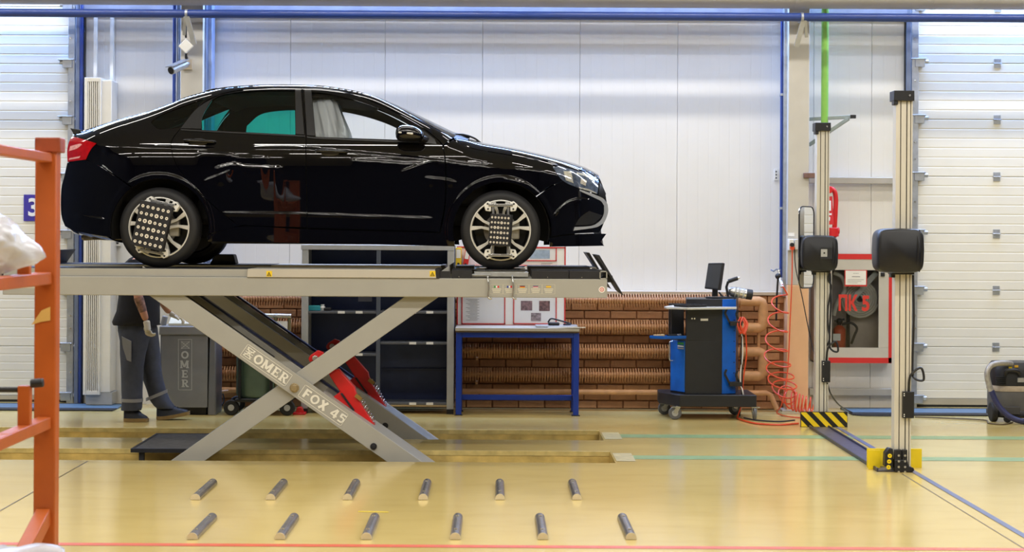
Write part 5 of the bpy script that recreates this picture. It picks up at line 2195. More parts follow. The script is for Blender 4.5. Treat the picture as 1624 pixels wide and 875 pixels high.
border(724.5, 391, 897, 517, 2, YB_ - 0.008, nb, 'board_edge', M_redf)
for (u0, v0, u1, v1) in ((732, 420, 801.5, 514), (814, 420, 883, 514), (814, 392, 883, 414)):
    m = MB()
    m.pbox(u0, v0, u1, v1, YB_ - 0.004, 0.003)
    sheet = m.build('sheet', mat('sheet_white', (222, 220, 218), 0.6, 0, 0.02), nb)
    border(u0, v0, u1, v1, 1.6, YB_ - 0.010, sheet, 'sheet_frame', M_redf)
    if u0 == 732:
        for k in range(16):
            m = MB()
            v = 474 + 2.2 * k
            m.pbox(739 + (k % 3) * 3, v, 760 - (k % 2) * 3, v + 0.7, YB_ - 0.006, 0.001)
            m.build('text_line', M_print, sheet)
    elif v0 == 420:
        for (a, b_, c, d_, tone) in ((826, 477, 844, 492, (120, 96, 100)), (855, 477, 872, 493, (110, 82, 84)), (842, 496, 858, 509, (136, 122, 124))):
            m = MB()
            m.pbox(a, b_, c, d_, YB_ - 0.006, 0.001)
            m.build('photo', mat('photo_%d' % a, tone, 0.5, 0, 0.6, 40), sheet)
    else:
        m = MB()
        m.pbox(840, 396, 872, 410, YB_ - 0.006, 0.001)
        m.build('photo', mat('photo_pale', (150, 166, 186), 0.5, 0, 0.25, 20), sheet)
for k, v in enumerate((417, 419.5)):
    m = MB()
    m.pbox(858, v, 876 - 3 * k, v + 0.8, YB_ - 0.002, 0.001)
    m.build('text_line', M_print, nb)

# ring binders on a narrow wall shelf
YK = 3.46
zk = P(735, 427, YK)[1]
ws = thing('wall_shelf', (P(735, 427, YK)[0], YK + 0.15, zk - 0.03), 'narrow white wall shelf holding ring binders beside the shelving unit', 'shelf')
m = MB()
m.box((P(722, 427, YK)[0], YK, zk - 0.02), (P(764, 427, YK)[0], YB_ - 0.012, zk))
m.build('board', M_white, ws)
m = MB()
m.box((P(727, 427, YK)[0], YK + 0.1, zk - 0.14), (P(730, 427, YK)[0], YB_ - 0.012, zk - 0.02))
m.build('bracket', M_shelfgrey, ws)


def binder(u0, u1, v0, lean, col, lab):
    x0, x1 = P(u0, 410, YK)[0], P(u1, 410, YK)[0]
    hgt = P(u0, v0, YK)[1] - zk
    r = Matrix.Translation((x0, YK + 0.02, zk + 0.001)) @ Matrix.Rotation(math.radians(lean), 4, 'Y')
    root = thing('ring_binder', (x0, YK + 0.02, zk + 0.001), lab, 'binder', 'ring binders on the wall shelf')
    w_ = x1 - x0
    m = MB()
    m.box((0, 0, 0), (w_, 0.22, hgt), r)
    m.build('cover', mat('binder_%d_%d_%d' % col, col, 0.4, 0, 0.04), root, bev=0.004)
    m = MB()
    m.box((0.006, -0.002, hgt * 0.52), (w_ - 0.006, 0.001, hgt * 0.92), r)
    m.build('spine_label', M_paper, root)
    m = MB()
    m.cyl(r @ Vector((w_ / 2, -0.003, hgt * 0.25)), r @ Vector((w_ / 2, 0.002, hgt * 0.25)), 0.012, 14)
    m.build('finger_hole', M_black, root)


binder(722.5, 731.5, 393, 0, (226, 190, 40), 'yellow ring binder upright on the wall shelf')
binder(733, 741, 394, 9, (200, 40, 36), 'red ring binder leaning to the right on the wall shelf')
b = MB()
b.box((P(745, 420, YK)[0], YK + 0.02, zk + 0.001), (P(760, 420, YK)[0], YK + 0.2, zk + 0.03))
small_thing('catalogue', b, mat('catalogue_blue', (96, 116, 140), 0.4, 0, 0.3, 30), 'thin blue catalogue lying right of the red binder', 'book', bev=0.003)

# =================================================================== workbench
wb = thing('workbench', (P(820, 660, 3.4)[0], 3.5, 0), 'blue steel workbench with grey top below the notice board', 'workbench')
YW_ = 3.24
zt_ = P(822, 520, YW_ - 0.03)[1]
zbt = P(822, 526.5, YW_ - 0.03)[1]
xa, xb = P(719.5, 600, YW_)[0], P(918, 600, YW_)[0]
DPT = 0.43
m = MB()
m.box((P(722, 522, YW_)[0], YW_ - 0.03, zbt + 0.008), (P(919, 522, YW_)[0], YW_ + DPT + 0.03, zt_))
m.build('worktop', mat('bench_top_grey', (176, 170, 158), 0.45, 0, 0.06, 10), wb, bev=0.004)
m = MB()
m.box((P(722, 522, YW_)[0] + .01, YW_ - 0.02, zbt - 0.006), (P(919, 522, YW_)[0] - .01, YW_ + DPT, zbt + 0.008))
m.build('underlay_board', mat('board_brown', (96, 78, 60), 0.7, 0, 0.1), wb)
lw = 0.055
for x in (xa + 0.02, xb - lw):
    for y in (YW_, YW_ + DPT - lw):
        m = MB()
        m.box((x, y, 0.006), (x + lw, y + lw, zbt - 0.006))
        lg = m.build('leg', M_benchblue, wb, bev=0.004)
        m = MB()
        m.box((x - 0.012, y - 0.006, 0), (x + lw + 0.012, y + lw + 0.006, 0.008))
        m.build('foot_plate', M_black, lg)
m = MB()
m.box((xa + 0.02 + lw, YW_, zbt - 0.055), (xb - lw, YW_ + 0.04, zbt - 0.006))
m.build('front_rail', M_benchblue, wb, bev=0.003)
m = MB()
m.box((xa + 0.02 + lw, YW_ + DPT - 0.045, zbt - 0.055), (xb - lw, YW_ + DPT - 0.005, zbt - 0.006))
m.build('back_rail', M_benchblue, wb, bev=0.003)
for x in (xa + 0.025, xb - lw + 0.005):
    for z in (zbt - 0.055, P(820, 637, YW_)[1]):
        m = MB()
        m.box((x, YW_ + lw, z), (x + 0.045, YW_ + DPT - lw, z + 0.045))
        m.build('side_rail', M_benchblue, wb)
z = P(820, 637.5, YW_)[1]
m = MB()
m.box((xa + 0.02 + lw, YW_ + 0.2, z), (xb - lw, YW_ + 0.24, z + 0.05))
m.build('stretcher', M_benchblue, wb, bev=0.003)
# things on the bench
zt_ += 0.001
m = MB()
x0, x1 = P(850, 517, YW_)[0], P(917, 517, YW_)[0]
m.box((x0, YW_ + 0.05, zt_), (x1, YW_ + 0.33, zt_ + 0.018))
small_thing('closed_laptop', m, mat('laptop_silver', (168, 168, 168), 0.35, 0.4, 0.05), 'closed silver laptop on the right end of the workbench', 'laptop', bev=0.006)
root = thing('handset', (P(882, 514, YW_)[0], YW_ + 0.12, zt_ + 0.019), 'small black handset with coiled cable on the closed laptop', 'handset')
xh = P(878, 514, YW_)[0]
zz_ = zt_ + 0.019
m = MB()
m.box((xh - 0.05, YW_ + 0.08, zz_), (xh + 0.06, YW_ + 0.16, zz_ + 0.03))
m.build('body', M_black, root, bev=0.01)
m = MB()
m.tube(bez([(xh - 0.05, YW_ + 0.12, zz_ + 0.03), (xh - 0.02, YW_ + 0.1, zz_ + 0.065), (xh + 0.05, YW_ + 0.12, zz_ + 0.05), (xh + 0.12, YW_ + 0.14, zz_ + 0.03), (xh + 0.17, YW_ + 0.15, zz_ + 0.012), (xh + 0.1, YW_ + 0.08, zz_ + 0.01)], 6), 0.008, 8)
m.build('cable', M_black, root)
m = MB()
x0 = P(872, 521, YW_)[0]
x1 = P(928, 521, YW_)[0]
m.add([(x0, YW_ - 0.02, zt_ + 0.001), (x1, YW_ - 0.04, zt_ + 0.004), (x1 - 0.03, YW_ + 0.045, zt_ + 0.003), (x0 - 0.02, YW_ + 0.045, zt_ + 0.001),
       (x0, YW_ - 0.02, zt_ + 0.006), (x1, YW_ - 0.04, zt_ + 0.014), (x1 - 0.03, YW_ + 0.045, zt_ + 0.008), (x0 - 0.02, YW_ + 0.045, zt_ + 0.006)],
      [(0, 3, 2, 1), (4, 5, 6, 7), (0, 1, 5, 4), (1, 2, 6, 5), (2, 3, 7, 6), (3, 0, 4, 7)])
small_thing('paper_sheets', m, M_paper, 'loose white sheets of paper over the workbench edge', 'paper')

# =================================================================== lift console
YO = 3.12
co = thing('lift_console', (P(295, 657, YO)[0], YO + 0.2, 0), 'grey steel lift control console with white vertical lettering', 'console')
x0, x1 = P(256, 600, YO)[0], P(329, 600, YO)[0]
x2 = P(342, 600, YO)[0]
z0, z1 = P(295, 646, YO)[1], P(295, 531, YO)[1]
zt3 = P(295, 517, YO)[1]
m = MB()
m.box((x0, YO, z0), (x1, YO + 0.38, z1))
fp_ = m.build('front_panel', M_console, co, bev=0.004)
m = MB()
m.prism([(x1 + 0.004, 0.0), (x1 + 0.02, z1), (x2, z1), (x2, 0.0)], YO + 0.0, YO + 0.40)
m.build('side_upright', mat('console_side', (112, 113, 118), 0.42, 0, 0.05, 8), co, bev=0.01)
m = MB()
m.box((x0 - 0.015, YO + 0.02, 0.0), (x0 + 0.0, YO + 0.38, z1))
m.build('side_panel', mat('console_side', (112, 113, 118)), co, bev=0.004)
m = MB()
m.box((x0 + 0.03, YO + 0.05, 0.0), (x1 - 0.02, YO + 0.36, z0))
m.build('plinth', M_black, co)
m = MB()
m.prism([(P(252, 532, YO)[0], z1), (P(253, 517, YO)[0], zt3), (x2 + 0.01, zt3), (x2 + 0.012, z1)], YO - 0.015, YO + 0.41)
m.build('lid', M_console, co, bev=0.01)
m = MB()
xa_, xb_ = P(266, 514, YO)[0], P(322, 514, YO)[0]
z2_ = zt3
m.add([(xa_, YO + 0.03, z2_), (xb_, YO + 0.03, z2_), (xb_, YO + 0.33, z2_), (xa_, YO + 0.33, z2_),
       (xa_, YO + 0.03, z2_ + 0.025), (xb_, YO + 0.03, z2_ + 0.025), (xb_, YO + 0.33, z2_ + 0.14), (xa_, YO + 0.33, z2_ + 0.14)],
      [(0, 3, 2, 1), (4, 5, 6, 7), (0, 1, 5, 4), (1, 2, 6, 5), (2, 3, 7, 6), (3, 0, 4, 7)])
cp = m.build('control_panel', mat('panel_cream', (206, 200, 176), 0.45, 0, 0.06, 16), co, bev=0.004)
for k, (fx, fy, col) in enumerate(((.12, .45, M_yellow), (.3, .7, M_black), (.5, .4, M_red), (.7, .6, M_black), (.85, .5, M_yellow))):
    m = MB()
    yv = YO + 0.03 + 0.3 * fy
    zv = z2_ + 0.025 + 0.115 * fy
    m.cyl((xa_ + (xb_ - xa_) * fx, yv, zv), (xa_ + (xb_ - xa_) * fx, yv - 0.01, zv + 0.022), 0.014, 12)
    m.build('button', col, cp)
m = MB()
m.cyl((P(252, 512, YO)[0] + 0.02, YO + 0.1, zt3), (P(259, 512, YO)[0], YO + 0.1, zt3 + 0.09), 0.028, 14)
m.build('cable_gland', M_console, co, bev=0.006)
# lettering
yl = YO - 0.0022
c = [P(283, 538, yl), P(304, 538, yl), P(304, 618, yl), P(283, 618, yl)]
frame_line(fp_, c, yl, 0.005, mat('console_letter', (196, 196, 194), 0.6, 0, 0))
for k, chh in enumerate('OMER'):
    px_, pz_ = P(287.2, 568.5 + 15.0 * k, yl)
    letters(chh, 0.072, fp_, (px_ + (0.006 if chh in 'ER' else 0) - (.008 if chh == 'M' else 0), yl, pz_), (1, 0, 0), (0, 0, 1), mat('console_letter', (196, 196, 194)), thick=0.0006)
m = MB()
for k in range(6):
    a, b_ = P3(287, 541.5 + 2.2 * k, yl), P3(301, 541.5 + 2.2 * k, yl)
    m.bar(a, b_, 0.0012, 0.004)
for (a, b_) in (((287, 541), (301, 553)), ((301, 541), (287, 553))):
    m.bar(P3(*a, yl), P3(*b_, yl), 0.003 + .0004 * (a[0] > 290), 0.006)
m.build('emblem', mat('console_letter', (196, 196, 194)), fp_)

# =================================================================== oil tank on wheels behind the arm
YT = 3.1
ot = thing('oil_drain_tank', (P(410, 645, YT)[0], YT + 0.25, 0), 'green wheeled oil drain tank behind the lettered lift arm', 'tank')
xc = P(405, 580, YT)[0]
rr_ = (P(440, 580, YT)[0] - P(370, 580, YT)[0]) / 2
zt5, zb5 = P(405, 512, YT)[1], P(405, 632, YT)[1]
M_tank = mat('tank_green', (86, 106, 92), 0.38, 0, 0.1, 8)
m = MB()
m.lathe((xc, YT + rr_, 0), [(0, zb5), (rr_ - 0.02, zb5), (rr_, zb5 + 0.03), (rr_, zt5 - 0.03), (rr_ - 0.03, zt5), (0, zt5 + 0.01)], 'Z', 36)
m.build('tank', M_tank, ot)
for u in (380, 430):
    m = MB()
    x = P(u, 560, YT)[0]
    m.box((x - 0.012, YT - 0.01, zb5), (x + 0.012, YT + 0.04, zt5))
    m.build('strap', M_black, ot)
m = MB()
m.box((P(372, 630, YT)[0], YT, zb5 - 0.035), (P(462, 630, YT)[0], YT + 0.5, zb5))
m.build('chassis', M_black, ot, bev=0.01)
for (u, dy) in ((366, 0.02), (366, 0.42), (455, 0.02)):
    m = MB()
    x = P(u, 632, YT)[0]
    m.cyl((x, YT + dy, 0.075), (x, YT + dy + 0.045, 0.075), 0.075, 24)
    wv = m.build('wheel', M_rubber, ot, bev=0.01)
    m = MB()
    m.cyl((x, YT + dy - 0.004, 0.075), (x, YT + dy + 0.05, 0.075), 0.03, 16)
    m.build('hub', M_shelfgrey, wv)
m = MB()
m.cyl(P3(420, 500, YT + 0.1), P3(462, 501, YT + 0.1), 0.02, 14)
m.build('chrome_rail', M_steel, ot)
for u in (437, 459):
    m = MB()
    m.cyl(P3(u, 501, YT + 0.1), P3(u, 632, YT + 0.1), 0.014, 10)
    m.build('frame_post', mat('frame_brass', (118, 108, 72), 0.45, 0.3, 0.1), ot)
m = MB()
m.pbox(438, 509, 456, 545, YT + 0.09, 0.006)
m.build('label_plate', M_paper, ot)
# cable loop on the brick wall behind
m = MB()
m.tube(bez([P3(341, 612, 3.7), P3(352, 622, 3.7), P3(355, 636, 3.68), P3(348, 646, 3.65), P3(341, 648, 3.6)], 8), 0.008, 8)
small_thing('power_cable', m, M_black, 'thin black cable looping down beside the control console', 'cable')
m = MB()
m.tube([P3(342, 622, 3.62), P3(362, 620, 3.66)], 0.016, 10)
small_thing('pipe_stub', m, M_rad, 'short brown pipe stub on the bricks beside the console', 'pipe')
m = MB()
x, z = P(476, 645, 3.3)
m.box((x - 0.06, 3.2, 0), (x + 0.06, 3.34, 0.02))
m.prism([(x - 0.04, 0.02), (x + 0.04, 0.02), (x + 0.02, 0.07), (x - 0.02, 0.07)], 3.22, 3.32)
small_thing('floor_jack', m, M_red, 'small red jack stand on the floor behind the lift pivot', 'jack', bev=0.004)

# =================================================================== the mechanic
YM = 2.62
SC = (D0 + YM) / FPX


def pm(u, v, dy=0.0):
    return P3(u, v, YM + dy)


M_skin = mat('skin', (196, 140, 112), 0.55, 0, 0.06, 14)
M_tee = mat('tee_navy', (20, 21, 30), 0.85, 0, 0.12, 20, bump=0.15, bscale=30)
M_trous = mat('trousers_blue_grey', (66, 70, 84), 0.85, 0, 0.14, 16, bump=0.25, bscale=24)
M_glove = mat('glove_white', (206, 198, 182), 0.85, 0, 0.06, 30, bump=0.2, bscale=60)
M_shoe = mat('shoe_blue_black', (30, 33, 42), 0.6, 0, 0.2, 20)
M_sole = mat('shoe_sole', (150, 124, 80), 0.8, 0, 0.15, 20)
man = thing('person', (pm(225, 660).x, YM, 0), 'person in navy t-shirt, grey-blue work trousers and white gloves at the console', 'person')


def skin_mesh(name, chains, material, parent, sub=2):
    """continuous surface grown around joined chains of (point, rx, ry); a chain may start at an index of an earlier vertex"""
    vs_, es, rad = [], [], []
    for start, pts in chains:
        prev = start
        for p, r in pts:
            vs_.append(Vector(p) - ORG[parent])
            rad.append(r if isinstance(r, tuple) else (r, r))
            i = len(vs_) - 1
            if prev is not None:
                es.append((prev, i))
            prev = i
    me = bpy.data.meshes.new(name)
    me.from_pydata(vs_, es, [])
    o = link(name, me, material, parent, ORG[parent])
    md = o.modifiers.new('skin', 'SKIN')
    md.use_smooth_shade = True
    if not me.skin_vertices:
        bpy.context.view_layer.objects.active = o
    sv = me.skin_vertices[0].data
    for i, r in enumerate(rad):
        sv[i].radius = r
        sv[i].use_root = (i == 0)
    sd = o.modifiers.new('sub', 'SUBSURF')
    sd.levels = sd.render_levels = sub
    return o


zf0 = 0.0
# body: pelvis, torso, neck, head, arms, legs as one skin
pel = pm(218, 520, 0)
hz = 1.02
X0 = pel.x
def B(dx, dy, z):
    return Vector((X0 + dx, YM + dy, z))
head_c = B(0.10, 0.0, 1.66)
elb_n, wr_n = pm(219, 470, -0.27), pm(232, 509, -0.25)
elb_f, wr_f = pm(258, 478, 0.24), pm(270, 497, 0.28)
sh_n, sh_f = B(0.02, -0.19, 1.47), B(0.04, 0.19, 1.47)
kn_n, an_n = pm(210, 585, -0.09), pm(212, 645, -0.09)
kn_f, an_f = pm(240, 580, 0.10), pm(259, 640, 0.10)
body = skin_mesh('body', [
    (None, [(B(0, 0, 0.98), (.13, .15)), (B(0.0, 0, 1.12), (.11, .14)), (B(0.02, 0, 1.28), (.12, .15)), (B(0.03, 0, 1.43), (.11, .14)), (B(0.05, 0, 1.51), .055), (B(0.075, 0, 1.57), .055), (B(0.10, 0, 1.66), (.088, .075)), (B(0.105, 0, 1.74), (.08, .07)), (B(0.10, 0, 1.78), (.05, .045))]),
    (3, [(B(0.02, -0.15, 1.455), .065), (sh_n + Vector((0, 0, -.04)), .06), ((sh_n + elb_n) / 2, .052), (elb_n, .045), ((elb_n + wr_n) / 2, .04), (wr_n, .031)]),
    (3, [(B(0.03, 0.15, 1.455), .065), (sh_f + Vector((0, 0, -.04)), .06), ((sh_f + elb_f) / 2, .052), (elb_f, .045), ((elb_f + wr_f) / 2, .04), (wr_f, .031)]),
    (0, [(B(-0.01, -0.09, 0.90), .085), (kn_n, .062), ((kn_n + an_n) / 2, .055), (an_n, .04)]),
    (0, [(B(0.03, 0.09, 0.90), .085), (kn_f, .062), ((kn_f + an_f) / 2, .055), (an_f, .04)]),
], M_skin, man)
# tattoo on the near forearm: a dark sleeve wrapped on the skin
ta, tb = elb_n.lerp(wr_n, 0.02), elb_n.lerp(wr_n, 0.62)
M_tat = mat('tattoo_ink', (142, 104, 88), 0.6, 0, 0.6, 30)
m = MB()
m.tube([ta.lerp(tb, t) for t in (0, .25, .5, .75, 1)], 0.04, 18, radii=[.0440, .0440, .0422, .0398, .0362])
m.build('tattoo', M_tat, man)
# face
m = MB()
m.tube([head_c + Vector((.080, 0, .02)), head_c + Vector((.112, 0, -.015)), head_c + Vector((.085, 0, -.028))], .014, 8)
m.build('nose', M_skin, man)
for s in (-1, 1):
    MB().ball(head_c + Vector((.082, s * .032, .025)), .012).build('eye', M_paper, man)
    MB().ball(head_c + Vector((-.002, s * .082, .0)), .022, .010, .034).build('ear', M_skin, man)
MB().ball(head_c + Vector((.082, 0, -.055)), .012, .026, .007).build('mouth', mat('lips', (160, 90, 84), 0.5), man)
m = MB()
m.ball(head_c + Vector((-.015, 0, .045)), .105, .092, .10)
m.v = [p for p in m.v]
m.build('hair', mat('hair_dark', (40, 32, 28), 0.7, 0, 0.2, 40), man)
# t-shirt
def shell(name, rings, material, parent, n=28, cap=True, wrinkle=0.008):
    """rings of (centre, half x, half y): a closed cloth tube"""
    m = MB()
    vs_, fs = [], []
    for k, (c, rx, ry) in enumerate(rings):
        for i in range(n):
            a = 2 * math.pi * i / n
            w_ = 1 + wrinkle * 3 * math.sin(5 * a + 2.1 * k) + wrinkle * 2 * math.sin(9 * a - 3.3 * k)
            vs_.append(Vector(c) + Vector((rx * math.cos(a) * w_, ry * math.sin(a) * w_, 0)))
    for k in range(len(rings) - 1):
        for i in range(n):
            fs.append((k * n + i, k * n + (i + 1) % n, (k + 1) * n + (i + 1) % n, (k + 1) * n + i))
    if cap:
        fs += [tuple(range(n))[::-1], tuple(range((len(rings) - 1) * n, len(rings) * n))]
    m.add(vs_, fs)
    return m.build(name, material, parent, angle=70)


hem_l, hem_r = pm(179, 513).x, pm(253, 513).x
zh = pm(215, 515).z
hc = (hem_l + hem_r) / 2
zc_ = pm(215, 470).z
tl0, tl1 = pm(186, 470).x, pm(255, 470).x
tee = shell('t_shirt', [((hc, YM, zh), (hem_r - hem_l) / 2, .20), ((hc, YM, zh + .03), (hem_r - hem_l) / 2 * 1.0, .21), (((tl0 + tl1) / 2 - .005, YM, (zh + zc_) / 2), (tl1 - tl0) / 2 * .98, .205), (((tl0 + tl1) / 2, YM, zc_), (tl1 - tl0) / 2 * .93, .20), (B(0.0, 0, 1.30), .185, .20), (B(0.01, 0, 1.42), .165, .215), (B(0.03, 0, 1.50), .11, .17), (B(0.05, 0, 1.535), .065, .075)], M_tee, man)
for s, e in ((sh_n, elb_n), (sh_f, elb_f)):
    a = s + Vector((0, 0, .01))
    b = s.lerp(e, .68)
    m = MB()
    m.tube([a, a.lerp(b, .3), a.lerp(b, .7), b], .08, 18, radii=[.075, .082, .078, .076])
    m.build('sleeve', M_tee, tee)
# trousers
def leg(name, pts, parent):
    m = MB()
    n = 22
    vs_, fs = [], []
    for k, (u, v, hw, dy, hy) in enumerate(pts):
        c = pm(u, v, dy)
        for i in range(n):
            a = 2 * math.pi * i / n
            w_ = 1 + 0.02 * math.sin(4 * a + 1.7 * k) + 0.015 * math.sin(7 * a - 2.3 * k)
            vs_.append(c + Vector((hw * SC * math.cos(a) * w_, hy * math.sin(a) * w_, 0)))
    for k in range(len(pts) - 1):
        for i in range(n):
            fs.append((k * n + i, k * n + (i + 1) % n, (k + 1) * n + (i + 1) % n, (k + 1) * n + i))
    fs += [tuple(range(n))[::-1], tuple(range((len(pts) - 1) * n, len(pts) * n))]
    m.add(vs_, fs)
    return m.build(name, material=M_trous, parent=parent, angle=70)


tr = leg('trousers', [(212, 502, 24, 0, .15), (213, 512, 26, 0, .165), (215, 524, 28, -.02, .165), (213, 540, 23, -.06, .13), (211, 560, 20, -.08, .105), (209.5, 580, 18, -.09, .10), (209.5, 600, 17.5, -.09, .095), (209.5, 620, 16.5, -.09, .092), (209.5, 633, 16, -.09, .092), (209, 646, 16.5, -.09, .095), (208, 650, 16, -.09, .09)], man)
leg('trouser_leg', [(222, 505, 22, .05, .13), (226, 520, 24, .06, .13), (231, 545, 22, .09, .115), (236, 565, 18.5, .10, .105), (239, 583, 16.5, .10, .10), (243, 603, 16, .10, .095), (248.5, 620, 15.5, .10, .092), (254, 634, 16, .10, .092), (260, 643, 16, .10, .09), (263, 647, 14, .10, .08)], tr)
# reflective bands and thigh pocket
for (u, v, hw, dy, tilt) in ((209.5, 634, 17.2, -.09, 0.0), (248.5, 626.5, 17.0, .10, -.42)):
    m = MB()
    n = 24
    vs_, fs = [], []
    for dz in (-.016, .016):
        c = pm(u, v, dy)
        for i in range(n):
            a = 2 * math.pi * i / n
            x = hw * SC * math.cos(a)
            vs_.append(c + Vector((x, .101 * math.sin(a), dz - x * tilt)))
    fs = [(i, (i + 1) % n, n + (i + 1) % n, n + i) for i in range(n)]
    m.add(vs_, fs)
    m.build('reflective_band', mat('reflective_tape', (150, 150, 152), 0.4, 0.2, 0.05), tr)
m = MB()
p = [pm(192.5, 533, -.185), pm(208, 541, -.222), pm(208, 574, -.215), pm(201, 571, -.20), pm(195, 552, -.18)]
m.add(p + [q + Vector((0, .02, 0)) for q in p], [(0, 1, 2, 3, 4), (9, 8, 7, 6, 5)] + [(i, (i + 1) % 5, (i + 1) % 5 + 5, i + 5) for i in range(5)])
m.build('thigh_pocket', mat('pocket_grey', (128, 128, 130), 0.8, 0, 0.08), tr, bev=0.004)


# shoes
def shoe(heel, toe, dy, lift_toe, parent):
    a, b = pm(*heel, dy), pm(*toe, dy)
    a.z = 0.0
    L = b.x - a.x
    n = 14
    st = []
    for k in range(n + 1):
        t = k / n
        w_ = (.042 + .014 * math.sin(math.pi * min(1, t * 1.15)) + .006 * t) * (1 if t < .93 else .55) * (1 if t > .02 else .7)
        h = (.15 - .03 * t) if t < .38 else .138 - .095 * ((t - .38) / .62) ** 0.8
        if t > .95:
            h *= .7
        st.append((a.x + L * t, w_, h, .03, lift_toe * max(0, t - .1) ** 1.4))
    up = MB()
    so = MB()
    for mb, mode in ((up, 0), (so, 1)):
        vs_, fs = [], []
        q = 14
        for x, w_, h, s_, z0 in st:
            for i in range(q):
                t = 2 * math.pi * i / q
                if mode == 0:
                    z = max(.022, .022 + (h - .022) * max(0, math.sin(t)) ** .7)
                    vs_.append((x, a.y + w_ * math.cos(t) * (1 - .25 * max(0, math.sin(t))), z + z0))
                else:
                    z = .034 if math.sin(t) > 0 else .001
                    vs_.append((x, a.y + (w_ + .006) * math.cos(t), z + z0))
        m_ = len(st)
        for k in range(m_ - 1):
            for i in range(q):
                fs.append((k * q + i, k * q + (i + 1) % q, (k + 1) * q + (i + 1) % q, (k + 1) * q + i))
        fs += [tuple(range(q))[::-1], tuple(range((m_ - 1) * q, m_ * q))]
        mb.add(vs_, fs)
    o = up.build('shoe', M_shoe, parent, angle=60)
    so.build('sole', M_sole, o, angle=50)
    for k in range(3):
        m = MB()
        x = a.x + L * (.45 + .09 * k)
        h = .138 - .095 * ((.07 + .09 * k) / .62) ** 0.8 + lift_toe * (.35 + .09 * k) ** 1.4
        m.tube([(x - .01, a.y - .03, h - .012), (x, a.y, h + .006), (x + .01, a.y + .03, h - .012)], .004, 6)
        m.build('lace', M_black, o)


shoe((197, 660), (235.5, 660), -.09, 0.0, man)
shoe((249, 657), (300.5, 657), .10, 0.055, man)


# gloves: palm with five fingers
def glove(wr, palm_dir, curl_dir, side_dir, parent, name='glove', curl=1.0):
    d, c, s = (Vector(v).normalized() for v in (palm_dir, curl_dir, side_dir))
    ch_ = [(None, [(wr - d * .03, .036), (wr, .034), (wr + d * .045, (.042, .030)), (wr + d * .085, (.042, .028))])]
    o = skin_mesh(name, ch_, M_glove, parent, 2)
    base = wr + d * .08
    for k, (off, L) in enumerate(((-.032, .062), (-.011, .072), (.011, .068), (.031, .054))):
        p0 = base + s * off - d * .012
        p1 = p0 + d * (L * .45)
        p2 = p1 + (d * .45 + c * .9 * curl).normalized() * (L * .5)
        p3 = p2 + (c * 1.0 * curl - d * .5).normalized() * (L * .42)
        skin_mesh('finger', [(None, [(p0, .0115), (p1, .0112), (p2, .0105), (p3, .0088)])], M_glove, o, 2)
    t0 = wr + d * .03 - s * .030
    t1 = t0 + (d * .7 - s * .6 + c * .3).normalized() * .035
    t2 = t1 + (d * .8 + c * .6).normalized() * .032
    skin_mesh('thumb', [(None, [(t0, .014), (t1, .013), (t2, .0105)])], M_glove, o, 2)
    return o


glove(wr_n + Vector((.005, 0, -.02)), (.18, 0, -1), (.9, .3, -.1), (.75, -.55, .1), man, curl=1.0)
glove(wr_f + Vector((.02, 0, -.005)), (1, .1, -.45), (.25, 0, -1), (0, 1, 0), man, curl=.9)


def zprism(mb, pts, z0, z1):
    """plan polygon of (x,y) raised from z0 to z1"""
    n = len(pts)
    vs_ = [(p[0], p[1], z0) for p in pts] + [(p[0], p[1], z1) for p in pts]
    fs = [tuple(range(n))[::-1], tuple(range(n, 2 * n))] + [(i, (i + 1) % n, (i + 1) % n + n, i + n) for i in range(n)]
    return mb.add(vs_, fs)


# =================================================================== alignment computer cart
YF = 3.00


def cx(u, Y=YF):
    return P(u, 560, Y)[0]


def czv(v, Y=YF, u=1116):
    return P(u, v, Y)[1]


cart = thing('computer_cart', (cx(1120), YF + 0.3, 0), 'black and blue wheeled wheel alignment computer cart against the brick wall', 'cart')
zb0, zb1 = czv(644), czv(625)
m = MB()
base_plan = [(cx(1077), YF - 0.06), (cx(1199), YF - 0.06), (cx(1199), YF + 0.52), (cx(1046, YF + .3), YF + 0.52), (cx(1045, YF + .25), YF + 0.22)]
zprism(m, base_plan, zb0, zb1)
m.build('base', M_cartblack, cart, bev=0.008)
ztc = czv(474)
# body walls: left chamfer has an open bay above a blue door
plan = [(cx(1087), YF), (cx(1145), YF), (cx(1168), YF + 0.07), (cx(1172, YF + .4), YF + 0.46), (cx(1064, YF + .4), YF + 0.46), (cx(1063.5, YF + .2), YF + 0.20)]
m = MB()
zprism(m, plan, zb1, czv(540))
m.build('lower_body', M_cartblack, cart, bev=0.004)
m = MB()
zprism(m, [(cx(1088), YF), (cx(1145), YF), (cx(1168), YF + 0.07), (cx(1172, YF + .4), YF + 0.46), (cx(1088, YF + .4), YF + 0.46)], czv(540), ztc)
m.build('upper_body', M_cartblack, cart, bev=0.004)
m = MB()
zprism(m, [(cx(1064, YF + .2), YF + 0.40), (cx(1088, YF + .2), YF + 0.40), (cx(1088, YF + .2), YF + 0.46), (cx(1064, YF + .2), YF + 0.46)], czv(540), ztc - 0.06)
m.build('bay_back', M_cartblack, cart)
m = MB()
zprism(m, [(cx(1064, YF + .2), YF + 0.21), (cx(1066, YF + .2), YF + 0.21), (cx(1066, YF + .4), YF + 0.46), (cx(1064, YF + .4), YF + 0.46)], czv(540), czv(490))
m.build('bay_side', M_cartblack, cart)
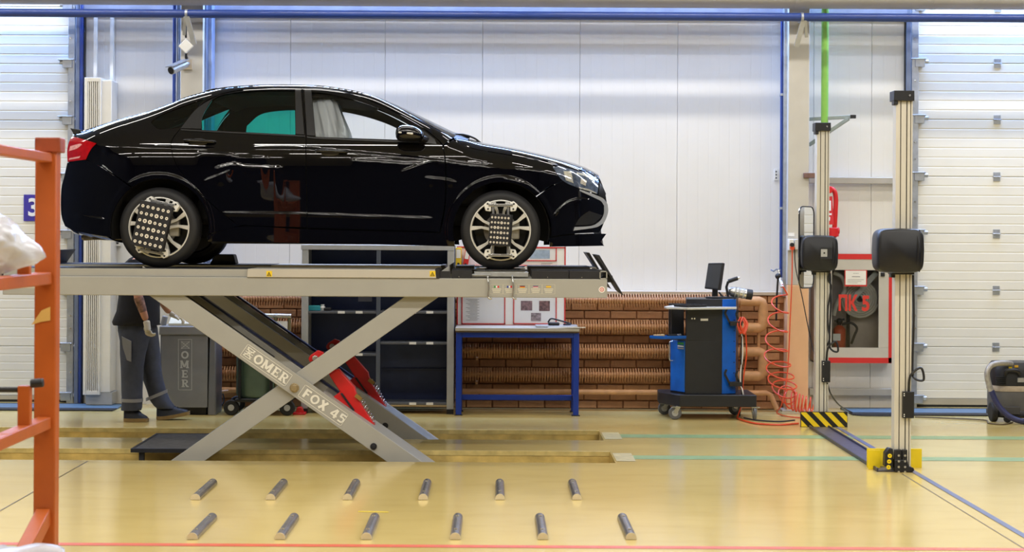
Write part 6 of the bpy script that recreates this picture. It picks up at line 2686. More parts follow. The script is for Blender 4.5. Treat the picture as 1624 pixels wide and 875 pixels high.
# blue door on the chamfer
d0, d1 = Vector((cx(1063.5, YF + .2), YF + 0.20, 0)), Vector((cx(1087), YF, 0))
nd = Vector((d1.y - d0.y, -(d1.x - d0.x), 0)).normalized()
m = MB()
a, b = d0.lerp(d1, .03) + nd * 0.006, d0.lerp(d1, .97) + nd * 0.006
zprism(m, [(a.x, a.y), (b.x, b.y), (b.x - nd.x * .02, b.y - nd.y * .02), (a.x - nd.x * .02, a.y - nd.y * .02)], czv(622), czv(541))
dr = m.build('door', mat('cart_door_blue', (24, 92, 178), 0.35, 0, 0.25, 6), cart, bev=0.003)
m = MB()
hp = d0.lerp(d1, .1) + nd * 0.03
m.tube(bez([(hp.x + .03, hp.y, czv(574)), (hp.x, hp.y - .01, czv(572)), (hp.x, hp.y - .01, czv(558)), (hp.x, hp.y - .01, czv(545)), (hp.x + .03, hp.y, czv(543))], 5), 0.006, 8)
m.build('door_handle', M_steel, dr)
q0, q1 = d0.lerp(d1, .52) + nd * 0.008, d0.lerp(d1, .92) + nd * 0.008
for (va, vb, mt) in ((543.5, 547, mat('badge_green', (60, 150, 80), 0.5)), (552, 554, M_print), (548.5, 550.5, M_paper)):
    m = MB()
    zprism(m, [(q0.x, q0.y), (q1.x, q1.y), (q1.x - nd.x * .003, q1.y - nd.y * .003), (q0.x - nd.x * .003, q0.y - nd.y * .003)], czv(vb), czv(va))
    m.build('door_badge', mt, dr)
# blue corner panel on the right chamfer
m = MB()
e0, e1 = Vector((cx(1145), YF, 0)), Vector((cx(1168), YF + 0.07, 0))
ne = Vector((e1.y - e0.y, -(e1.x - e0.x), 0)).normalized()
zprism(m, [tuple((e0 + ne * .006)[:2]), tuple((e1 + ne * .006)[:2]), tuple(e1[:2]), tuple(e0[:2])], zb1 + 0.005, ztc - 0.002)
bl_ = m.build('corner_panel', M_cartblue, cart, bev=0.002)
for k in range(9):
    m = MB()
    p = e0.lerp(e1, .86) + ne * .007
    zk_ = zb1 + 0.1 + 0.1 * k
    m.cyl(p + Vector((0, 0, zk_)), p + Vector((0, 0, zk_)) + ne * .002, 0.006, 8)
    m.build('hole', M_black, bl_)
m = MB()
m.pbox(1111, 505, 1123, 508.5, YF - 0.002, 0.002)
m.build('name_plate', M_paper, cart)
for u in (1097.5, 1101.5):
    m = MB()
    x, z = P(u, 505, YF)
    m.cyl((x, YF - 0.004, z), (x, YF + 0.001, z), 0.008, 10)
    m.build('indicator', M_paper, cart)
# keyboard shelf with pale edge, keyboard
zk1, zk0 = czv(486), czv(490)
m = MB()
shelf_plan = [(cx(1056, YF - .12), YF - 0.12), (cx(1090, YF - .24), YF - 0.24), (cx(1168, YF - .08), YF - 0.08), (cx(1168), YF + 0.0), (cx(1087), YF + 0.0), (cx(1066, YF + .3), YF + 0.3), (cx(1053, YF), YF)]
zprism(m, shelf_plan, zk0 + 0.004, zk1)
m.build('keyboard_shelf', mat('shelf_pale', (206, 206, 204), 0.4, 0.2, 0.05), cart, bev=0.003)
kb = thing('keyboard', (cx(1092), YF + 0.05, zk1 + 0.002), 'black keyboard lying on the pale shelf of the computer cart', 'keyboard')
m = MB()
KB = [Vector((cx(1068, YF - .10), YF - 0.10, 0)), Vector((cx(1090, YF - .21), YF - 0.21, 0)), Vector((cx(1121, YF - .13), YF - 0.13, 0)), Vector((cx(1100, YF - .02), YF - 0.02, 0))]
zprism(m, [tuple(q[:2]) for q in KB], zk1 + 0.002, zk1 + 0.024)
m.build('case', M_black, kb, bev=0.004)
for k in range(4):
    m = MB()
    t = (k + .5) / 4
    up_ = Vector((0, 0, zk1 + .026))
    a = KB[0].lerp(KB[3], .1 + .8 * t) .lerp(KB[1].lerp(KB[2], .1 + .8 * t), .06) + up_
    b = KB[1].lerp(KB[2], .1 + .8 * t).lerp(KB[0].lerp(KB[3], .1 + .8 * t), .06) + up_
    m.bar(a, b, 0.012, 0.008)
    m.build('key_row', mat('key_black', (34, 34, 38), 0.5, 0, 0.1, 60), kb)
# pull-out blue tray
m = MB()
zt0 = czv(535)
tp = [(cx(1030), YF - 0.02), (cx(1050), YF - 0.10), (cx(1088), YF - 0.005), (cx(1076), YF + 0.12)]
zprism(m, tp, zt0 - 0.012, zt0)
ty = m.build('pull_out_tray', M_cartblue, cart, bev=0.003)
m = MB()
for (a, b) in ((tp[0], tp[1]), (tp[1], tp[2]), (tp[0], tp[3])):
    m.bar((a[0], a[1], zt0 + .008), (b[0], b[1], zt0 + .008), 0.006, 0.018)
m.build('tray_rim', M_cartblue, ty)
for k, (u0, u1, yy, mt, lab, nm, cat) in enumerate(((1036, 1052, -.03, mat('tool_wood', (190, 160, 110), 0.6), 'short wooden-handled tool lying on the blue cart tray', 'hand_tool', 'tool'), (1058, 1072, -.01, M_black, 'small black adapter lying on the blue cart tray', 'adapter', 'adapter'), (1070, 1080, .03, M_steel, 'bright steel clip on the blue cart tray near the bay', 'clip', 'clip'))):
    m = MB()
    m.cyl((cx(u0), YF + yy, zt0 + 0.016), (cx(u1), YF + yy + .03, zt0 + 0.016), 0.011, 10, 0.014)
    m.ball((cx(u1), YF + yy + .03, zt0 + 0.016), 0.016, 0.014, 0.015, 12, 8)
    small_thing(nm, m, mt, lab, cat)
# casters
for (u, y, big) in ((1071, YF - 0.02, 1), (1197, YF - 0.02, 2), (1054, YF + 0.42, 0), (1166, YF + 0.45, 1)):
    x = cx(u, y)
    m = MB()
    R = 0.062
    if big == 2:
        m.cyl((x - 0.014, y, R), (x + 0.014, y, R), R, 24)
        ax_ = Vector((1, 0, 0))
    else:
        m.cyl((x, y - 0.014, R), (x, y + 0.014, R), R, 24)
        ax_ = Vector((0, 1, 0))
    cw = m.build('caster_wheel', mat('caster_grey', (96, 96, 98), 0.5, 0, 0.1), cart, bev=0.008)
    m = MB()
    m.cyl(Vector((x, y, R)) - ax_ * .018, Vector((x, y, R)) + ax_ * .018, 0.03, 16)
    m.build('caster_hub', M_shelfgrey, cw)
    m = MB()
    for s in (-1, 1):
        m.bar(Vector((x, y, R)) + ax_ * (s * .022), Vector((x + .03 * (big != 2), y, zb0)) + ax_ * (s * .022), 0.006, 0.04, up=ax_.cross(Vector((0, 0, 1))))
    m.box((x - .03, y - .03, zb0 - .01), (x + .05, y + .03, zb0))
    m.build('caster_fork', M_steel, cw)
# hook brackets on the right
for v in (513, 609):
    m = MB()
    m.box((cx(1157), YF - 0.02, czv(v + 3)), (cx(1177), YF + 0.10, czv(v - 4)))
    m.bar((cx(1158), YF - 0.0, czv(v)), (cx(1149), YF - 0.02, czv(v - 17)), 0.02, 0.012, up=(0, 1, 0))
    m.bar((cx(1149), YF - 0.02, czv(v - 17)), (cx(1152), YF - 0.02, czv(v - 24)), 0.02, 0.012, up=(0, 1, 0))
    m.bar((cx(1174), YF + 0.02, czv(v)), (cx(1167), YF - 0.0, czv(v - 15)), 0.02, 0.012, up=(0, 1, 0))
    m.bar((cx(1167), YF - 0.0, czv(v - 15)), (cx(1170), YF - 0.0, czv(v - 22)), 0.02, 0.012, up=(0, 1, 0))
    m.build('hook', M_black, cart, bev=0.003)
# monitor standing on the cart
mo = thing('monitor', (cx(1137), YF + 0.18, ztc), 'thin black flat monitor turned to the left on the computer cart', 'monitor')
Ym = YF + 0.16
m = MB()
p = [P3(1123, 417, Ym + .04), P3(1146, 416.5, Ym - .05), P3(1140, 460, Ym - .05), P3(1117, 457.5, Ym + .04)]
nm_ = (p[1] - p[0]).cross(p[3] - p[0]).normalized()
if nm_.y > 0:
    nm_ = -nm_
bk = [q - nm_ * 0.05 for q in p]
m.add(p + bk, [(0, 1, 2, 3), (7, 6, 5, 4), (0, 4, 5, 1), (1, 5, 6, 2), (2, 6, 7, 3), (3, 7, 4, 0)])
mb_ = m.build('housing', M_black, mo, bev=0.006)
m = MB()
cc_ = sum(p, Vector()) / 4
pi_ = [cc_ + (q - cc_) * 0.88 + nm_ * 0.001 for q in p]
m.add(pi_, [(0, 1, 2, 3)])
m.build('screen', mat('screen_dark', (74, 76, 80), 0.12, 0, 0.05), mo, smooth=False)
m = MB()
m.bar(cc_ - nm_ * .05, Vector((cc_.x + .02, cc_.y + .06, ztc + .02)), 0.05, 0.03)
m.build('neck', M_black, mo, bev=0.004)
m = MB()
zprism(m, [(cc_.x + .02 + .09 * math.cos(t), cc_.y + .05 + .09 * math.sin(t)) for t in [2 * math.pi * k / 20 for k in range(20)]], ztc + 0.001, ztc + 0.015)
m.build('foot', M_black, mo, bev=0.004)
# gripper handle and silver canister on the cart
gh = thing('gripper_tool', (cx(1155), YF + 0.25, ztc), 'black jointed gripper handle behind the monitor on the cart', 'tool')
m = MB()
Yg = YF + 0.25
m.tube([P3(1155, 473, Yg), P3(1152, 455, Yg), P3(1155, 446, Yg)], 0.013, 10)
m.tube([P3(1155, 446, Yg), P3(1170, 441, Yg)], 0.02, 12)
m.tube([P3(1140, 463, Yg), P3(1146, 470, Yg), P3(1154, 474, Yg)], 0.008, 8)
m.build('handle', M_black, gh)
m = MB()
m.cyl(P3(1169, 441.3, Yg), P3(1173, 440, Yg), 0.01, 10)
m.build('tip', M_steel, gh)
Yv = YF + 0.28
cn = thing('canister', (cx(1175), Yv, czv(472, Yv)), 'silver canister with dark end lying at the right of the cart top', 'canister')
a, b = P3(1155, 461, Yv), P3(1183, 466, Yv)
m = MB()
m.tube([a, a.lerp(b, .15), a.lerp(b, .5), b], 0.04, 20, radii=[.028, .046, .05, .05])
m.build('body', M_steel, cn)
m = MB()
m.cyl(b, P3(1193, 467.5, Yv), 0.05, 20)
m.build('end_cap', M_black, cn, bev=0.006)
m = MB()
for t in (.35, .55, .8):
    pp = a.lerp(b, t)
    m.cyl(pp, pp + (b - a).normalized() * .012, .053, 20)
m.build('band', M_shelfgrey, cn)
zcb = min((cn.matrix_world @ Vector((0, 0, 0))).z, 10)
m = MB()
m.box((cx(1150), YF + 0.2, ztc), (cx(1172), YF + 0.40, czv(470, Yv)))
m.build('canister_rest', M_cartblack, cart, bev=0.004)
# cable bundle hanging on the upper hook and falling to the floor
cb = thing('cable_bundle', (cx(1178), YF + 0.05, 0), 'orange cable bundle hanging on the right side of the computer cart', 'cable')
m = MB()
for k in range(7):
    r1 = random.Random(k)
    dx = r1.uniform(-3, 3)
    m.tube(bez([P3(1176 + dx, 503, YF + .02), P3(1172 + dx, 514, YF - .03 + .01 * k), P3(1177 + dx, 526 + r1.uniform(-4, 4), YF - .03), P3(1183 + dx, 514, YF), P3(1177 + dx, 503, YF + .03)], 5), 0.007, 7)
o = m.build('loops', M_hose, cb)
o['kind'] = 'stuff'
for pts, mt in (([(1176, 520), (1178, 560), (1174, 600), (1179, 630), (1172, 660)], M_white), ([(1182, 520), (1184, 560), (1179, 600), (1176, 640), (1169, 664)], M_hose), ([(1178, 520), (1175, 560), (1177, 590), (1176, 630), (1173, 661)], M_black)):
    m = MB()
    q = [P3(u, v, YF + 0.0) for u, v in pts[:-1]] + [F(*pts[-1]) + Vector((0, 0, .01))]
    m.tube(bez(q, 6), 0.007, 7)
    m.build('cable', mt, cb)
m = MB()
q = [F(1169, 664) + Vector((0, 0, .01)), F(1178, 668) + Vector((0, 0, .01)), F(1200, 673) + Vector((0, 0, .01)), F(1235, 675) + Vector((0, 0, .01)), F(1266, 673) + Vector((0, 0, .01))]
m.tube(bez(q, 8), 0.009, 8)
small_thing('floor_cable', m, M_hose, 'orange cable on the floor from the cart to the striped block', 'cable')
m = MB()
q = [F(1180, 667) + Vector((0, 0, .028)), F(1200, 671) + Vector((0, 0, .028)), F(1235, 673) + Vector((0, 0, .028)), F(1260, 671) + Vector((0, 0, .028))]
m.tube(bez(q, 8), 0.008, 8)
small_thing('floor_cable', m, M_black, 'black cable lying along the orange cable on the floor', 'cable')

# =================================================================== coiled air hose, coupling, sockets on the right column
Yh = 3.62
ho = thing('coiled_hose', (P(1238, 640, Yh)[0], Yh, 0), 'red-orange coiled air hose spilling down beside the right column', 'hose')
ctr = [(1238, 466, 11), (1235, 500, 16), (1232, 530, 17), (1230, 560, 19), (1236, 585, 21), (1240, 605, 22), (1245, 622, 22), (1252, 632, 21), (1262, 637, 19), (1274, 640, 17), (1288, 641, 14)]
tot = [0, 1.2, 2.2, 3.2, 4.4, 5.6, 7.0, 8.6, 10.6, 13, 15]
pts = [P3(1240, 450, Yh), P3(1244, 458, Yh)]
N = 15 * 18
for i in range(N + 1):
    ph = 15.0 * i / N
    u = np.interp(ph, tot, [c[0] for c in ctr])
    v = np.interp(ph, tot, [c[1] for c in ctr])
    r = np.interp(ph, tot, [c[2] for c in ctr])
    t = 2 * math.pi * ph
    flat = np.interp(ph, [0, 6, 10, 15], [0, 0, 1, 1])     # the coil axis lies down on the floor
    k = (D0 + Yh) / FPX
    x0, z0 = P(u, v, Yh)
    c = Vector((x0, Yh - 0.06 * flat, z0))
    e1 = Vector((1, 0, -0.12)) * (1 - flat) + Vector((0.25, 0.85, 0.0)) * flat
    e2 = Vector((0.1, 0.9, 0.35)) * (1 - flat) + Vector((0.1, 0.0, 1.0)) * flat
    p = c + (e1 * math.cos(t) + e2 * math.sin(t)) * r * k * (1 - .25 * flat)
    p.z = max(p.z, 0.012)
    pts.append(p)
MB().tube(pts, 0.0075, 7).build('coil', M_hose, ho)
m = MB()
m.tube(bez([P3(1235, 428, 3.72), P3(1236, 438, 3.70), P3(1238, 446, 3.66), P3(1240, 452, Yh)], 4), 0.012, 10)
m.cyl(P3(1239, 447, 3.65), P3(1240.5, 455, Yh), 0.017, 12)
m.build('coupling', M_steel, ho)
m = MB()
m.ball(P3(1234, 438, 3.70), 0.03)
m.tube([P3(1234, 438, 3.70), P3(1232, 470, 3.74), P3(1231, 508, 3.76)], 0.010, 8)
m.build('regulator', M_black, ho)
m = MB()
m.tube([P3(1223, 428, 3.8), P3(1227, 430, 3.76), P3(1231, 427, 3.76), P3(1238, 428, 3.78)], 0.008, 8)
m.build('tap_handle', M_galvblue, ho)
so = thing('socket_box', P3(1259, 388, 3.74), 'white twin socket box with orange plug on the right column', 'socket')
m = MB()
m.pbox(1251, 379, 1259, 397, 3.70, 0.076)
m.build('box', M_white, so, bev=0.006)
m = MB()
m.pbox(1260, 379, 1268, 396, 3.71, 0.066)
m.build('box', mat('socket_grey', (196, 196, 194), 0.5), so, bev=0.006)
m = MB()
x, z = P(1255.5, 388, 3.70)
m.cyl((x, 3.665, z), (x, 3.70, z), 0.02, 14)
m.build('plug', M_black, so)
m = MB()
x, z = P(1256, 393, 3.70)
m.cyl((x, 3.67, z), (x, 3.70, z), 0.022, 14)
m.build('plug', M_hose, so)
m = MB()
m.pbox(1250, 369, 1260, 374.5, 3.772, 0.006)
m.build('label', M_paper, so)
m = MB()
m.tube(bez([P3(1256.5, 396, 3.68), P3(1256, 440, 3.70), P3(1253, 510, 3.66), P3(1249, 590, 3.60), P3(1240, 640, 3.5), F(1232, 655) + Vector((0, 0, .01)), F(1245, 661) + Vector((0, 0, .01)), F(1270, 664) + Vector((0, 0, .01))], 8), 0.006, 7)
small_thing('extension_lead', m, M_hose, 'thin straight orange lead hanging from the socket box', 'cable')
m = MB()
m.tube(bez([P3(1260, 392, 3.68), P3(1262, 425, 3.70), P3(1272, 470, 3.70), P3(1284, 530, 3.66), P3(1293, 568, 3.60)], 8), 0.005, 7)
small_thing('extension_lead', m, M_black, 'thin black lead running from the sockets down behind the far post', 'cable')

# =================================================================== the two sensor posts
def sensor_post(Yp, u0, u1, v_top, v_bot, head, box, label):
    um = (u0 + u1) / 2
    k = (D0 + Yp) / FPX
    x0, x1 = P(u0, 450, Yp)[0], P(u1, 450, Yp)[0]
    zt_ = P(um, v_top, Yp)[1]
    zb_ = 0.012
    root = thing('sensor_post', ((x0 + x1) / 2, Yp, 0), label, 'sensor post', 'alignment sensor posts')
    w_ = x1 - x0
    # extruded profile: four ribs with recessed slots
    m = MB()
    pr = []
    segs = [(0, .26, 0), (.26, .32, 1), (.32, .62, 0), (.62, .69, 1), (.69, .86, 0), (.86, .91, 1), (.91, 1, 0)]
    for a, b, dpt in segs:
        y = Yp + (0.022 if dpt else 0)
        pr += [(x0 + w_ * a, y), (x0 + w_ * b, y)]
    pr += [(x1, Yp + 0.10), (x0, Yp + 0.10)]
    zprism(m, pr, zb_, zt_)
    m.build('column', M_alu, root, smooth=False)
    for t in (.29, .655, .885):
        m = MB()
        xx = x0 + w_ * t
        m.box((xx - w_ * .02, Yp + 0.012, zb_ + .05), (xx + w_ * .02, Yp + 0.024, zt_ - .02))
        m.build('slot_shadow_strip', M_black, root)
    m = MB()
    m.box((x0 - 0.022, Yp - 0.03, zt_ - 0.01), (x1 + 0.006, Yp + 0.12, zt_ + 0.066))
    m.box((x0 - 0.020, Yp - 0.02, zt_ - 0.04), (x0 + 0.01, Yp + 0.06, zt_ - 0.005))
    cap = m.build('cap', M_black, root, bev=0.004)
    m = MB()
    m.cyl((x1 - 0.03, Yp - 0.036, zt_ + 0.03), (x1 - 0.03, Yp - 0.028, zt_ + 0.03), 0.008, 12)
    m.build('cap_bolt', M_steel, cap)
    # sensor head
    hu0, hv0, hu1, hv1 = head
    Yh_ = Yp - 0.14
    xa, za = P(hu0, hv1, Yh_)
    xb, zb2 = P(hu1, hv0, Yh_)
    cxh, czh = (xa + xb) / 2, (za + zb2) / 2
    hw, hh = (xb - xa) / 2, (zb2 - za) / 2
    m = MB()
    n, lay = 40, [(0.0, .90), (.008, .95), (.03, .985), (.07, 1.0), (.16, 1.0), (.21, .985), (.235, .95), (.245, .90)]
    vs_, fs = [], []
    for dy, s in lay:
        for i in range(n):
            t = 2 * math.pi * i / n
            c_, s_ = math.cos(t), math.sin(t)
            e = 0.30
            px = math.copysign(abs(c_) ** e, c_)
            pz = math.copysign(abs(s_) ** e, s_)
            bul = 1.0 - 0.05 * (pz * pz)
            vs_.append((cxh + hw * px * s * bul, Yh_ + dy, czh + hh * pz * s * (1 - .04 * px * px)))
    for q in range(len(lay) - 1):
        for i in range(n):
            fs.append((q * n + i, q * n + (i + 1) % n, (q + 1) * n + (i + 1) % n, (q + 1) * n + i))
    fs += [tuple(range(n)), tuple(range((len(lay) - 1) * n, len(lay) * n))[::-1]]
    m.add(vs_, fs)
    hd = m.build('sensor_head', mat('sensor_black', (15, 16, 23), 0.42, 0, 0.08, 20), root, angle=50)
    for t in (.80, .88):
        m = MB()
        xx = xa + (xb - xa) * t
        m.tube(bez([(xx, Yh_ + .012, czh - hh * .93), (xx + .012, Yh_ + .001, czh - hh * .5), (xx + .016, Yh_ - .002, czh), (xx + .012, Yh_ + .001, czh + hh * .5), (xx, Yh_ + .012, czh + hh * .93)], 6), 0.005, 6)
        m.build('shell_seam', M_black, hd)
    # side ear where the bracket grips
    m = MB()
    m.lathe((xa + hw * .10, Yh_ + .0, czh), [(0.075, .0), (.075, .004), (.068, .006), (.068, 0)], 'Y', 24, math.radians(-70), math.radians(70))
    m.build('ear_ring', M_black, hd)
    m = MB()
    m.box((x0 - .03, Yp - .03, za - .012), (x1 + .012, Yp + .11, za + .004))
    m.box((x0 - .035, Yp - .02, za - .035), (x0 - .004, Yp + .05, za - .006))
    m.build('bracket', M_black, root, bev=0.003)
    # junction box with its screws and cable
    bu0, bv0, bu1, bv1 = box
    Yb_ = Yp - 0.035
    m = MB()
    m.pbox(bu0, bv0, bu1, bv1, Yb_, 0.06)
    jb = m.build('junction_box', M_black, root, bev=0.003)
    for v in (bv0 + 3, bv0 + 6, bv1 - 6, bv1 - 3):
        x, z = P(bu0 + 2, v, Yb_)
        m = MB()
        m.cyl((x, Yb_ - .002, z), (x, Yb_ + .002, z), .0045, 8)
        m.build('screw', M_paper, jb)
    uc = (bu0 + bu1) / 2
    m = MB()
    sgn = 1
    hB = bv1 - bv0
    m.tube(bez([P3(u1 + 2, hv1 + 3, Yp + .02), P3(u1 + 3, (hv1 + bv0) / 2 - 20, Yp), P3(u1 + 1, bv0 - hB * .9, Yp), P3(u1 + 5, bv0 - hB * .5, Yp - .03), P3(bu1 + hB * .35, bv0 - hB * .45, Yp - .04), P3(bu1 + hB * .25, bv0 - hB * .9, Yp - .04), P3(uc + 3, bv0 - hB * .6, Yp - .03), P3(uc, bv0 + 1, Yp - .01)], 8), 0.009, 8)
    m.build('cable', M_black, jb)
    return root, hd


YFAR = F(1305, 676).y
YNEAR = F(1432, 748).y
far, hd_far = sensor_post(YFAR, 1294.5, 1314.5, 206, 655, (1271, 373, 1331, 430), (1304, 572, 1317, 606), 'far sensor post on a black and yellow striped block, with mirror')
near_p, hd_near = sensor_post(YNEAR, 1419.5, 1446, 158, 750, (1391, 362, 1468, 433), (1432, 621, 1450, 663), 'near tall sensor post with black clamp foot and yellow plate')
# lens window on the far head
Yl = YFAR - 0.14
m = MB()
m.pbox(1301, 392, 1320.5, 411, Yl - 0.004, 0.02)
lw_ = m.build('lens_recess', M_liftblk, hd_far, bev=0.003)
m = MB()
m.pbox(1302, 395, 1312, 407, Yl - 0.007, 0.004)
m.build('lens_plate', M_shelfgrey, lw_)
x, z = P(1307, 401, Yl)
MB().cyl((x, Yl - .011, z), (x, Yl - .006, z), .008, 12).build('lens', M_black, lw_)
# mirror held at the far post
m = MB()
Ymr = YFAR + 0.05
mu0, mu1, mv0, mv1 = 1267.5, 1290.5, 328, 457
pa, pb = P3(mu0, 392, Ymr - 0.10), P3(mu1, 392, Ymr + 0.16)
ax1 = (pb - pa)
L1 = ax1.length
ax1.normalize()
Hm = (mv1 - mv0) * (D0 + Ymr) / FPX
cm = (pa + pb) / 2


def rrect(w_, h_, r, n=6):
    out = []
    for cx_, cz_, a0 in ((w_ / 2 - r, h_ / 2 - r, 0), (-w_ / 2 + r, h_ / 2 - r, 90), (-w_ / 2 + r, -h_ / 2 + r, 180), (w_ / 2 - r, -h_ / 2 + r, 270)):
        for i in range(n + 1):
            a = math.radians(a0 + 90 * i / n)
            out.append((cx_ + r * math.cos(a), cz_ + r * math.sin(a)))
    return out


rp = rrect(L1, Hm, 0.07)
n3 = Vector((ax1.y, -ax1.x, 0))
if n3.y > 0:
    n3 = -n3
vs_ = [cm + ax1 * a + Vector((0, 0, b)) for a, b in rp] + [cm + ax1 * a + Vector((0, 0, b)) - n3 * 0.01 for a, b in rp]
n = len(rp)
m = MB().add(vs_, [tuple(range(n)), tuple(range(2 * n - 1, n - 1, -1))] + [(i, (i + 1) % n, (i + 1) % n + n, i + n) for i in range(n)])
mr = mat('mirror_silver', (235, 235, 235), 0.03, 1.0, 0)
mir_o = m.build('mirror', mr, far, smooth=False)
MB().tube([cm + ax1 * a + Vector((0, 0, b)) for a, b in rp], 0.006, 8, closed=True).build('mirror_rim', M_black, mir_o)
m = MB()
m.cyl(cm + Vector((0, 0.0, 0.05)), (P(1300, 392, YFAR)[0], YFAR + 0.05, cm.z + 0.05), 0.014, 10)
m.build('mirror_arm', M_black, mir_o)
# thin black lead beside the far post
m = MB()
m.tube(bez([P3(1315, 430, YFAR - .03), P3(1314, 445, YFAR - .02), P3(1318, 455, YFAR - .02), P3(1313, 490, YFAR - .02), P3(1313.5, 520, YFAR - .02), P3(1316, 535, YFAR - .03), P3(1312, 548, YFAR - .02)], 7), 0.008, 8)
m.build('lead', M_black, far)
# striped block at the far post: separate painted stripes on a black block
m = MB()
Yk_ = YFAR - 0.06
xs0, xs1 = P(1270, 667, Yk_)[0], P(1344, 667, Yk_)[0]
zs1_ = P(1307, 653, Yk_)[1]
m.box((xs0, Yk_, 0.0), (xs1, Yk_ + 0.03, zs1_))
m.box((xs0 + .05, Yk_ + .03, 0.0), (xs1 - .05, Yk_ + 0.2, 0.02))
blk = m.build('striped_plate', mat('stripe_black', (26, 24, 20), 0.45, 0, 0.08), far)
Wd = xs1 - xs0
hgt = zs1_
for k in range(-1, 5):
    a = xs0 + 0.004 + Wd * (k * .265 - 0.03)
    wq = Wd * .135
    lean = Wd * .30
    poly = [(a, hgt - .004), (a + wq, hgt - .004), (a + wq + lean, .004), (a + lean, .004)]

    def clip(pl, xlim, keep_greater):
        out = []
        for i in range(len(pl)):
            p, q = pl[i], pl[(i + 1) % len(pl)]
            ip = (p[0] >= xlim) if keep_greater else (p[0] <= xlim)
            iq = (q[0] >= xlim) if keep_greater else (q[0] <= xlim)
            if ip:
                out.append(p)
            if ip != iq:
                t = (xlim - p[0]) / (q[0] - p[0])
                out.append((xlim, p[1] + t * (q[1] - p[1])))
        return out
    poly = clip(clip(poly, xs0 + .003, True), xs1 - .003, False) if poly else poly
    if len(poly) >= 3:
        m = MB()
        m.prism(poly, Yk_ - 0.002, Yk_)
        m.build('yellow_stripe', M_yellow, blk, smooth=False)
# yellow plate and clamp foot at the near post
Yq = F(1432, 743).y
m = MB()
m.pbox(1375, 711, 1462, 747, Yq + 0.06, 0.012)
x0, x1 = P(1375, 740, Yq)[0], P(1394, 740, Yq)[0]
zt6 = P(1420, 712, Yq)[1]
yp = m.build('yellow_plate', M_yellow, near_p, bev=0.002)
m = MB()
m.prism([(x0, 0.0), (x1, 0.0), (x1, zt6), (x0, zt6)], Yq - 0.05, Yq - 0.04)
m.build('yellow_cheek', M_yellow, near_p, bev=0.002)
ft = YNEAR - 0.03
m = MB()
for (u0, u1, v0, v1) in ((1419, 1430, 718, 753), (1431, 1439, 718, 753)):
    m.pbox(u0, v0, u1, v1, ft, 0.03)
m.prism([P(u, v, ft) for u, v in ((1419, 754), (1446, 754), (1450, 751), (1449, 747), (1441, 744), (1439, 734), (1419, 734))], ft - .005, ft + .12)
m.prism([P(u, v, ft) for u, v in ((1404, 745), (1405, 724), (1411, 716), (1417, 717), (1418, 748), (1409, 746))], ft + .02, ft + .10)
zmn = min(p[2] for p in m.v)
m.v = [(p[0], p[1], p[2] - zmn) for p in m.v]
cf = m.build('clamp_foot', M_black, near_p, bev=0.005)
for (u, v) in ((1425, 722), (1435, 722), (1425, 731), (1435, 731), (1425, 740), (1435, 740), (1425, 748), (1435, 748)):
    x, z = P(u, v, ft)
    MB().cyl((x, ft - .010, z), (x, ft + .002, z), .009, 10).build('bolt', M_steel, cf)
for (u, v) in ((1412, 723), (1411, 732), (1410, 741)):
    x, z = P(u, v, ft)
    MB().lathe((x, ft + .016, z), [(.004, 0), (.016, 0), (.016, .006), (.004, .006)], 'Y', 16, closed_prof=True).build('ring_nut', M_yellow, cf)
# floor channel between the posts
a, b = F(1299, 679), F(1410, 748)
d = (b - a).normalized()
s = Vector((-d.y, d.x, 0))
ch = thing('floor_channel', (a + b) / 2, 'dark sloping steel channel on the floor between the two posts', 'channel')
M_chan = mat('channel_steel', (92, 92, 112), 0.35, 0.5, 0.2, 10)
m = MB()
wv = .085
q = [a - s * wv, a + s * wv, b + s * wv, b - s * wv]
m.add([p + Vector((0, 0, .003)) for p in q] + [p + Vector((0, 0, .012)) for p in q], [(0, 1, 2, 3), (7, 6, 5, 4), (0, 4, 5, 1), (1, 5, 6, 2), (2, 6, 7, 3), (3, 7, 4, 0)])
m.build('plate', M_chan, ch)
for sg_ in (-1, 1):
    m = MB()
    m.bar(a + s * wv * sg_ + Vector((0, 0, .014)), b + s * wv * sg_ + Vector((0, 0, .014)), .012, .026)
    m.build('lip', mat('channel_lip', (60, 60, 76), 0.4, 0.4, 0.1), ch)

# =================================================================== fire hose cabinet
Yc_ = 3.95
fc = thing('fire_cabinet', (P(1356, 575, Yc_)[0], 4.05, P(1356, 575, Yc_)[1]), 'grey and red fire hose cabinet with glazed door and red stencil', 'cabinet')
U0, U1, V0, V1 = 1293, 1418, 402.5, 575.5
x0, z1 = P(U0, V0, Yc_)
x1, z0 = P(U1, V1, Yc_)
M_cab = mat('cabinet_brown', (186, 172, 160), 0.6, 0, 0.1, 10)
m = MB()
t = 0.012
m.box((x0, Yc_ + .004, z0), (x0 + t, YP - .002, z1))
m.box((x1 - t, Yc_ + .004, z0), (x1, YP - .002, z1))
m.box((x0, Yc_ + .004, z0), (x1, YP - .002, z0 + t))
m.box((x0, Yc_ + .004, z1 - t), (x1, YP - .002, z1))
m.box((x0, YP - .014, z0), (x1, YP - .002, z1))
m.build('box', M_cab, fc)
wu0, wu1, wv0, wv1 = 1319, 1393.5, 428, 551
for (a, b_, c, d_) in ((U0, V0, U1, wv0), (U0, wv1, U1, V1), (U0, wv0, wu0, wv1), (wu1, wv0, U1, wv1)):
    m = MB()
    m.pbox(a, b_, c, d_, Yc_, .012)
    m.build('door_frame', mat('cabinet_grey', (190, 186, 178), 0.45, 0, 0.04), fc)
bw = 8.5
for (a, b_, c, d_) in ((U0, V0, U1, V0 + bw), (U0, V1 - bw, U1, V1), (U0, V0, U0 + bw, V1), (U1 - bw, V0, U1, V1)):
    m = MB()
    m.pbox(a, b_, c, d_, Yc_ - .004, .005)
    m.build('red_border', mat('border_red', (204, 40, 40), 0.45, 0, 0.05), fc)
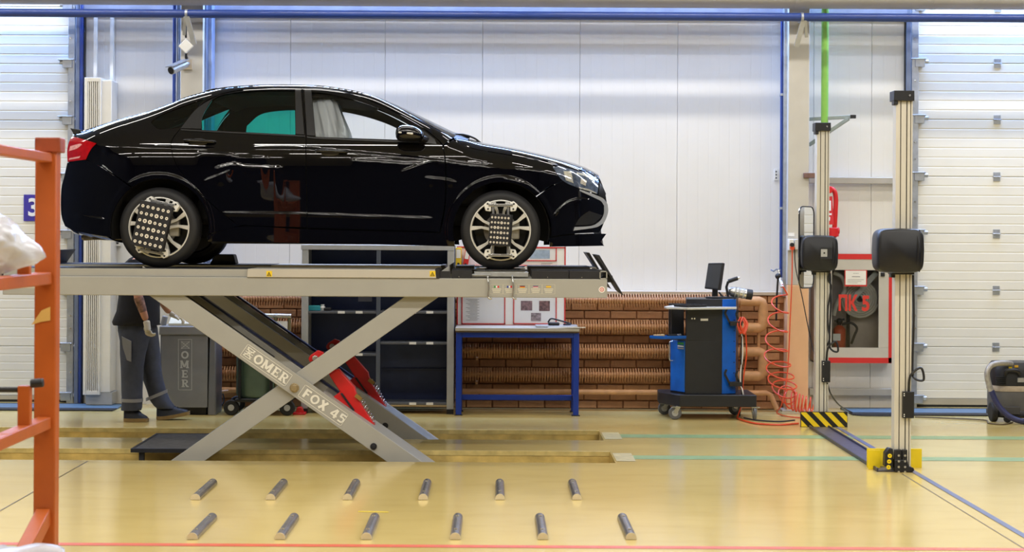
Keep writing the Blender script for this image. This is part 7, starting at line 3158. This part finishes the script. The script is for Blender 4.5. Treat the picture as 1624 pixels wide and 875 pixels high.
m = MB()
m.pbox(wu0, wv0, wu1, wv1, Yc_ + .004, .003)
gl = m.build('pane', glass('cabinet_glass', (.9, .92, .94)), fc)
xt, zt7 = P(1356, 482, Yc_ - .003)
M_sten = mat('stencil_red', (206, 52, 40), 0.5, 0, 0.04)
text_mesh('ПК', 0.205, 'stencil', M_sten, gl, (P(1344, 482, Yc_)[0], Yc_ - .002, zt7), (1, 0, 0), (0, 0, 1), bold=0.008, sx=.66)
text_mesh('5', 0.205, 'stencil', M_sten, gl, (P(1373, 482, Yc_)[0], Yc_ - .002, zt7), (1, 0, 0), (0, 0, 1), bold=0.008, sx=.8)
pn = MB()
pn.pbox(1339.5, 428, 1375, 454, Yc_ - .002, .002)
pn_o = pn.build('notice', M_redf, fc)
m = MB()
m.pbox(1341, 429, 1373.5, 451.5, Yc_ - .004, .002)
ps = m.build('notice_sheet', M_paper, pn_o)
for k, (ua, ub, v) in enumerate(((1351, 1364, 438), (1353, 1362, 433), (1344, 1370, 443), (1344, 1366, 445.5), (1344, 1360, 448))):
    m = MB()
    m.pbox(ua, v, ub, v + (1.2 if k == 0 else .6), Yc_ - .005, .001)
    m.build('text_line', M_print, ps)
m = MB()
m.pbox(1308.5, 429, 1317, 443, Yc_ - .003, .003)
m.build('red_sticker', M_redf, fc)
m = MB()
x, z = P(1398, 435, Yc_)
m.box((x - .01, Yc_ - .02, z - .02), (x + .03, Yc_, z + .02))
m.build('lock', M_black, fc, bev=.004)
hs = thing('fire_hose', P3(1366, 500, 4.08), 'rolled pale canvas fire hose inside the glazed cabinet', 'hose')
m = MB()
cx_, cz_ = P(1363, 473, 4.10)
pts = []
for i in range(7 * 20):
    t = 2 * math.pi * i / 20
    r = .03 + .165 * i / 140
    pts.append((cx_ + r * math.cos(t), 4.09, cz_ + r * math.sin(t)))
m.tube(pts, .0115, 7)
m.build('hose_roll', mat('hose_canvas', (216, 208, 194), 0.8, 0, 0.12, 20), hs)
m = MB()
m.bar(P3(1390, 432, 4.05), P3(1352, 475, 4.05), .008, .055, up=(1, 0, 0))
m.build('hose_tail', mat('hose_canvas_pale', (200, 198, 190), 0.8, 0, 0.06, 20), hs)
m = MB()
m.tube(bez([P3(1322, 432, 4.07), P3(1336, 440, 4.06), P3(1340, 460, 4.06), P3(1328, 480, 4.06), P3(1322, 500, 4.06)], 6), .022, 10)
m.build('hose_end', mat('hose_canvas', (216, 208, 194)), hs)
ex = thing('fire_extinguisher', P3(1331, 549, 4.08), 'red fire extinguisher standing inside the fire hose cabinet', 'extinguisher')
xe, zb_ = P(1331, 550.5, 4.08)
zb_ = z0 + t + .002 if False else z0 + .013
zt_e = P(1331, 517, 4.08)[1]
Re = (P(1341.5, 530, 4.08)[0] - P(1321.5, 530, 4.08)[0]) / 2
m = MB()
m.lathe((xe, 4.08, 0), [(0, zb_), (Re - .005, zb_), (Re, zb_ + .01), (Re, zt_e - .03), (Re * .6, zt_e), (Re * .3, zt_e + .01), (0, zt_e + .01)], 'Z', 24)
m.build('cylinder', mat('extinguisher_red', (190, 70, 40), 0.35, 0, 0.05), ex)
m = MB()
m.cyl((xe, 4.08, zt_e), (xe, 4.08, zt_e + .06), .02, 12)
m.bar((xe - .05, 4.08, zt_e + .05), (xe + .05, 4.08, zt_e + .07), .02, .02)
m.ball((xe, 4.08, zt_e + .05), .035, .03, .03)
m.build('valve', M_black, ex)
m = MB()
m.tube(bez([P3(1335, 514, 4.05), P3(1350, 512, 4.04), P3(1359, 520, 4.03), P3(1355, 532, 4.03), P3(1350, 545, 4.04)], 6), .013, 10)
m.build('hose', M_black, ex)
m = MB()
m.pbox(1321, 529, 1333, 540, 4.08 - Re - .003, .002)
m.build('label', M_paper, ex)
m = MB()
m.cyl(P3(1345, 428, 4.12), P3(1345, 552, 4.12), .018, 10)
small_thing('inner_pipe', m, M_black, 'dark upright pipe inside the glazed fire cabinet', 'pipe')

# =================================================================== vacuum cleaner
Yv = F(1600, 670).y
va = thing('vacuum_cleaner', (P(1615, 668, Yv)[0], Yv + .2, 0), 'black wet and dry vacuum cleaner cut by the right picture edge', 'vacuum cleaner')


def vz(v):
    return P(1600, v, Yv)[1]


xv0, xv1 = P(1578, 620, Yv)[0], P(1668, 620, Yv)[0]
xcv, Rv = (xv0 + xv1) / 2, (xv1 - xv0) / 2
yv = Yv + Rv * .8


def vring(prof, name, material, parent=va, n=40, e=.55):
    m = MB()
    vs_, fs = [], []
    for r, z in prof:
        for i in range(n):
            t = 2 * math.pi * i / n
            c_, s_ = math.cos(t), math.sin(t)
            vs_.append((xcv + r * math.copysign(abs(c_) ** e, c_), yv + .8 * r * math.copysign(abs(s_) ** e, s_), z))
    for k in range(len(prof) - 1):
        for i in range(n):
            fs.append((k * n + i, k * n + (i + 1) % n, (k + 1) * n + (i + 1) % n, (k + 1) * n + i))
    fs += [tuple(range(n))[::-1], tuple(range((len(prof) - 1) * n, len(prof) * n))]
    m.add(vs_, fs)
    return m.build(name, material, parent, angle=50)


hdv = vring([(Rv, vz(612)), (Rv * 1.0, vz(604)), (Rv * .97, vz(590)), (Rv * .92, vz(580)), (Rv * .84, vz(575.5))], 'motor_head', M_black)
vring([(Rv * .99, vz(621)), (Rv * 1.0, vz(619)), (Rv * 1.0, vz(613)), (Rv * .98, vz(611.5))], 'bag_edge', mat('bag_beige', (170, 156, 138), 0.8, 0, 0.15, 20))
vring([(Rv * .95, vz(655)), (Rv * .97, vz(640)), (Rv * .97, vz(622)), (Rv * .95, vz(620))], 'tank', mat('tank_grey', (84, 82, 80), 0.5, 0, 0.1, 12))
vring([(Rv * .9, vz(663)), (Rv * 1.0, vz(660)), (Rv * 1.0, vz(653)), (Rv * .95, vz(651))], 'base', M_black)
for k in range(5):
    m = MB()
    v = 597 + 3 * k
    m.pbox(1580, v, 1596, v + 1.2, Yv - .012, .03)
    m.build('vent_slat', mat('vent_dark', (10, 10, 12), 0.6), hdv)
m = MB()
m.tube(bez([P3(1594, 594, Yv + .0), P3(1596, 588, Yv - .03), P3(1606, 587, Yv - .04), P3(1614, 589, Yv - .03), P3(1617, 594, Yv)], 5), .018, 10)
m.build('carry_handle', M_black, hdv)
m = MB()
m.pbox(1600, 581, 1605, 584, Yv + .01, .03)
m.build('switch', M_yellow, hdv)
m = MB()
m.pbox(1609, 579, 1615, 582.5, Yv + .01, .03)
m.build('switch', mat('switch_amber', (206, 160, 40), 0.5), hdv)
m = MB()
m.pbox(1614, 599, 1624, 606, Yv - .012, .01)
m.build('rating_label', M_print, hdv)
m = MB()
m.pbox(1594, 645, 1618, 657, Yv - .02, .02)
m.build('latch', mat('latch_grey', (64, 62, 60), 0.5), va, bev=.004)
for u, dy, R in ((1580, .10, .092), (1668, .10, .092)):
    x = P(u, 650, Yv)[0]
    m = MB()
    m.cyl((x - .03, Yv + dy, R), (x + .03, Yv + dy, R), R, 26)
    m.build('wheel', M_rubber, va, bev=.012)
for u in (1598, 1650):
    x = P(u, 665, Yv)[0]
    m = MB()
    m.cyl((x, Yv - .01, .032), (x, Yv + .03, .032), .032, 16)
    m.box((x - .02, Yv - .005, .03), (x + .02, Yv + .025, vz(660)))
    m.build('caster', M_black, va, bev=.005)
m = MB()
hp = bez([P3(1604, 577, Yv + .02), P3(1594, 575.5, Yv - .03), P3(1580, 576.5, Yv - .06), P3(1570, 581, Yv - .08), P3(1565.5, 592, Yv - .09), P3(1567.5, 606, Yv - .09), P3(1572, 620, Yv - .09)], 10)
m.tube(hp, .026, 12, radii=[.026 + (.0022 if i % 2 else 0) for i in range(len(hp))])
m.build('silver_hose', mat('hose_tape_silver', (164, 160, 156), 0.4, 0.4, 0.2, 40), va)
m = MB()
hp = bez([P3(1572, 619, Yv - .09), P3(1579, 636, Yv - .10), P3(1590, 651, Yv - .12), P3(1604, 662, Yv - .14), P3(1622, 668, Yv - .15), P3(1650, 670, Yv - .12)], 10)
m.tube(hp, .026, 12, radii=[.026 + (.0022 if i % 2 else 0) for i in range(len(hp))])
m.build('blue_hose', mat('hose_dark_blue', (38, 42, 84), 0.45, 0, 0.1, 20), va)
m = MB()
m.tube(bez([F(1451, 662) + Vector((0, 0, .008)), F(1500, 664) + Vector((0, 0, .008)), F(1560, 667) + Vector((0, 0, .008)), F(1568, 672) + Vector((0, 0, .008)), F(1590, 674) + Vector((0, 0, .008)), F(1606, 671) + Vector((0, 0, .008))], 8), .007, 7)
small_thing('floor_cable', m, mat('cable_brown', (96, 84, 60), 0.6), 'thin brown cable on the floor leading to the vacuum cleaner', 'cable')
m = MB()
m.tube(bez([P3(1312, 607, YFAR), P3(1318, 625, YFAR + .1), P3(1332, 643, YFAR + .4), F(1352, 656) + Vector((0, 0, .01)), F(1365, 660) + Vector((0, 0, .01)), F(1430, 661) + Vector((0, 0, .01))], 8), .007, 7)
small_thing('floor_cable', m, M_black, 'black cable running from the far post down to the floor', 'cable')
